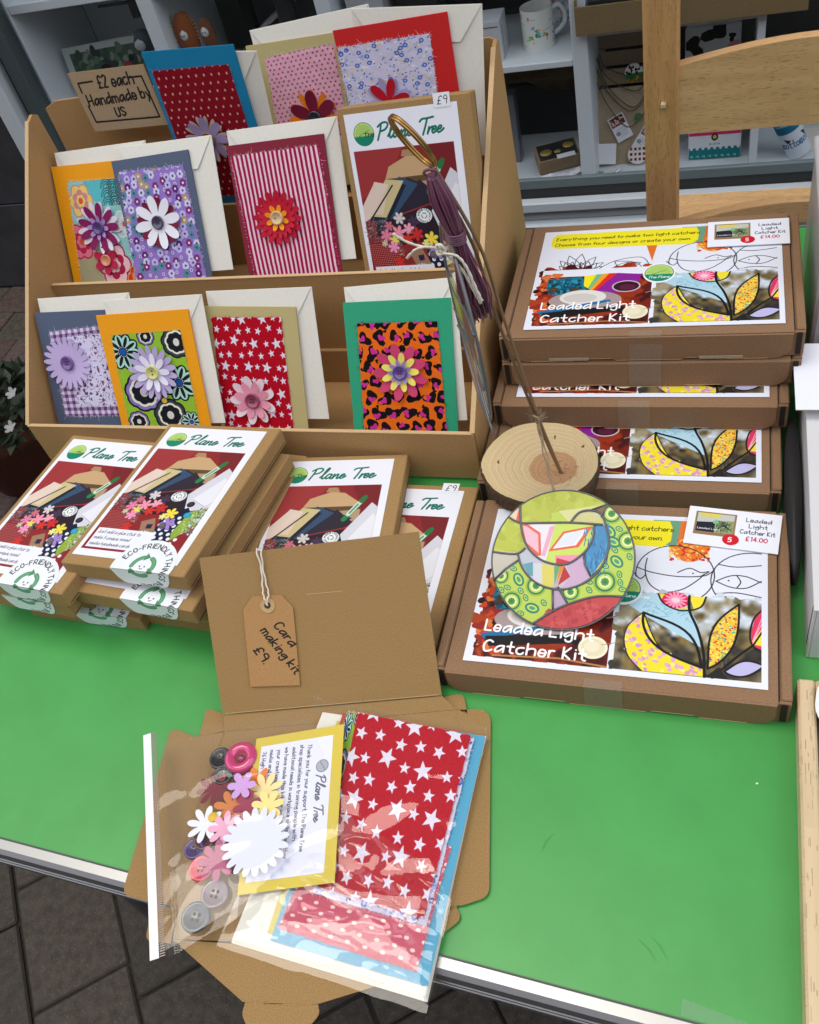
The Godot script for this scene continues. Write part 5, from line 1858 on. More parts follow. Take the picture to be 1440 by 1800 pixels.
# flat paper flower with n rounded petals, curling up towards its edge
func petals(n, rin, rout, p = 0.5, z = 0.0, cup = 0.004, phase = 0.0):
	var st = smooth()
	var per = 10
	var N = n * per
	var R = func(a):
		return rin + (rout - rin) * pow(absf(sin(n * 0.5 * (a - phase))), p)
	var rings = 4
	var V = func(k, i):
		var a = TAU * (i % N) / N
		var q = R.call(a) * k / rings
		return v3(cos(a) * q, sin(a) * q, z + cup * pow(q / rout, 2.0) * (0.75 + 0.25 * sin(a * 3.0 + phase * 7.0)))
	for i in N:
		tri(st, V.call(0, 0), V.call(1, i + 1), V.call(1, i))
		for k in range(1, rings):
			tri(st, V.call(k, i), V.call(k + 1, i + 1), V.call(k + 1, i))
			tri(st, V.call(k, i), V.call(k, i + 1), V.call(k + 1, i + 1))
	return st


func button(parent, at, r, mat, holes = 4, xf = Transform3D.IDENTITY):
	var st = smooth()
	var B = xf * Transform3D(Basis(v3(1, 0, 0), v3(0, 0, 1), v3(0, -1, 0)), at)
	lathe(st, [[r * 0.9, 0.0], [r, r * 0.10], [r * 0.97, r * 0.27], [r * 0.86, r * 0.32], [r * 0.72, r * 0.25], [r * 0.62, r * 0.17], [0.0, r * 0.15]], 28, B)
	var o = obj("button", st, mat, parent)
	st = flat()
	for k in holes:
		var a = TAU * (k + 0.5) / holes
		lathe(st, [[r * 0.11, 0.0], [r * 0.11, r * 0.17 + 0.0002], [0.0, r * 0.17 + 0.0002]], 10, B * Transform3D(Basis.IDENTITY, v3(cos(a) * r * 0.25, 0, sin(a) * r * 0.25)))
	obj("thread_hole", st, M.slot, o)
	return o


# cloth with a ragged edge; corners tl, tr, br, bl in the card's plane (mm)
func patch(parent, q, tex, seed_, z = 0.0012, fray = Color(0.9, 0.85, 0.9), sides = [1, 1, 1, 1], wav = 0.0006):
	var n = FastNoiseLite.new()
	n.seed = seed_
	n.frequency = 1.0
	var C = []
	for p in q:
		C.append(Vector2(p[0], p[1]) * 0.001)
	var P = func(u, w):
		var a = C[0].lerp(C[1], u).lerp(C[3].lerp(C[2], u), w)
		var j = v3(n.get_noise_2d(u * 46.0, w * 46.0) * 0.0011, n.get_noise_2d(u * 46.0 + 50, w * 46.0) * 0.0011, 0)
		var e = minf(minf(u, 1 - u), minf(w, 1 - w))
		j *= 1.0 if e < 0.01 else 0.15
		return v3(a.x, a.y, z + 0.0007 + n.get_noise_2d(u * 6.0, w * 7.0) * wav + (0.0009 * n.get_noise_2d(u * 22, w * 22) if e < 0.05 else 0.0)) + j
	var st = smooth()
	grid(st, P, 28, 36)
	var o = obj("fabric_patch", st, printed(tex, 0.9, 0.2), parent)
	var r = RandomNumberGenerator.new()
	r.seed = seed_
	st = flat()
	for s in 4:
		if not sides[s]:
			continue
		for i in 85:
			var t = r.randf()
			var uv = [Vector2(t, 0), Vector2(1, t), Vector2(t, 1), Vector2(0, t)][s]
			var p = P.call(uv.x, uv.y)
			var out = [Vector3.UP, Vector3.RIGHT, Vector3.DOWN, Vector3.LEFT][s]
			var len = r.randf_range(0.001, 0.0034) * (3.0 if r.randf() < 0.03 else 1.0)
			var d = (out + v3(r.randf_range(-0.7, 0.7), r.randf_range(-0.7, 0.7), r.randf_range(0, 0.35))).normalized() * len
			var w = d.cross(Vector3.BACK).normalized() * 0.00016
			var m = p + d * 0.5 + v3(0, 0, r.randf_range(0, 0.0008))
			face(st, [p - w, p + w, m + w, m - w], p - Vector3.BACK)
			face(st, [m - w, m + w, p + d], p - Vector3.BACK)
	var f = obj("frayed_threads", st, plain_mat(fray, 0.9), o)
	f.set_meta("kind", "stuff")
	return o


func paper(r, g, b):
	return plain_mat(Color8(r, g, b), 0.6, 0.35)


func card(label, xf, w, h, col):
	var c = thing("greeting_card", label, "greeting card", xf, "handmade greeting cards in the stand")
	var m = speckled(col, 0.03, 0.12, 6.0, 0.6, 60)
	var st = flat()
	box(st, v3(w, h, 0.0005), Transform3D(Basis.IDENTITY, v3(0, h / 2, 0.00095)), 0.0002)
	obj("front_leaf", st, m, c)
	st = flat()
	box(st, v3(w, h, 0.0005), Transform3D(Basis.from_euler(v3(-0.008, 0, 0)), v3(0, h / 2, 0.0)), 0.0002)
	obj("back_leaf", st, m, c)
	return c


func lf(c):
	return c.srgb_to_linear()


func flower_on(c, at, layers, btn, seed_):
	# layers: [petal count, inner, outer (mm), petal power, colour]
	var f = Node3D.new()
	f.name = "paper_flower"
	c.add_child(f, true)
	f.position = v3(at[0] * 0.001, at[1] * 0.001, 0.0034)
	var z = 0.0
	var k = 0
	for L in layers:
		obj("petal_layer", petals(L[0], L[1] * 0.001, L[2] * 0.001, L[3], z, 0.0036, seed_ * 0.7 + k * 0.35), paper(L[4].r8, L[4].g8, L[4].b8), f)
		z += 0.0013
		k += 1
	if btn:
		button(f, v3(0, 0, z - 0.0004), btn[0] * 0.001, plain_mat(btn[1], 0.25, 0.6), btn[2])
	return f


func cards_in_stand():
	var navy = lf(C8(84, 96, 120))
	var orange = lf(C8(240, 160, 10))
	var olive = lf(C8(190, 176, 122))
	# an envelope stands behind its card, in the same plane: left end and height of its top edge, width (mm), roll
	var E = func(label, xf, left, top, w, ro):
		var a = deg_to_rad(ro)
		var d = Vector2(cos(a), sin(a))
		var h = 176.0
		var base = Vector2(left, top) + d * w * 0.5 - Vector2(-d.y, d.x) * h
		envelope(label, xf * Transform3D(Basis(v3(d.x, d.y, 0), v3(-d.y, d.x, 0), Vector3.BACK), v3(base.x * 0.001, base.y * 0.001, -0.0034)), w * 0.001, h * 0.001)
	# ---- bottom tier
	var c = card("slate blue card with lilac gingham patch and lilac flower", card_xf(-0.8568, 0.0253, -0.803, 28.6, 0.7), 0.137, 0.19, navy)
	E.call("cream envelope behind the slate card with lilac gingham patch", c.transform, -61.9, 209, 153, 0.9)
	patch(c, [[-49.5, 162.2], [52, 169.5], [50, 40], [-50.7, 39.1]], fabric_tex("gingham"), 101, 0.0012, lin(0.72, 0.66, 0.8))
	patch(c, [[-20, 155], [45, 158], [44, 55], [-24, 54]], fabric_tex("lilacfloral"), 102, 0.0022, lin(0.8, 0.78, 0.9))
	flower_on(c, [-27, 117.8], [[20, 22, 38.5, 0.55, C8(196, 178, 222)]], [10.5, lin(0.17, 0.09, 0.30), 4], 1)
	c = card("orange card with lime green retro flower patch and daisy", card_xf(-0.7337, 0.0277, -0.795, 26.3, 2.1), 0.1455, 0.19, orange)
	E.call("cream envelope behind the orange card with green retro fabric", c.transform, -58.7, 209, 154, -0.6)
	patch(c, [[-55.6, 161.8], [55, 163.5], [55.2, 27], [-60, 27]], fabric_tex("retro"), 103, 0.0012, lin(0.55, 0.66, 0.25))
	flower_on(c, [0.9, 108.2], [[18, 20, 38.5, 0.5, C8(188, 172, 214)], [9, 9, 27.5, 0.75, C8(232, 230, 246)]], [10, lin(0.58, 0.58, 0.2), 2], 2)
	c = card("khaki card with red star patch and pink buttoned flower", card_xf(-0.5904, 0.0215, -0.8110, 25.0, -1.8), 0.1333, 0.19, olive)
	E.call("cream envelope behind the khaki card with red star fabric", c.transform, -62.9, 209, 153, 2.2)
	patch(c, [[-57.5, 175.7], [44.7, 176.5], [45, 20], [-60, 20]], fabric_tex("redstar"), 104, 0.0012, lin(0.7, 0.08, 0.14))
	flower_on(c, [-9.7, 63.3], [[9, 12, 35, 0.62, C8(238, 216, 224)], [8, 10, 27, 0.62, C8(232, 150, 172)]], [11, lin(0.30, 0.06, 0.12), 4], 3)
	c = card("emerald green card with orange leopard print and layered flower", card_xf(-0.3778, 0.0331, -0.795, 30.6, 1.0), 0.1414, 0.19, lf(C8(44, 158, 118)))
	E.call("cream envelope behind the emerald card with leopard print", c.transform, -68.8, 208.5, 145, 2.0)
	patch(c, [[-53.2, 163.7], [52.2, 162.3], [56.2, 20], [-56.6, 20]], fabric_tex("leopard"), 105, 0.0012, lin(0.12, 0.08, 0.05))
	flower_on(c, [0.6, 101.3], [[9, 11, 36.5, 0.6, C8(206, 66, 110)], [9, 8, 25.5, 0.7, C8(240, 228, 110)], [9, 5, 16, 0.7, C8(160, 136, 196)]], [9.5, lin(0.12, 0.06, 0.27), 4], 4)
	# ---- middle tier
	c = card("orange card with aqua floral patch and two magenta flowers", card_xf(-0.86, 0.1477, -0.984, 28.4, 0.7), 0.1367, 0.19, orange)
	E.call("cream envelope behind the orange card with aqua floral fabric", c.transform, -61.2, 208.4, 154, 1.4)
	patch(c, [[-44.7, 167.5], [54, 166], [50, 15], [-54.4, 15]], fabric_tex("aqua"), 106, 0.0012, lin(0.7, 0.8, 0.8))
	flower_on(c, [-2.8, 101.7], [[13, 14, 37, 0.7, C8(236, 226, 238)], [9, 9, 35, 0.8, C8(132, 28, 92)], [8, 6, 17.5, 0.7, C8(176, 140, 200)]], [9.5, lin(0.10, 0.05, 0.22), 4], 5)
	flower_on(c, [-1.8, 55.4], [[6, 8, 21, 0.6, C8(186, 30, 72)]], [8.5, lin(0.7, 0.28, 0.16), 0], 6)
	c = card("slate blue card with purple floral patch and big white daisy", card_xf(-0.7453, 0.1561, -0.974, 27.7, 3.1), 0.124, 0.19, navy)
	E.call("cream envelope behind the slate card with purple floral fabric", c.transform, -52.8, 207, 152, -1.3)
	patch(c, [[-52.9, 175.0], [50.5, 171.5], [53, 15], [-64.8, 15]], fabric_tex("purple"), 107, 0.0012, lin(0.75, 0.72, 0.88))
	flower_on(c, [-4.4, 102.3], [[8, 10, 34, 0.7, C8(120, 24, 56)], [8, 9, 37, 0.62, C8(238, 238, 246)]], [9.5, lin(0.07, 0.05, 0.11), 4], 7)
	c = card("burgundy card with pink striped patch and red layered flower", card_xf(-0.5532, 0.162, -0.974, 25.4, 1.9), 0.1404, 0.19, lf(C8(132, 30, 52)))
	E.call("cream envelope behind the burgundy card with pink stripes", c.transform, -68.1, 208.2, 158.5, 0.0)
	patch(c, [[-66, 177], [61.3, 177.5], [66, 12], [-60, 12]], fabric_tex("stripe"), 108, 0.0012, lin(0.8, 0.5, 0.6))
	flower_on(c, [-10.7, 94.2], [[16, 21, 35.5, 0.5, C8(190, 20, 50)], [18, 17, 27, 0.5, C8(200, 28, 56)], [8, 6, 17.5, 0.7, C8(246, 156, 30)]], [9.2, lin(0.66, 0.46, 0.24), 1], 8)
	# ---- top tier
	c = card("turquoise card with red polka dot patch behind lilac flower", card_xf(-0.6708, 0.2252, -1.0985, 1.0, -2.0), 0.1323, 0.216, lf(C8(18, 132, 176)))
	patch(c, [[-60, 192], [52.1, 193], [54, 12], [-60, 12]], fabric_tex("polka"), 109, 0.0012, lin(0.6, 0.1, 0.2))
	flower_on(c, [-10, 98], [[16, 14, 33, 0.75, C8(206, 186, 170)], [8, 10, 32, 0.75, C8(166, 148, 190)]], [11, lin(0.22, 0.12, 0.05), 0], 9)
	E.call("cream envelope behind the turquoise polka dot card", c.transform, -58, 214, 152, -3.5)
	c = card("khaki card with pale pink star patch and orange flower", card_xf(-0.5452, 0.2291, -1.118, 14.0, 1.3), 0.128, 0.19, olive)
	E.call("cream envelope behind the khaki card with pink star fabric", c.transform, -55, 207, 170, 2.8)
	patch(c, [[-39, 172.8], [60, 178], [58, 60], [-46, 58]], fabric_tex("pinkstar"), 110, 0.0012, lin(0.85, 0.7, 0.78))
	flower_on(c, [15.5, 91.6], [[12, 12, 37, 0.8, C8(236, 130, 24)], [6, 9, 36, 0.8, C8(116, 20, 50)]], [10, lin(0.03, 0.03, 0.05), 0], 10)
	c = card("scarlet card with blue floral patch and red lilac flower", card_xf(-0.3934, 0.2439, -1.10, 10.1, 1.8), 0.1489, 0.19, lf(C8(206, 36, 36)))
	E.call("cream envelope behind the scarlet card with blue floral fabric", c.transform, -46.0, 210, 164, -6.4)
	patch(c, [[-72.7, 170.2], [48.9, 170.4], [45, 60], [-75.6, 60]], fabric_tex("bluefloral"), 111, 0.0012, lin(0.85, 0.83, 0.92))
	flower_on(c, [-17.8, 99], [[9, 10, 31, 0.7, C8(186, 170, 214)], [6, 6, 30, 1.1, C8(196, 20, 40)]], null, 11)


# ------------------------------------------------------------------ card making kits
func kit(label, x, up, z, at, face_at = true, nine = false, sticker = true, group = "card making kit boxes"):
	# x, up, z: axes of the lid; at: centre of the paper label on top
	var xf = Transform3D(Basis(x, up, z).orthonormalized(), at)
	var k = thing("kit_box", label, "kit box", xf, group)
	var T = 0.0235
	var st = flat()
	box(st, v3(0.172, T, 0.257), Transform3D(Basis.IDENTITY, v3(0.0045, -T / 2, 0.003)), 0.0012)
	obj("carton", st, M.kraft_kit, k)
	# lid seam along the long sides
	for s in [-1, 1]:
		st = flat()
		box(st, v3(0.0004, 0.0008, 0.25), Transform3D(Basis.IDENTITY, v3(0.0045 + s * 0.0861, -T + 0.004, 0.003)), 0.0)
		obj("seam", st, M.slot, k)
	st = flat()
	pic(st, v3(-0.074, 0.0004, -0.1175), v3(0.074, 0.0004, -0.1175), v3(0.074, 0.0004, 0.1175), v3(-0.074, 0.0004, 0.1175))
	obj("paper_label", st, M.kit_label, k)
	if sticker:
		# round sticker folded over the front edge
		var R = 0.041
		var fz = 0.1315
		var c = Vector2(0.031, fz - 0.007)
		st = flat()
		var top = PackedVector2Array()
		var low = PackedVector2Array()
		for i in 49:
			var a = TAU * i / 48
			var p = c + Vector2(cos(a), sin(a)) * R
			if p.y <= fz:
				top.append(p)
			elif p.y - fz < T - 0.001:
				low.append(p)
		var U = func(p): return Vector2((p.x - c.x) / R * 0.5 + 0.5, (p.y - c.y) / R * 0.5 + 0.5)
		# two fans from points on the fold
		var hw = sqrt(R * R - pow(fz - c.y, 2))
		var f0 = Vector2(c.x - hw, fz)
		var f1 = Vector2(c.x + hw, fz)
		var ring = [f0]
		for i in 37:
			var a0 = atan2(f0.y - c.y, f0.x - c.x)
			var a1 = atan2(f1.y - c.y, f1.x - c.x) + TAU
			if a0 < 0:
				a0 += TAU
			var a = lerpf(a0, a1, i / 36.0)
			ring.append(c + Vector2(cos(a), sin(a)) * R)
		ring.append(f1)
		var mid = Vector2(c.x, fz)
		for i in ring.size() - 1:
			tri(st, v3(mid.x, 0.0008, mid.y), v3(ring[i].x, 0.0008, ring[i].y), v3(ring[i + 1].x, 0.0008, ring[i + 1].y), U.call(mid), U.call(ring[i]), U.call(ring[i + 1]))
		var nn = 16
		for i in nn:
			var xa = lerpf(f0.x, f1.x, float(i) / nn)
			var xb = lerpf(f0.x, f1.x, float(i + 1) / nn)
			var ya = minf(sqrt(maxf(0, R * R - pow(xa - c.x, 2))) + c.y, fz + T - 0.0005)
			var yb = minf(sqrt(maxf(0, R * R - pow(xb - c.x, 2))) + c.y, fz + T - 0.0005)
			var zf = fz + 0.0006
			tri(st, v3(xa, 0.0008, zf), v3(xb, 0.0008, zf), v3(xb, 0.0008 - (yb - fz), zf), U.call(Vector2(xa, fz)), U.call(Vector2(xb, fz)), U.call(Vector2(xb, yb)))
			tri(st, v3(xa, 0.0008, zf), v3(xb, 0.0008 - (yb - fz), zf), v3(xa, 0.0008 - (ya - fz), zf), U.call(Vector2(xa, fz)), U.call(Vector2(xb, yb)), U.call(Vector2(xa, ya)))
		obj("round_sticker", st, M.eco, k)
	if nine:
		st = flat()
		pic(st, v3(0.045, 0.0009, -0.129), v3(0.066, 0.0009, -0.129), v3(0.066, 0.0009, -0.113), v3(0.045, 0.0009, -0.113))
		obj("price_sticker", st, M.nine, k)
	return k


func kit_boxes():
	M.kit_label = printed(kit_label_tex(), 0.42, 0.45)
	M.eco = printed(eco_tex(), 0.4, 0.45)
	M.nine = printed(nine_tex(), 0.5)
	kit("kit box standing upright in the card display with nine pound sticker", v3(0.998, 0.0456, 0.0448), v3(-0.0569, 0.3132, 0.948), v3(0.0292, -0.9486, 0.3151), v3(-0.3748, 0.2533, -1.0061), true, true, false)
	var a = v3(0.9969, 0.0359, 0.0702)
	var u = v3(-0.0296, 0.9956, -0.0886)
	kit("kit box on top of the right hand pile, label fully visible", a, u, a.cross(u), v3(-0.6208, 0.1105, -0.6396))
	a = v3(0.9927, 0.035, 0.1016).normalized()
	u = v3(-0.035, 0.9985, -0.0445)
	kit("kit box on top of the left hand pile, cut by photo edge", a, u, a.cross(u), v3(-0.7752, 0.0960, -0.6200))
	# lower boxes of the two piles
	kit("kit box second in the right hand pile under the full label", v3(0.9945, 0.02, 0.098), v3(-0.02, 0.9985, -0.05), v3(-0.098, 0.05, 0.9945), v3(-0.6130, 0.0815, -0.6220))
	kit("kit box third in the right hand pile, mostly in shadow", v3(0.996, 0, 0.09), v3(0, 1, -0.02), v3(-0.09, 0.02, 0.996), v3(-0.605, 0.0530, -0.6450), true, false, false)
	kit("kit box at the bottom of right hand pile on green table", v3(0.998, 0, 0.05), Vector3.UP, v3(-0.05, 0, 0.998), v3(-0.5600, 0.0240, -0.6440), true, false, false)
	kit("kit box second in the left hand pile, only front and sticker showing", v3(0.996, 0.02, 0.09), v3(-0.02, 0.9985, -0.03), v3(-0.09, 0.03, 0.995), v3(-0.7890, 0.0700, -0.6220))
	kit("kit box third in left hand pile, hidden in shadow under the second", v3(0.999, 0, 0.04), v3(0, 1, 0.0), v3(-0.04, 0, 0.999), v3(-0.8000, 0.0470, -0.6500), true, false, false)
	kit("kit box lowest on the table between piles, recycling sticker half hidden", v3(0.999, 0, 0.03), Vector3.UP, v3(-0.03, 0, 0.999), v3(-0.7330, 0.0240, -0.6400))
	# the third pile beside the leaded light boxes
	a = v3(0.993, -0.0333, -0.1096)
	u = v3(0.0349, 0.9989, 0.0122)
	kit("kit box leaning in the middle, lower half hidden by open lid", a, u, a.cross(u), v3(-0.4445, 0.0475, -0.6390), true, false, false)
	kit("kit box lying lowest beside leaded light boxes with price sticker", v3(1, 0, 0.0058), Vector3.UP, v3(-0.0058, 0, 1), v3(-0.3640, 0.0250, -0.6160), true, true, false)


# ------------------------------------------------------------------ leaded light boxes
func leaded(label, at, yaw, flap_open = false, front = true, price = false, tilt = 0.0):
	# at: centre of the base
	var k = thing("craft_box", label, "craft box", Transform3D(Basis.from_euler(v3(tilt, yaw, 0)), at), "brown craft kit boxes")
	var W = 0.347
	var T = 0.0365
	var D = 0.24
	obj("carton", boxm(-W / 2, W / 2, 0, T - 0.0028, -D / 2, D / 2 - 0.004, 0.001), M.kraft_lead, k)
	# doubled side walls standing a little proud, lid between them
	for s in [-1, 1]:
		var x0 = s * (W / 2 - 0.0095)
		var x1 = s * (W / 2 + 0.0004)
		obj("side_wall", boxm(minf(x0, x1), maxf(x0, x1), 0.001, T, -D / 2 + 0.001, D / 2 - 0.007, 0.0012), M.kraft_lead, k)
		obj("groove", boxm(s * (W / 2 - 0.0112) - 0.0006, s * (W / 2 - 0.0112) + 0.0006, T - 0.0027, T - 0.0022, -D / 2 + 0.004, D / 2 - 0.006, 0.0), M.slot, k)
		obj("corner_slot", boxm(s * (W / 2 - 0.006) - 0.0028, s * (W / 2 - 0.006) + 0.0028, 0.003, T - 0.003, D / 2 - 0.0038, D / 2 - 0.0028, 0.0), M.slot, k)
	var st = flat()
	box(st, v3(W - 0.024, 0.0024, D - 0.002), Transform3D(Basis.from_euler(v3(0.004, 0, 0)), v3(0, T - 0.0008, 0.0)), 0.001)
	obj("lid", st, M.kraft_lead, k)
	# front flap with rounded lower corners and stepped edge
	var w = W / 2 - 0.013
	var y0 = 0.0 if not flap_open else 0.001
	var poly = PackedVector2Array()
	var top = T - 0.0004
	poly.append(Vector2(-w, top))
	for i in 7:
		var a = PI + i * PI / 12
		poly.append(Vector2(-w + 0.022 + 0.022 * cos(a), y0 + 0.018 + 0.018 * sin(a)))
	for q in [[-0.085, 0.0], [-0.082, 0.0028], [-0.038, 0.0028], [-0.035, 0.0], [0.042, 0.0], [0.045, 0.0028], [0.088, 0.0028], [0.091, 0.0]]:
		poly.append(Vector2(q[0], y0 + q[1]))
	for i in 7:
		var a = 1.5 * PI + i * PI / 12
		poly.append(Vector2(w - 0.022 + 0.022 * cos(a), y0 + 0.018 + 0.018 * sin(a)))
	poly.append(Vector2(w, top))
	st = flat()
	plate(st, poly, 0.0022, Transform3D(Basis.from_euler(v3(0.05 if flap_open else 0.0, 0, 0)), v3(0, 0, D / 2 - 0.0012)))
	var fl = obj("front_flap", st, M.kraft_lead, k)
	for q in [[-0.136, -0.086, 0.0], [-0.081, -0.039, 0.0028], [-0.034, 0.041, 0.0], [0.046, 0.087, 0.0028], [0.092, 0.136, 0.0]]:
		obj("cut_edge", boxm(q[0], q[1], y0 + q[2] + 0.0002, y0 + q[2] + 0.0009, D / 2 + 0.0009, D / 2 + 0.0013, 0.0), M.kraft_stand_edge, fl)
	if flap_open:
		for x in [-0.09, 0.085]:
			st = flat()
			box(st, v3(0.048, 0.0042, 0.0014), Transform3D(Basis.IDENTITY, v3(x, 0.0042, D / 2 + 0.0012)), 0.0004)
			obj("tuck_slot", st, M.kraft_pale, k)
	if front:
		st = flat()
		pic(st, v3(-0.1485, T + 0.0012, -0.105), v3(0.1485, T + 0.0012, -0.105), v3(0.1485, T + 0.0012, 0.105), v3(-0.1485, T + 0.0012, 0.105))
		obj("paper_label", st, M.leaded_label, k, Transform3D(Basis.IDENTITY, v3(0.004, 0, 0.0)))
	st = flat()
	grid(st, func(u, v): return v3(-0.018 + u * 0.037, T + 0.0008 if v < 0.34 else lerpf(T + 0.0008, 0.002, (v - 0.34) / 0.66), (D / 2 - 0.008 + v / 0.34 * 0.0103) if v < 0.34 else D / 2 + 0.0023), 1, 9)
	obj("sticky_tape", st, M.tape, k)
	return k


func leaded_boxes():
	M.leaded_label = printed(leaded_tex(), 0.35, 0.5)
	M.price_card = printed(price_card_tex(), 0.5)
	leaded("brown craft box lying in front, picture label half under glass disc", v3(-0.0935, 0.0005, -0.5905), 0.0)
	leaded("brown craft box at the foot of the stack behind wood slice", v3(-0.100, 0.0005, -0.8560), 0.004)
	leaded("brown craft box third from top of stack, strip of label showing", v3(-0.0945, 0.0380, -0.9560), 0.008, false)
	leaded("brown craft box second from top, label wholly covered by top box", v3(-0.084, 0.0755, -0.9905), 0.012)
	leaded("brown craft box on top of the stack with whole label showing", v3(-0.0835, 0.1130, -0.9945), 0.014, true)
	var st = flat()
	box(st, v3(0.096, 0.0008, 0.053), Transform3D.IDENTITY, 0.0002)
	var pc = thing("price_card", "white price card with red dot lying on the top craft box", "price card", Transform3D(Basis.from_euler(v3(0.03, 0.012, 0)), v3(0.0290, 0.1536, -1.0700)), "white price cards")
	obj("card_sheet", st, M.white_paper, pc)
	st = flat()
	pic(st, v3(-0.048, 0.0006, -0.0265), v3(0.048, 0.0006, -0.0265), v3(0.048, 0.0006, 0.0265), v3(-0.048, 0.0006, 0.0265))
	obj("printed_face", st, M.price_card, pc)
	var p2 = pc.duplicate()
	p2.name = numbered("price_card")
	add_child(p2)
	p2.transform = Transform3D(Basis.from_euler(v3(0.02, -0.095, 0)), v3(0.0235, 0.0405, -0.6790))
	p2.set_meta("label", "white price card with red dot lying on the front craft box")


# ------------------------------------------------------------------ wood slice, wire hook, tassel, light catchers
func slice_and_catchers():
	var c = v3(-0.1940, 0.0385, -0.7470)
	var T = 0.030
	var hole = v3(-0.164, 0.0685, -0.7285)
	var sl = thing("wood_slice", "round slice of log with bark standing on the brown craft boxes", "wood slice", Transform3D(Basis.IDENTITY, c))
	var n = FastNoiseLite.new()
	n.seed = 9
	n.frequency = 1.2
	var R = func(a): return 0.0670 + 0.0016 * sin(2.0 * a + 1.0) + 0.0006 * sin(5.0 * a) + n.get_noise_2d(cos(a) * 0.7, sin(a) * 0.7) * 0.002 + n.get_noise_2d(cos(a) * 9.0, sin(a) * 9.0) * 0.0009
	# ring picture
	var cv = Canvas.new(512, 512, C8(206, 176, 128))
	var hp = Vector2(256, 256) + Vector2(hole.x - c.x, hole.z - c.z) / 0.15 * 512
	var out = PackedVector2Array()
	for i in 64:
		var a = TAU * i / 64
		out.append(Vector2(256 + cos(a) * R.call(a) / 0.15 * 512, 256 + sin(a) * R.call(a) / 0.15 * 512))
	for k in range(46, 0, -1):
		var t = k / 46.0
		var p = PackedVector2Array()
		for i in 64:
			var a = TAU * i / 64
			var e = hp + (out[i] - hp) * t
			var wb = n.get_noise_2d(cos(a) * 2.0 + k * 0.02, sin(a) * 2.0) * 5.0
			p.append(e + (e - hp).normalized() * wb)
		var base = C8(212, 184, 136).lerp(C8(220, 195, 150), 0.5 + 0.5 * sin(k * 1.7))
		if t < 0.42:
			base = C8(188, 142, 98).lerp(C8(200, 154, 110), 0.5 + 0.5 * sin(k * 2.1))
		if t > 0.93:
			base = C8(214, 190, 140)
		cv.poly(p, base)
		var dk = base.darkened(0.22 if k % 2 == 0 else 0.12)
		closed(cv, p, 1.1 + cv.rnd.randf() * 0.9, dk)
	for i in 50:
		var a = cv.rnd.randf() * TAU
		var d = Vector2(cos(a), sin(a))
		var s = cv.rnd.randf_range(10, 70)
		cv.line([hp + d * s, hp + d.rotated(0.12) * (s + cv.rnd.randf_range(2, 9))], 1.6, C8(120, 72, 44))
	for q in [[90, 270], [300, 120], [420, 170]]:
		cv.blot(q[0], q[1], 6, C8(96, 70, 46), 0.6, 0.8, 1.5)
	cv.ell(hp.x, hp.y, 4, 4, C8(60, 36, 20))
	var st = flat()
	var N = 96
	for i in N:
		var a = TAU * i / N
		var b = TAU * (i + 1) / N
		var pa = v3(cos(a) * R.call(a), T, sin(a) * R.call(a))
		var pb = v3(cos(b) * R.call(b), T, sin(b) * R.call(b))
		var U = func(p): return Vector2(0.5 + p.x / 0.15, 0.5 + p.z / 0.15)
		tri(st, v3(0, T, 0), pa, pb, Vector2(0.5, 0.5), U.call(pa), U.call(pb))
	obj("cut_face", st, printed(cv.done(grain), 0.65), sl)
	st = smooth()
	grid(st, func(u, w):
		var a = u * TAU
		var q = R.call(a) + (0.0 if w < 0.01 or w > 0.99 else 0.0022 + n.get_noise_3d(cos(a) * 14.0, sin(a) * 14.0, w * 2.0) * 0.0028 + n.get_noise_3d(cos(a) * 40.0, sin(a) * 40.0, w * 6.0) * 0.0012) - 0.004 * w
		return v3(cos(a) * q, T * (1.0 - w), sin(a) * q), 160, 8)
	obj("bark", st, speckled(Color(0.10, 0.062, 0.035), 0.6, 0.06, 14.0, 0.95, 70), sl)

	# doubled bronze wire with a loop at its top
	var w = thing("wire_hook", "tall doubled bronze wire with loop top stuck in the wood slice", "wire hook", Transform3D(Basis.IDENTITY, hole))
	for s in [-1, 1]:
		var o = v3(0.0026 * s, 0, 0.0012 * s)
		var pts = spline([v3(-0.1638, 0.060, -0.7283) + o * 0.2, v3(-0.1842, 0.1545, -0.7283) + o * 0.7, v3(-0.2069, 0.2893, -0.7283) + o * 1.6, v3(-0.2180, 0.375, -0.7270) + o * 1.4, v3(-0.2440, 0.4555, -0.7250) + o], 8)
		for i in pts.size():
			pts[i] -= hole
		st = smooth()
		tube(st, pts, 0.00175, 8)
		obj("wire_strand", st, M.wire, w)
	var p0 = v3(-0.2440, 0.4570, -0.7250)
	var p1 = v3(-0.2720, 0.5035, -0.7250)
	var ax = (p1 - p0).normalized()
	var side = v3(0.62, 0.33, 0.72)
	side = (side - ax * side.dot(ax)).normalized()
	for k in 2:
		var ring = []
		for i in 40:
			var a = TAU * i / 40
			ring.append((p0 + p1) * 0.5 + ax * cos(a) * 0.027 + side * sin(a) * 0.019 + ax.cross(side) * (0.0022 * k) - hole)
		st = smooth()
		tube(st, ring, 0.0016, 8, true)
		obj("loop", st, M.bronze, w)

	# tassel
	var t0 = v3(-0.2440, 0.4530, -0.7180)
	var t1 = v3(-0.2310, 0.392, -0.7150)
	var t2 = v3(-0.2260, 0.312, -0.7120)
	var tz = thing("tassel", "plum purple silky tassel hanging from the bronze wire loop", "tassel", Transform3D(Basis.IDENTITY, t0))
	var r = RandomNumberGenerator.new()
	r.seed = 21
	var shades = []
	for k in 3:
		var v = [0.65, 1.0, 1.6][k]
		var m = plain_mat(lin(0.15 * v, 0.045 * v, 0.085 * v), 0.4, 0.6)
		shades.append(m)
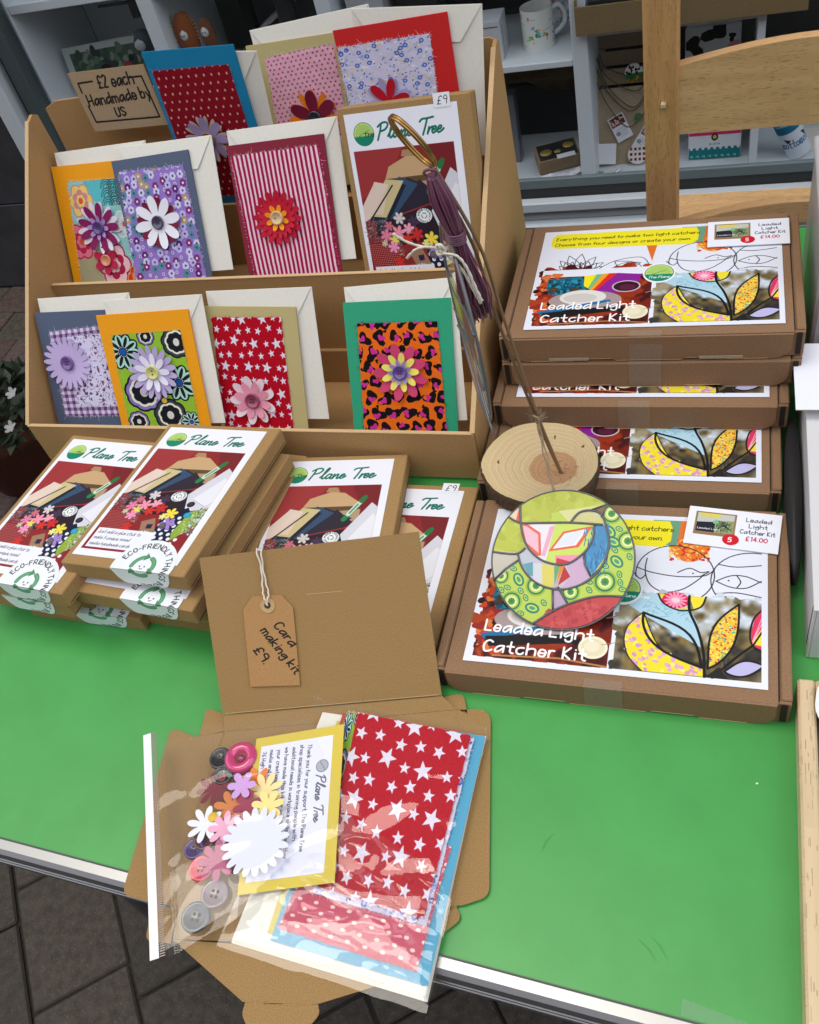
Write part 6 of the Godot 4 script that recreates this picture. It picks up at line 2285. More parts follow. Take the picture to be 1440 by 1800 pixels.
	for k in 3:
		st = smooth()
		for i in 75:
			var a = r.randf() * TAU
			var q = sqrt(r.randf())
			var rad = v3(cos(a), 0, sin(a)) * q
			var end = t2 + v3(r.randf_range(-0.009, 0.009), r.randf_range(-0.010, 0.014), r.randf_range(-0.008, 0.008)) + v3(0.004, 0, 0)
			var pts = [t0 + rad * 0.004, t0.lerp(t1, 0.35) + rad * 0.0098, t0.lerp(t1, 0.75) + rad * 0.0085, t1 + rad * 0.0055, t1.lerp(end, 0.35) + rad * 0.0075, t1.lerp(end, 0.75) + rad * 0.008 + v3(r.randf_range(-0.003, 0.003), 0, r.randf_range(-0.003, 0.003)), end + rad * 0.005]
			for j in pts.size():
				pts[j] -= t0
			tube(st, spline(pts, 4), 0.00075, 4)
		var o = obj("strands", st, shades[k], tz)
		o.set_meta("kind", "stuff")
	st = smooth()
	for k in 5:
		var ring = []
		for i in 20:
			var a = TAU * i / 20
			ring.append(t1 - t0 + v3(cos(a) * 0.0075, -0.004 + k * 0.0022, sin(a) * 0.0075))
		tube(st, ring, 0.0012, 6, true)
	obj("binding", st, M.tassel, tz)
	st = smooth()
	tube(st, spline([t0 - t0 + v3(0.002, -0.004, 0), v3(0.006, 0.004, 0.003), v3(0.0, 0.007, 0.004), v3(-0.006, 0.003, 0.002), v3(-0.002, -0.004, 0)], 6), 0.0014, 6)
	obj("hanging_loop", st, M.tassel, tz)

	# knotted white string
	var s0 = v3(-0.243, 0.395, -0.700)
	var sg = thing("white_string", "knotted cream string with frayed ends tied round the plum tassel", "string", Transform3D(Basis.IDENTITY, s0))
	var Z = -0.700
	var paths = [[[-0.285, 0.408], [-0.272, 0.398], [-0.255, 0.392], [-0.243, 0.391]], [[-0.277, 0.383], [-0.266, 0.392], [-0.254, 0.394], [-0.243, 0.391]], [[-0.243, 0.391], [-0.234, 0.382], [-0.225, 0.368], [-0.219, 0.348], [-0.214, 0.332]], [[-0.240, 0.389], [-0.228, 0.386], [-0.221, 0.374], [-0.216, 0.352], [-0.212, 0.336]]]
	for k in 4:
		var pts = []
		for q in paths[k]:
			pts.append(v3(q[0], q[1], Z + 0.002 * k) - s0)
		var sp = spline(pts, 8)
		st = smooth()
		for ply in 2:
			var tw = []
			for i in sp.size():
				var a = i * 0.8 + ply * PI
				tw.append(sp[i] + v3(cos(a) * 0.0006, sin(a) * 0.0006, sin(a) * 0.0006))
			tube(st, tw, 0.00115, 6)
		obj("string_end" if k < 2 else "string_run", st, M.string, sg)
	st = smooth()
	tube(st, spline([v3(-0.003, 0.0, 0.002), v3(0.002, 0.002, 0.005), v3(0.004, -0.005, 0.003), v3(-0.002, -0.008, 0.004), v3(-0.004, -0.002, 0.0)], 6), 0.0018, 8)
	obj("knot", st, M.string, sg)

	# light catcher hanging edge on
	var h = v3(-0.2410, 0.2870, -0.7230)
	var view = (h - v3(0, 0.843, 0)).normalized()
	var nrm = Vector3.UP.cross(view).normalized()
	nrm = nrm.rotated(Vector3.UP, 0.085)
	var ed = thing("hanging_light_catcher", "round clear light catcher hanging edge on from the bronze wire", "light catcher", Transform3D(Basis(nrm.cross(Vector3.UP) * -1.0, Vector3.UP, nrm).orthonormalized(), h))
	st = flat()
	plate(st, circle_poly(Vector2.ZERO, 0.094, 0.102, 56), 0.0, Transform3D(Basis.IDENTITY, v3(0, 0, 0.001)))
	obj("clear_plate", st, M.acrylic, ed)
	st = smooth()
	var rim = []
	for i in 64:
		var a = TAU * i / 64
		rim.append(v3(cos(a) * 0.094, sin(a) * 0.102, 0.001))
	tube(st, rim, 0.0017, 6, true)
	for k in 3:
		var q = []
		for i in 12:
			var u = i / 11.0 * 2.0 - 1.0
			q.append(v3(u * 0.085, [0.03, -0.02, -0.06][k] + 0.02 * sin(u * 2.0 + k), 0.0026))
		tube(st, q, 0.0013, 6)
	obj("lead_line", st, M.lead, ed)
	for k in 3:
		st = flat()
		plate(st, circle_poly(Vector2([-0.04, 0.035, 0.0][k], [0.0, 0.01, -0.055][k]), 0.03, 0.026, 20), 0.0003, Transform3D(Basis.IDENTITY, v3(0, 0, 0.0021)))
		var m = StandardMaterial3D.new()
		m.albedo_color = [Color8(170, 180, 60, 200), Color8(120, 90, 70, 200), Color8(190, 130, 60, 190)][k]
		m.transparency = BaseMaterial3D.TRANSPARENCY_ALPHA
		m.roughness = 0.4
		obj("pane", st, m, ed)

	# the painted light catcher, resting on the front box against the slice
	var dt = v3(-0.1595, 0.1080, -0.6640)
	var db = v3(-0.1345, 0.0415, -0.5320)
	var up = (dt - db).normalized()
	var rt = v3(1.0, 0.0, 0.07)
	rt = (rt - up * rt.dot(up)).normalized()
	var fr = rt.cross(up)
	var mid = (dt + db) * 0.5
	var dk = thing("light_catcher", "round painted bird light catcher leaning against the wood slice", "light catcher", Transform3D(Basis(rt, up, fr), mid))
	var RX = 0.0755
	var RY = (dt - db).length() * 0.5
	st = flat()
	plate(st, circle_poly(Vector2.ZERO, RX, RY, 72), 0.0, Transform3D(Basis.IDENTITY, v3(0, 0, 0.0004)))
	obj("clear_plate", st, M.acrylic, dk)
	var pane_m = StandardMaterial3D.new()
	pane_m.albedo_texture = ImageTexture.create_from_image(disc_tex().get_image())
	pane_m.albedo_color = Color(1, 1, 1, 0.93)
	pane_m.transparency = BaseMaterial3D.TRANSPARENCY_ALPHA
	pane_m.roughness = 0.3
	var pale = pane_m.duplicate()
	pale.albedo_color = Color(1, 1, 1, 0.62)
	var thin = pane_m.duplicate()
	thin.albedo_color = Color(1, 1, 1, 0.72)
	var D = func(q): return Vector2((q[0] - 688.0) / 563.0 * RX, -(q[1] - 1190.0) / 517.0 * RY)
	# panes: outline points; "arc" runs round the rim clockwise to the next point
	var panes = [
		[[[395, 745], "arc", [1085, 825], [960, 855], [860, 865], [785, 930], [385, 885]], pane_m],
		[[[295, 830], "arc", [395, 745], [385, 885]], pane_m],
		[[[140, 1080], "arc", [295, 830], [385, 885], [400, 1000], [410, 1080], [345, 1115], [250, 1105]], pane_m],
		[[[130, 1300], "arc", [140, 1080], [250, 1105], [345, 1115], [350, 1165], [240, 1220]], thin],
		[[[420, 1645], "arc", [130, 1300], [240, 1220], [350, 1165], [370, 1220], [450, 1330], [580, 1400], [600, 1400], [585, 1575]], pane_m],
		[[[395, 895], [800, 935], [970, 970], [940, 1080], [860, 1170], [720, 1235], [560, 1200], [450, 1110], [400, 1000]], pane_m],
		[[[970, 975], [1055, 980], [1065, 1130], [1000, 1270], [900, 1340], [865, 1250], [870, 1170], [940, 1080]], pane_m],
		[[[800, 935], [785, 930], [860, 865], [960, 860], [1030, 900], [1050, 975], [970, 970]], pale],
		[[[960, 855], [1085, 825], [1030, 920]], pale],
		[[[1085, 825], "arc", [1130, 1510], [950, 1490], [780, 1510], [710, 1530], [640, 1395], [720, 1415], [880, 1370], [1000, 1270], [1065, 1130], [1060, 1000], [1030, 920]], pane_m],
		[[[600, 1400], [640, 1395], [710, 1530], [585, 1575]], thin],
		[[[1130, 1510], "arc", [420, 1645], [600, 1560], [780, 1510], [950, 1490]], pane_m],
		[[[410, 1080], [450, 1110], [560, 1200], [720, 1235], [860, 1170], [865, 1250], [900, 1340], [880, 1370], [720, 1415], [580, 1400], [450, 1330], [370, 1220], [345, 1115]], thin]]
	for pn in panes:
		var poly = PackedVector2Array()
		var L = pn[0]
		for i in L.size():
			if L[i] is String:
				var a = D.call(L[i - 1])
				var b = D.call(L[(i + 1) % L.size()])
				var a0 = atan2(a.y / RY, a.x / RX)
				var a1 = atan2(b.y / RY, b.x / RX)
				while a1 > a0:
					a1 -= TAU
				for s in range(0, 13):
					var t = lerpf(a0, a1, s / 12.0)
					poly.append(Vector2(cos(t) * RX * 0.985, sin(t) * RY * 0.985))
			else:
				var d = D.call(L[i])
				var len = Vector2(d.x / RX, d.y / RY).length()
				if len > 0.93:
					continue
				poly.append(d)
		if poly.size() < 3 or Geometry2D.triangulate_polygon(poly).is_empty():
			continue
		st = flat()
		plate(st, poly, 0.0003, Transform3D(Basis.IDENTITY, v3(0, 0, 0.0011)), Vector2(-RX * 1.024, -RY * 1.024), Vector2(RX * 1.024, RY * 1.024))
		obj("pane", st, pn[1], dk)
	var lines = [[[295, 830], [385, 885], [560, 905], [800, 932], [1035, 975]], [[395, 745], [388, 880], [400, 1000], [450, 1110], [560, 1200], [720, 1235], [860, 1170], [940, 1080], [970, 970]],
		[[140, 1080], [250, 1105], [345, 1115], [410, 1080]], [[345, 1115], [370, 1220], [450, 1330], [580, 1400], [720, 1415], [880, 1370], [1000, 1270], [1065, 1130], [1060, 1000], [1030, 900], [960, 858], [860, 863], [785, 930]],
		[[960, 855], [1085, 825], [1030, 920]], [[130, 1300], [240, 1220], [350, 1165]], [[870, 1170], [865, 1250], [900, 1340]], [[600, 1400], [585, 1575]], [[640, 1395], [710, 1530]], [[420, 1645], [600, 1560], [780, 1510], [950, 1490], [1130, 1510]]]
	for l in lines:
		var pts = []
		for q in l:
			var d = D.call(q)
			pts.append(v3(d.x, d.y, 0.0018))
		st = smooth()
		tube(st, spline(pts, 5) if l.size() > 3 else pts, 0.00125, 6)
		obj("lead_line", st, M.lead, dk)
	rim = []
	for i in 90:
		var a = TAU * i / 90
		rim.append(v3(cos(a) * RX, sin(a) * RY, 0))
	st = smooth()
	tube(st, rim, 0.0010, 6, true)
	obj("lead_rim", st, M.lead, dk)

	# jute twine from the wire to the disc
	var k0 = v3(-0.1850, 0.158, -0.7260)
	var tw = thing("jute_twine", "brown jute twine with frayed knot tying the disc to the wire", "twine", Transform3D(Basis.IDENTITY, k0))
	for s in [-1, 1]:
		var pts = spline([k0, v3(-0.176, 0.132, -0.705) + v3(0.0015 * s, 0, 0), v3(-0.167, 0.112, -0.680) + v3(0.0012 * s, 0, 0), v3(-0.1585, 0.1045, -0.6590)], 10)
		var q = []
		for i in pts.size():
			q.append(pts[i] - k0 + v3(cos(i * 0.9 + s) * 0.0007, sin(i * 0.9 + s) * 0.0007, 0))
		st = smooth()
		tube(st, q, 0.0009, 6)
		obj("twine_strand", st, M.twine, tw)
	st = smooth()
	tube(st, spline([v3(-0.003, 0.004, 0.002), v3(0.003, 0.002, 0.004), v3(0.002, -0.006, 0.003), v3(-0.002, -0.004, -0.003), v3(0.001, 0.003, -0.002), v3(0.003, -0.010, 0.004), v3(0.005, -0.018, 0.012)], 6), 0.0016, 6)
	obj("knot", st, M.twine, tw)
	st = flat()
	for i in 60:
		var d = v3(r.randf_range(-1, 1), r.randf_range(-0.3, 1), r.randf_range(-1, 1)).normalized()
		tube(st, [v3(0, 0, 0), d * r.randf_range(0.004, 0.008), d.rotated(Vector3.UP, 0.5) * r.randf_range(0.009, 0.014)], 0.00018, 3)
	obj("frayed_fibres", st, M.twine, tw).set_meta("kind", "stuff")


func closed(cv, p, w, col):
	var q = []
	for v in p:
		q.append(v)
	q.append(p[0])
	cv.line(q, w, col)


# ------------------------------------------------------------------ the opened mailer and its contents
func poly_xz(st, pts, y, th):
	# pts are (x, z); a flat sheet of thickness th lying at height y
	var P = PackedVector2Array()
	for q in pts:
		P.append(Vector2(q[0], -q[1]))
	plate(st, P, th, Transform3D(Basis(v3(1, 0, 0), v3(0, 0, -1), v3(0, 1, 0)), v3(0, y, 0)))


func rounded(pts, r, which = []):
	var out = []
	var n = pts.size()
	for i in n:
		var p = Vector2(pts[i][0], pts[i][1])
		if which.size() and not which.has(i):
			out.append([p.x, p.y])
			continue
		var a = Vector2(pts[(i + n - 1) % n][0], pts[(i + n - 1) % n][1])
		var b = Vector2(pts[(i + 1) % n][0], pts[(i + 1) % n][1])
		var ra = minf(r, p.distance_to(a) * 0.45)
		var rb = minf(r, p.distance_to(b) * 0.45)
		var s = p + (a - p).normalized() * ra
		var e = p + (b - p).normalized() * rb
		for k in 6:
			var t = k / 5.0
			var q = s.lerp(p, t).lerp(p.lerp(e, t), t)
			out.append([q.x, q.y])
	return out


func off(list, o):
	var out = []
	for q in list:
		out.append([q[0] - o.x, q[1] - o.z])
	return out


func film(called, parent, C, y0, seed_, amp, M_film, puff = 0.006, crimp = 0.0):
	# clear film over the quad C (tl, tr, br, bl as x, z), puffed up in the middle and wrinkled
	var n = FastNoiseLite.new()
	n.seed = seed_
	n.frequency = 1.0
	n.fractal_octaves = 2
	var st = smooth()
	grid(st, func(u, w):
		var a = Vector2(C[0][0], C[0][1]).lerp(Vector2(C[1][0], C[1][1]), u)
		var b = Vector2(C[3][0], C[3][1]).lerp(Vector2(C[2][0], C[2][1]), u)
		var p = a.lerp(b, w)
		var e = minf(1.0, 7.0 * minf(minf(u, 1 - u), minf(w, 1 - w)))
		var fold = absf(n.get_noise_2d(u * 1.2 + w * 0.8 + 4.0, w * 2.4)) * 2.0
		var h = puff * e + amp * (n.get_noise_2d(u * 2.0, w * 2.6) + 0.8 * fold) + crimp * n.get_noise_2d(u * 14.0, w * 14.0)
		p += Vector2(n.get_noise_2d(u * 3.0, w * 3.0), n.get_noise_2d(u * 3.0 + 30, w * 3.0)) * 0.0022
		return v3(p.x, y0 + maxf(h, 0.0006), p.y), 56, 70)
	return obj(called, st, M_film, parent)


func open_mailer():
	var o = v3(-0.37, 0.0, -0.30)
	var t = thing("opened_mailer", "opened kraft mailer lying flat with lid propped up, on table edge", "mailer box", Transform3D(Basis.IDENTITY, o))
	var K = M.kraft_lid
	var st = flat()
	# base with the bottom of the tray
	poly_xz(st, off([[-0.4910, -0.3870], [-0.2420, -0.4460], [-0.2000, -0.2520], [-0.2340, -0.2100], [-0.4590, -0.1760], [-0.4650, -0.2000], [-0.4845, -0.2060]], o), 0.0030, 0.0012)
	obj("base_panel", st, K, t)
	for f in [[[[-0.5560, -0.3840], [-0.5230, -0.3770], [-0.4915, -0.3870], [-0.4850, -0.2030], [-0.5300, -0.2050]], 0.010, [0, 4], "side_flap"],
		[[[-0.2415, -0.4460], [-0.2150, -0.4500], [-0.2050, -0.4430], [-0.1730, -0.2650], [-0.1960, -0.2530], [-0.2005, -0.2525]], 0.009, [2, 3], "side_flap"],
		[[[-0.5240, -0.4130], [-0.4995, -0.4080], [-0.4915, -0.3880], [-0.5180, -0.3780]], 0.007, [0], "corner_ear"],
		[[[-0.4940, -0.2025], [-0.4655, -0.2005], [-0.4600, -0.1720], [-0.4860, -0.1690]], 0.008, [3], "corner_ear"],
		[[[-0.2590, -0.4590], [-0.2390, -0.4660], [-0.2290, -0.4420], [-0.2400, -0.4465], [-0.2490, -0.4440]], 0.008, [1], "corner_ear"],
		[[[-0.2330, -0.2505], [-0.2010, -0.2515], [-0.1935, -0.2420], [-0.2130, -0.2210]], 0.008, [2, 3], "corner_ear"],
		[[[-0.4590, -0.1755], [-0.3400, -0.1900], [-0.2345, -0.2095], [-0.2560, -0.1740], [-0.3040, -0.1500], [-0.3640, -0.1385], [-0.3720, -0.1390]], 0.004, [4, 5], "front_flap"],
		[[[-0.3690, -0.1385], [-0.3030, -0.1500], [-0.2990, -0.1430], [-0.3080, -0.1280], [-0.3560, -0.1170], [-0.3690, -0.1290]], 0.006, [2, 3, 4, 5], "tuck_tongue"]]:
		st = flat()
		poly_xz(st, off(rounded(f[0], f[1], f[2]), o), 0.0032, 0.0010)
		obj(f[3], st, K, t)
	# spine strip between base and lid
	st = flat()
	var h0 = v3(-0.4953, 0.0120, -0.4028)
	var h1 = v3(-0.2586, 0.0120, -0.4559)
	var s0 = v3(-0.4910, 0.0046, -0.3870)
	var s1 = v3(-0.2420, 0.0046, -0.4462)
	var dn = v3(0, -0.0012, 0)
	face(st, [h0, h1, s1, s0], v3(-0.37, -1, -0.42))
	face(st, [h0 + dn, h1 + dn, s1 + dn, s0 + dn], v3(-0.37, 1, -0.42))
	var sp = obj("spine", st, K, t)
	sp.position = -o
	# lid, leaning back on the piles of kits
	var l0 = v3(-0.5181, 0.1400, -0.5193)
	var l1 = v3(-0.2839, 0.1400, -0.5720)
	var ex = (h1 - h0).normalized()
	var ey = ((l0 + l1 - h0 - h1) * 0.5)
	ey = (ey - ex * ey.dot(ex))
	var LH = ey.length()
	ey = ey.normalized()
	var ez = ex.cross(ey)
	var lx = Transform3D(Basis(ex, ey, ez), h0 - o)
	st = flat()
	plate(st, pv([[0.0, 0.001], [(h1 - h0).length(), 0.001], [(h1 - h0).length() - 0.0008, LH], [0.0008, LH]]), 0.0014, lx)
	obj("lid", st, K, t)
	st = flat()
	box(st, v3(0.0400, 0.0004, 0.0003), lx * Transform3D(Basis.from_euler(v3(0, 0, -0.02)), v3(0.133, LH * 0.70, 0.0016)), 0.0)
	obj("crease", st, M.kraft_stand_edge, t)
	for k in 2:
		st = flat()
		box(st, v3(0.236, 0.0005, 0.0003), lx * Transform3D(Basis.IDENTITY, v3(0.121, 0.002 + k * 0.0012, 0.0014)), 0.0)
		obj("crease", st, [M.kraft_stand_edge, M.kraft_tag][k], t)
	for q in [[[-0.4845, -0.2035], [-0.4905, -0.3860]], [[-0.2005, -0.2530], [-0.2415, -0.4450]], [[-0.4590, -0.1765], [-0.2345, -0.2105]], [[-0.3690, -0.1392], [-0.3030, -0.1507]]]:
		var a = v3(q[0][0], 0.0044, q[0][1]) - o
		var b = v3(q[1][0], 0.0044, q[1][1]) - o
		st = flat()
		box(st, v3((b - a).length(), 0.0004, 0.0009), Transform3D(Basis((b - a).normalized(), Vector3.UP, (b - a).normalized().cross(Vector3.UP)), (a + b) * 0.5), 0.0)
		obj("crease", st, M.kraft_tag, t)

	# swing tag
	var tp = lx
	tp.origin += o
	var TW = 0.0555
	var TL = 0.0985
	var tg = thing("swing_tag", "brown luggage tag handwritten with kit price, strung over open lid", "swing tag", tp * Transform3D(Basis.from_euler(v3(0, 0, -0.06)), v3(0.0675, 0.077, 0.0030)))
	var tpoly = pv([[-TW / 2, -TL / 2], [TW / 2, -TL / 2], [TW / 2, TL / 2 - 0.014], [TW / 2 - 0.0115, TL / 2], [-TW / 2 + 0.0115, TL / 2], [-TW / 2, TL / 2 - 0.014]])
	st = flat()
	plate(st, tpoly, 0.0008, Transform3D.IDENTITY, Vector2(-TW / 2, -TL / 2), Vector2(TW / 2, TL / 2))
	obj("tag_card", st, printed(tag_tex(), 0.75), tg)
	st = flat()
	lathe(st, [[0.0036, 0.0], [0.0036, 0.0010], [0.0080, 0.0010], [0.0082, 0.0]], 28, Transform3D(Basis(v3(1, 0, 0), v3(0, 0, 1), v3(0, -1, 0)), v3(0, TL / 2 - 0.0105, 0.0009)))
	obj("eyelet_ring", st, speckled(Color(0.50, 0.34, 0.15), 0.1, 0.1, 8, 0.7, 75), tg)
	st = flat()
	lathe(st, [[0.0036, 0.0], [0.0, 0.0]], 24, Transform3D(Basis(v3(1, 0, 0), v3(0, 0, 1), v3(0, -1, 0)), v3(0, TL / 2 - 0.0105, 0.0012)))
	obj("eyelet_hole", st, plain_mat(lin(0.06, 0.04, 0.02), 0.9), tg)
	var ts = thing("tag_string", "cream twisted string looping the brown tag over the lid edge", "string", tg.transform)
	for s in [-1, 1]:
		var pts = spline([v3(0.0, TL / 2 - 0.0105, 0.002), v3(0.0012 * s, TL / 2 - 0.004, 0.004), v3(0.003 * s, TL / 2 + 0.002, 0.003), v3(0.0022 * s - 0.001, TL / 2 + 0.012, 0.0022), v3(0.001 * s - 0.002, TL / 2 + 0.030, 0.0022), v3(0.0026 * s - 0.0035, TL / 2 + 0.0485, 0.0030), v3(0.0026 * s - 0.004, TL / 2 + 0.0505, -0.003)], 8)
		var q = []
		for i in pts.size():
			q.append(pts[i] + v3(cos(i * 0.9) * 0.0004, 0, sin(i * 0.9) * 0.0004))
		st = smooth()
		tube(st, q, 0.00095, 6)
		obj("string_strand", st, M.string, ts)

	kit_contents()


func slab(called, label, cat, C, y0, y1, mat, group = ""):
	# a thin flat thing lying on the quad C (x, z)
	var mid = v3(0, y0, 0)
	for q in C:
		mid += v3(q[0], 0, q[1]) * 0.25
	var t = thing(called, label, cat, Transform3D(Basis.IDENTITY, mid), group)
	var st = flat()
	poly_xz(st, off(C, mid), 0.0, y1 - y0)
	obj("sheet", st, mat, t)
	return t


func cloth_quad(called, label, C, y0, tex, seed_, fray, uvs = 1.0):
	# C: tl, tr, br, bl as x, z; a soft cloth piece
	var n = FastNoiseLite.new()
	n.seed = seed_
	n.frequency = 1.0
	var mid = v3(0, y0, 0)
	for q in C:
		mid += v3(q[0], 0, q[1]) * 0.25
	var t = thing(called, label, "fabric piece", Transform3D(Basis.IDENTITY, mid), "fabric pieces in the bag")
	var P = func(u, w):
		var a = Vector2(C[0][0], C[0][1]).lerp(Vector2(C[1][0], C[1][1]), u).lerp(Vector2(C[3][0], C[3][1]).lerp(Vector2(C[2][0], C[2][1]), u), w)
		a += Vector2(n.get_noise_2d(u * 40, w * 40), n.get_noise_2d(u * 40 + 9, w * 40)) * (0.0012 if minf(minf(u, 1 - u), minf(w, 1 - w)) < 0.01 else 0.0)
		return v3(a.x, y0 + 0.0010 + n.get_noise_2d(u * 4.0, w * 5.0) * 0.0008, a.y) - mid
	var st = smooth()
	grid(st, P, 30, 36)
	var cm = printed(tex, 0.9, 0.2)
	cm.uv1_scale = v3(uvs, uvs, 1)
	obj("cloth", st, cm, t)
	var r = RandomNumberGenerator.new()
	r.seed = seed_
	st = flat()
	for i in 260:
		var s = i % 4
		var k = r.randf()
		var uv = [Vector2(k, 0), Vector2(1, k), Vector2(k, 1), Vector2(0, k)][s]
		var p = P.call(uv.x, uv.y)
		var d = ([v3(0, 0, -1), v3(1, 0, 0), v3(0, 0, 1), v3(-1, 0, 0)][s] + v3(r.randf_range(-0.7, 0.7), r.randf_range(-0.1, 0.3), r.randf_range(-0.7, 0.7))).normalized() * r.randf_range(0.001, 0.004)
		var w = d.cross(Vector3.UP).normalized() * 0.00018
		face(st, [p - w, p + w, p + d], p - Vector3.UP)
	obj("frayed_threads", st, plain_mat(fray, 0.9), t).set_meta("kind", "stuff")
	return t


func kit_contents():
	# stack in the larger clear bag
	var Y = 0.0046
	for k in 5:
		var d = k * 0.0006
		slab("cream_envelope", "cream envelope in the large clear bag, sheet %s from the bottom of its stack" % ["one", "two", "three", "four", "five"][k], "envelope", [[-0.3860 + d, -0.4235 + d], [-0.2060 + d, -0.4165], [-0.2085 - d, -0.1700 - d * 2], [-0.4000 + d, -0.1830 - d]], Y, Y + 0.0011, M.cream, "cream envelopes in the large bag")
		Y += 0.0014
	slab("yellow_card", "yellow card edge showing under the blue card in large bag", "card", [[-0.3640, -0.4130], [-0.2120, -0.4100], [-0.2180, -0.1860], [-0.3660, -0.1960]], Y, Y + 0.0005, plain_mat(lin(0.62, 0.50, 0.06), 0.6))
	Y += 0.0009
	slab("red_card", "red card corner showing at top left of large bag", "card", [[-0.3600, -0.4220], [-0.2300, -0.4180], [-0.2300, -0.2300], [-0.3600, -0.2300]], Y, Y + 0.0005, plain_mat(lin(0.42, 0.05, 0.03), 0.6))
	Y += 0.0009
	slab("blue_card", "sky blue card under the red star fabric in large bag", "card", [[-0.3520, -0.4215], [-0.2040, -0.4150], [-0.2090, -0.1800], [-0.3600, -0.1900]], Y, Y + 0.0005, plain_mat(lin(0.06, 0.36, 0.56), 0.6))
	Y += 0.0010
	cloth_quad("fabric_piece", "lime floral fabric corner at the top of the large bag", [[-0.3540, -0.4225], [-0.3300, -0.4215], [-0.3200, -0.3200], [-0.3540, -0.3200]], Y, fabric_tex("retro"), 201, lin(0.6, 0.6, 0.4))
	cloth_quad("fabric_piece", "pink polka dot fabric at the lower end of large bag", [[-0.3420, -0.3000], [-0.2140, -0.3000], [-0.2210, -0.1890], [-0.3560, -0.2010]], Y, fabric_tex("pinkpolka"), 202, lin(0.7, 0.35, 0.4))
	Y += 0.0016
	cloth_quad("fabric_piece", "white and blue floral fabric strip below the red stars", [[-0.3380, -0.4190], [-0.2140, -0.4100], [-0.2205, -0.2260], [-0.3330, -0.2360]], Y, fabric_tex("bluefloral"), 203, lin(0.8, 0.8, 0.9))
	Y += 0.0017
	cloth_quad("fabric_piece", "bright red fabric with white stars filling the large bag", [[-0.3410, -0.4220], [-0.2170, -0.4120], [-0.2240, -0.2320], [-0.3290, -0.2420]], Y, fabric_tex("redstar"), 204, lin(0.7, 0.1, 0.15), 0.84)
	Y += 0.0022
	var o = v3(-0.30, 0.0045, -0.30)
	var b = thing("clear_bag", "large wrinkled clear bag holding red star fabric and cards", "clear bag", Transform3D(Basis.IDENTITY, o), "clear bags in the opened mailer")
	var f = film("film_front", b, off([[-0.3930, -0.4310], [-0.2010, -0.4240], [-0.2030, -0.1590], [-0.4060, -0.1750]], o), Y - o.y, 301, 0.0018, M.film, 0.0022, 0.0001)
	film("film_fold", b, off([[-0.3200, -0.3100], [-0.2080, -0.2700], [-0.2060, -0.1700], [-0.3900, -0.1850]], o), Y - o.y + 0.0045, 305, 0.0060, M.film, 0.002, 0.00015)
	var st = smooth()
	for q in [[[-0.3900, -0.4270], [-0.3960, -0.4330], [-0.3830, -0.4300]], [[-0.2040, -0.4220], [-0.2000, -0.4060], [-0.2010, -0.3900]]]:
		var p = []
		for e in q:
			p.append(v3(e[0], Y + 0.001, e[1]) - o)
		st = smooth()
		tube(st, spline(p, 4), 0.0006, 5)
		obj("crimped_corner", st, M.film, f)
	for k in 2:
		var p = []
		for i in 12:
			p.append(v3(lerpf(-0.3420, -0.2010, i / 11.0), Y + 0.0045, lerpf(-0.2480, -0.2320, i / 11.0) + k * 0.007 + 0.001 * sin(i * 1.7)) - o)
		st = smooth()
		tube(st, p, 0.0005, 5)
		obj("seal_ridge", st, M.film, f)

	# the smaller bag lies across it, with the thank-you card and trimmings
	var Z = Y + 0.006
	var th = thing("thank_you_card", "yellow bordered thank you note lying under film in small bag", "note card", Transform3D(Basis.IDENTITY, v3(-0.385, Z, -0.31)))
	var tl = v3(-0.3490, 0, -0.4030)
	var tr2 = v3(-0.3110, 0, -0.2460)
	var br = v3(-0.4000, 0, -0.2190)
	var bl = v3(-0.4390, 0, -0.3740)
	var c0 = v3(-0.385, 0, -0.31)
	st = flat()
	pic(st, tl - c0 + v3(0, 0.0006, 0), tr2 - c0 + v3(0, 0.0006, 0), br - c0 + v3(0, 0.0006, 0), bl - c0 + v3(0, 0.0006, 0))
	obj("printed_face", st, printed(thanks_tex(), 0.5), th)
	st = flat()
	poly_xz(st, [[tl.x - c0.x, tl.z - c0.z], [tr2.x - c0.x, tr2.z - c0.z], [br.x - c0.x, br.z - c0.z], [bl.x - c0.x, bl.z - c0.z]], 0.0, 0.0004)
	obj("card_sheet", st, plain_mat(lin(0.60, 0.48, 0.08), 0.6), th)
	# paper flowers, loose in the bag
	var fy = Z + 0.0015
	var ft = [[-0.4640, -0.3140, 0.0185, 8, [C8(118, 22, 46), "dark crimson"], 0.75], [-0.4200, -0.3240, 0.0200, 8, [C8(232, 126, 40), "bright orange"], 0.75], [-0.4080, -0.3190, 0.0200, 8, [C8(246, 226, 158), "pale yellow"], 0.75],
		[-0.4360, -0.2970, 0.0190, 7, [C8(206, 122, 62), "tan orange"], 0.75], [-0.4560, -0.2760, 0.0190, 8, [C8(234, 236, 244), "small white"], 0.8], [-0.4330, -0.2750, 0.0180, 8, [C8(236, 172, 200), "pale pink"], 0.7],
		[-0.4280, -0.2440, 0.0205, 8, [C8(178, 92, 126), "mauve"], 0.7], [-0.4180, -0.3000, 0.0150, 6, [C8(150, 44, 76), "maroon"], 0.6], [-0.3960, -0.3020, 0.0170, 7, [C8(244, 224, 140), "cream yellow"], 0.6], [-0.4300, -0.3180, 0.0150, 6, [C8(206, 160, 220), "lilac"], 0.6], [-0.3950, -0.2660, 0.0340, 20, [C8(222, 226, 236), "large white daisy shaped"], 0.5]]
	var k = 0
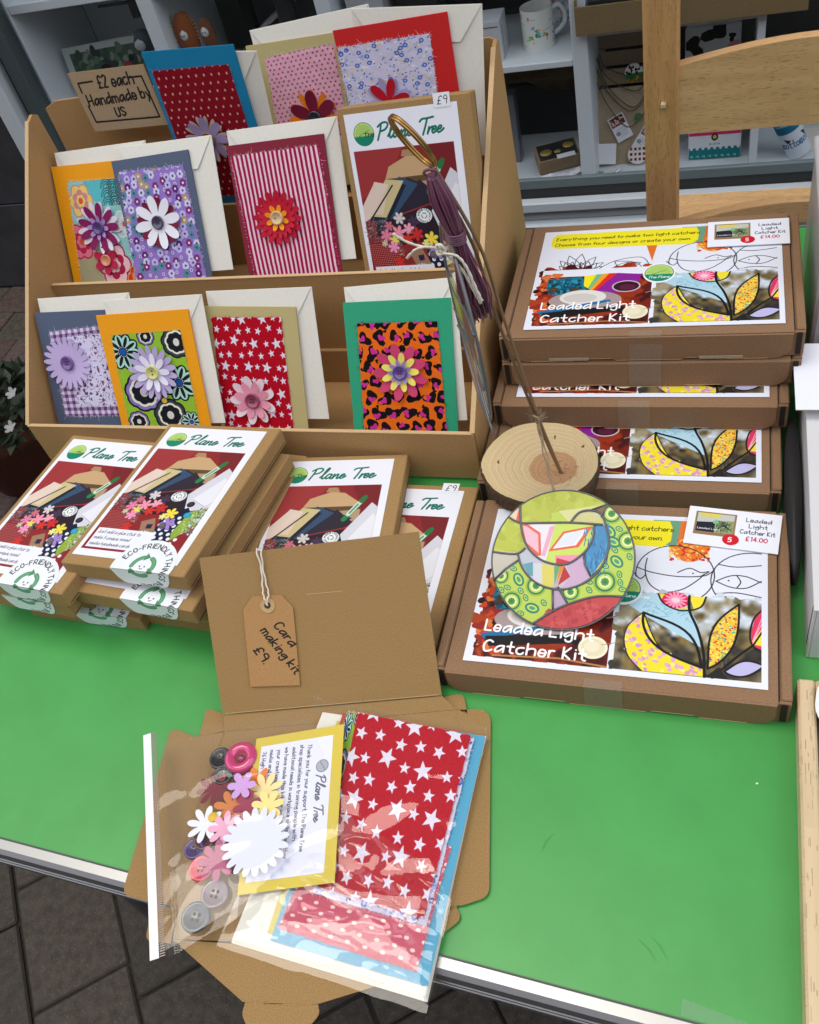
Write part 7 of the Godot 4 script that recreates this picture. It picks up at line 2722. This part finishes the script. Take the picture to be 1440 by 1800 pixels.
	for q in ft:
		st = petals(q[3], q[2] * 0.28 if q[3] < 12 else q[2] * 0.62, q[2], q[5], 0.0, 0.0012, k * 0.9)
		var pf = obj("paper_flower", st, plain_mat(q[4][0], 0.6), null, Transform3D(Basis(v3(1, 0, 0), v3(0, 0, -1), v3(0, 1, 0)), v3(q[0], fy + k * 0.0011, q[1])))
		tag(pf, "%s paper flower loose in the small clear bag" % q[4][1], "paper flower", "paper flowers in the small bag")
		k += 1
	st = smooth()
	lathe(st, [[0.0, 0.0012], [0.004, 0.001], [0.005, 0.0]], 16, Transform3D(Basis.IDENTITY, v3(-0.4500, fy + 0.0060, -0.2840)))
	tag(obj("paper_dot", st, plain_mat(C8(226, 186, 40), 0.6)), "small yellow paper dot on the white flower in small bag", "paper dot")
	# buttons
	var bt = [[-0.4700, -0.3470, 0.0120, lin(0.012, 0.013, 0.014), "black four hole button beside the pink ring button"], [-0.4600, -0.3300, 0.0110, lin(0.02, 0.02, 0.022), "black button half under the crimson paper flower"],
		[-0.4530, -0.2640, 0.0118, lin(0.10, 0.028, 0.038), "maroon brown button above the purple button in small bag"], [-0.4600, -0.2530, 0.0105, lin(0.07, 0.035, 0.16), "purple four hole button at the left of small bag"],
		[-0.4450, -0.2360, 0.0125, lin(0.72, 0.075, 0.13), "coral pink button half under the mauve paper flower"], [-0.4220, -0.2160, 0.0138, lin(0.22, 0.17, 0.20), "greyish mauve four hole button low in the small bag"],
		[-0.4320, -0.1930, 0.0142, lin(0.085, 0.10, 0.12), "slate grey button lowest in the small clear bag"]]
	var bags = Z - 0.0005
	for q in bt:
		var bo = thing("button", q[4], "button", Transform3D(Basis.IDENTITY, v3(q[0], bags, q[1])), "buttons in the small bag")
		button(bo, Vector3.ZERO, q[2], plain_mat(q[3], 0.25, 0.6), 4, Transform3D(Basis(v3(1, 0, 0), v3(0, 0, -1), v3(0, 1, 0)), Vector3.ZERO))
	var rb = thing("ring_button", "glossy magenta ring shaped button at the top of small bag", "button", Transform3D(Basis.IDENTITY, v3(-0.4480, bags, -0.3510)), "buttons in the small bag")
	st = smooth()
	lathe(st, [[0.006, 0.0005], [0.007, 0.004], [0.010, 0.0062], [0.0145, 0.0058], [0.0172, 0.003], [0.0172, 0.0]], 36)
	obj("ring", st, plain_mat(lin(0.60, 0.035, 0.17), 0.12, 0.7), rb)
	st = smooth()
	lathe(st, [[0.0, 0.0035], [0.0035, 0.003], [0.0045, 0.0]], 20)
	obj("centre", st, plain_mat(lin(0.28, 0.02, 0.08), 0.15, 0.7), rb)
	# film of the small bag
	var o2 = v3(-0.42, 0.0045, -0.28)
	var sb = thing("small_clear_bag", "small clear grip bag of buttons, paper flowers and note", "clear bag", Transform3D(Basis.IDENTITY, o2), "clear bags in the opened mailer")
	var ff = film("film_front", sb, off([[-0.5500, -0.3560], [-0.3900, -0.4080], [-0.2960, -0.2890], [-0.4470, -0.1560]], o2), Z - o2.y + 0.0135, 302, 0.0010, M.film_thin, 0.001, 0.0)
	film("film_back", sb, off([[-0.5500, -0.3560], [-0.3900, -0.4080], [-0.2960, -0.2890], [-0.4470, -0.1560]], o2), Z - o2.y - 0.0035, 303, 0.0006, M.film_thin, 0.0, 0.0)
	# white top strip and ribbed grip seal
	st = flat()
	var a = v3(-0.5560, Z + 0.0150, -0.3560) - o2
	var e = v3(-0.4490, Z + 0.0150, -0.1490) - o2
	var dd = (e - a).normalized()
	box(st, v3((e - a).length(), 0.0006, 0.0085), Transform3D(Basis(dd, Vector3.UP, dd.cross(Vector3.UP)), (a + e) * 0.5), 0.0002)
	obj("white_strip", st, M.white, sb)
	st = flat()
	var sd = dd.cross(Vector3.UP) * -1.0
	for i in 110:
		var p = a.lerp(e, (i + 0.5) / 110.0) + sd * 0.0075
		box(st, v3(0.0008, 0.0007, 0.0050), Transform3D(Basis(dd, Vector3.UP, dd.cross(Vector3.UP)), p), 0.0)
	var gs = obj("grip_seal", st, plain_mat(lin(0.34, 0.29, 0.25), 0.3), sb)
	gs.set_meta("kind", "stuff")


# ------------------------------------------------------------------ things cut off by the right edge, and the pot at the left
func right_edge_things():
	# white cardboard box beside the front craft box
	var wb = thing("white_box", "white cardboard box at the right edge of the table", "box", Transform3D(Basis.IDENTITY, v3(0.20, 0.001, -0.70)))
	var wm = plain_mat(lin(0.66, 0.66, 0.67), 0.5)
	obj("side_panel", boxm(-0.1035, -0.101, 0, 0.079, -0.24, 0.150, 0.001), wm, wb)
	obj("end_panel", boxm(-0.1008, 0.1008, 0, 0.079, 0.1478, 0.150, 0.001), wm, wb)
	obj("end_panel", boxm(-0.1008, 0.1008, 0, 0.079, -0.24, -0.2378, 0.001), wm, wb)
	obj("side_panel", boxm(0.101, 0.1035, 0, 0.079, -0.24, 0.150, 0.001), wm, wb)
	obj("box_lid", boxm(-0.104, 0.104, 0.0792, 0.0815, -0.2405, 0.1505, 0.001), wm, wb)
	obj("corner_slot", boxm(-0.1037, -0.1030, 0.012, 0.075, 0.140, 0.143, 0.0), M.slot, wb)
	var gb = thing("grey_box", "pale grey translucent box standing behind the white box", "box", Transform3D(Basis.IDENTITY, v3(0.205, 0.001, -1.05)))
	obj("box_body", boxm(-0.1, 0.1, 0, 0.205, -0.13, 0.10, 0.004), plain_mat(lin(0.42, 0.38, 0.39), 0.35), gb)
	obj("box_lid", boxm(-0.103, 0.103, 0.206, 0.215, -0.133, 0.103, 0.003), plain_mat(lin(0.5, 0.47, 0.48), 0.35), gb)
	# dark pouch squeezed between stack and box
	var st = smooth()
	lathe(st, [[0.0, 0.0], [0.008, 0.0], [0.0095, 0.02], [0.0085, 0.042], [0.0, 0.046]], 18, Transform3D(Basis.IDENTITY.scaled(v3(1.0, 1.0, 13.0)), Vector3.ZERO))
	var bk = obj("black_pouch", st, M.black, null, Transform3D(Basis.IDENTITY, v3(0.0855, 0.001, -0.745)))
	tag(bk, "slim black pouch between the craft boxes and the white box", "pouch")
	# white card with pictures over the edge of the white box
	var pc = Canvas.new(200, 200, C8(236, 238, 246))
	pc.rect(66, 26, 200, 88, C8(176, 178, 184))
	pc.rect(66, 98, 200, 176, C8(206, 208, 216))
	for i in 60:
		pc.blot(70 + pc.rnd.randf() * 130, 32 + pc.rnd.randf() * 50, pc.rnd.randf_range(4, 12), [C8(190, 70, 40), C8(220, 224, 230), C8(80, 60, 50), C8(60, 90, 130)][i % 4], 0.5)
	for i in 70:
		var p = Vector2(70 + pc.rnd.randf() * 130, 102 + pc.rnd.randf() * 70)
		pc.ln([[p.x, p.y], [p.x + pc.rnd.randf_range(-22, 22), p.y + pc.rnd.randf_range(-16, 16)]], 3, C8(30, 34, 44))
	var cs = thing("picture_card", "white card with small pictures at the right edge, beside craft stack", "card", Transform3D(Basis.from_euler(v3(0.06, 0.02, 0.0)), v3(0.1330, 0.1000, -0.8610)))
	st = flat()
	box(st, v3(0.10, 0.0010, 0.105), Transform3D.IDENTITY, 0.0003)
	obj("card_sheet", st, M.white_paper, cs)
	st = flat()
	pic(st, v3(-0.05, 0.0008, -0.0525), v3(0.05, 0.0008, -0.0525), v3(0.05, 0.0008, 0.0525), v3(-0.05, 0.0008, 0.0525))
	obj("printed_face", st, printed(pc.done(), 0.5), cs)
	# wooden tray
	var tr = thing("wooden_tray", "pale wooden tray with raised rim at lower right edge", "tray", Transform3D(Basis.IDENTITY, v3(0.20, 0.001, -0.36)))
	obj("side_rail", boxm(-0.1145, -0.099, 0, 0.0295, -0.147, 0.17, 0.002), M.pine, tr)
	obj("end_rail", boxm(-0.0985, 0.12, 0, 0.0295, -0.147, -0.132, 0.002), M.pine, tr)
	obj("end_rail", boxm(-0.0985, 0.12, 0, 0.0295, 0.155, 0.17, 0.002), M.pine, tr)
	obj("side_rail", boxm(0.1205, 0.136, 0, 0.0295, -0.147, 0.17, 0.002), M.pine, tr)
	obj("tray_base", boxm(-0.0985, 0.12, 0.001, 0.006, -0.1315, 0.1545, 0.0), plain_mat(lin(0.14, 0.10, 0.07), 0.7), tr)
	st = flat()
	plate(st, rect_poly(-0.05, -0.03, 0.05, 0.03, 0.024), 0.001)
	tag(obj("white_tag", st, M.white_paper, null, Transform3D(Basis(v3(1, 0, 0.1).normalized(), v3(0.1, 0, -1).normalized(), Vector3.UP), v3(0.150, 0.0345, -0.478))), "white round cornered tag lying across the wooden tray corner", "tag")
	st = flat()
	box(st, v3(0.03, 0.003, 0.012), Transform3D(Basis.from_euler(v3(0, 0.3, 0)), Vector3.ZERO), 0.001)


func plant_pot():
	var at = v3(-1.80, -0.72, -1.42)
	var p = thing("plant_pot", "terracotta pot of dark leaves and white flowers left of the stand", "plant pot", Transform3D(Basis.IDENTITY, at))
	var st = smooth()
	lathe(st, [[0.0, 0.0], [0.105, 0.0], [0.145, 0.17], [0.158, 0.172], [0.162, 0.215], [0.150, 0.218], [0.142, 0.19], [0.0, 0.185]], 40)
	obj("pot", st, speckled(Color(0.16, 0.055, 0.035), 0.25, 0.05, 4.0, 0.85, 80), p)
	var r = RandomNumberGenerator.new()
	r.seed = 14
	st = flat()
	for i in 700:
		var a = r.randf() * TAU
		var q = sqrt(r.randf()) * 0.19
		var c = v3(cos(a) * q, 0.21 + r.randf() * 0.13 * (1.1 - q / 0.2), sin(a) * q)
		var d = v3(r.randf_range(-1, 1), r.randf_range(-0.2, 0.8), r.randf_range(-1, 1)).normalized()
		var s = d.cross(v3(r.randf_range(-1, 1), 1, r.randf_range(-1, 1))).normalized()
		var L = r.randf_range(0.018, 0.034)
		face(st, [c - d * L, c + s * L * 0.4, c + d * L, c - s * L * 0.4], c - Vector3.UP)
	obj("leaves", st, plain_mat(lin(0.022, 0.035, 0.016), 0.6), p).set_meta("kind", "stuff")
	for q in [[0.10, 0.30, 0.10], [0.13, 0.30, 0.02], [0.06, 0.33, 0.13], [0.02, 0.34, 0.02], [0.15, 0.26, 0.10], [-0.04, 0.33, 0.10]]:
		st = petals(5, 0.005, 0.017, 0.5, 0.0, 0.008, q[0] * 50)
		obj("flower", st, plain_mat(lin(0.34, 0.34, 0.33), 0.7), p, Transform3D(Basis(v3(1, 0, 0), v3(0, 0.4, -0.9).normalized(), v3(0, 0.9, 0.4).normalized()), v3(q[0], q[1], q[2])))
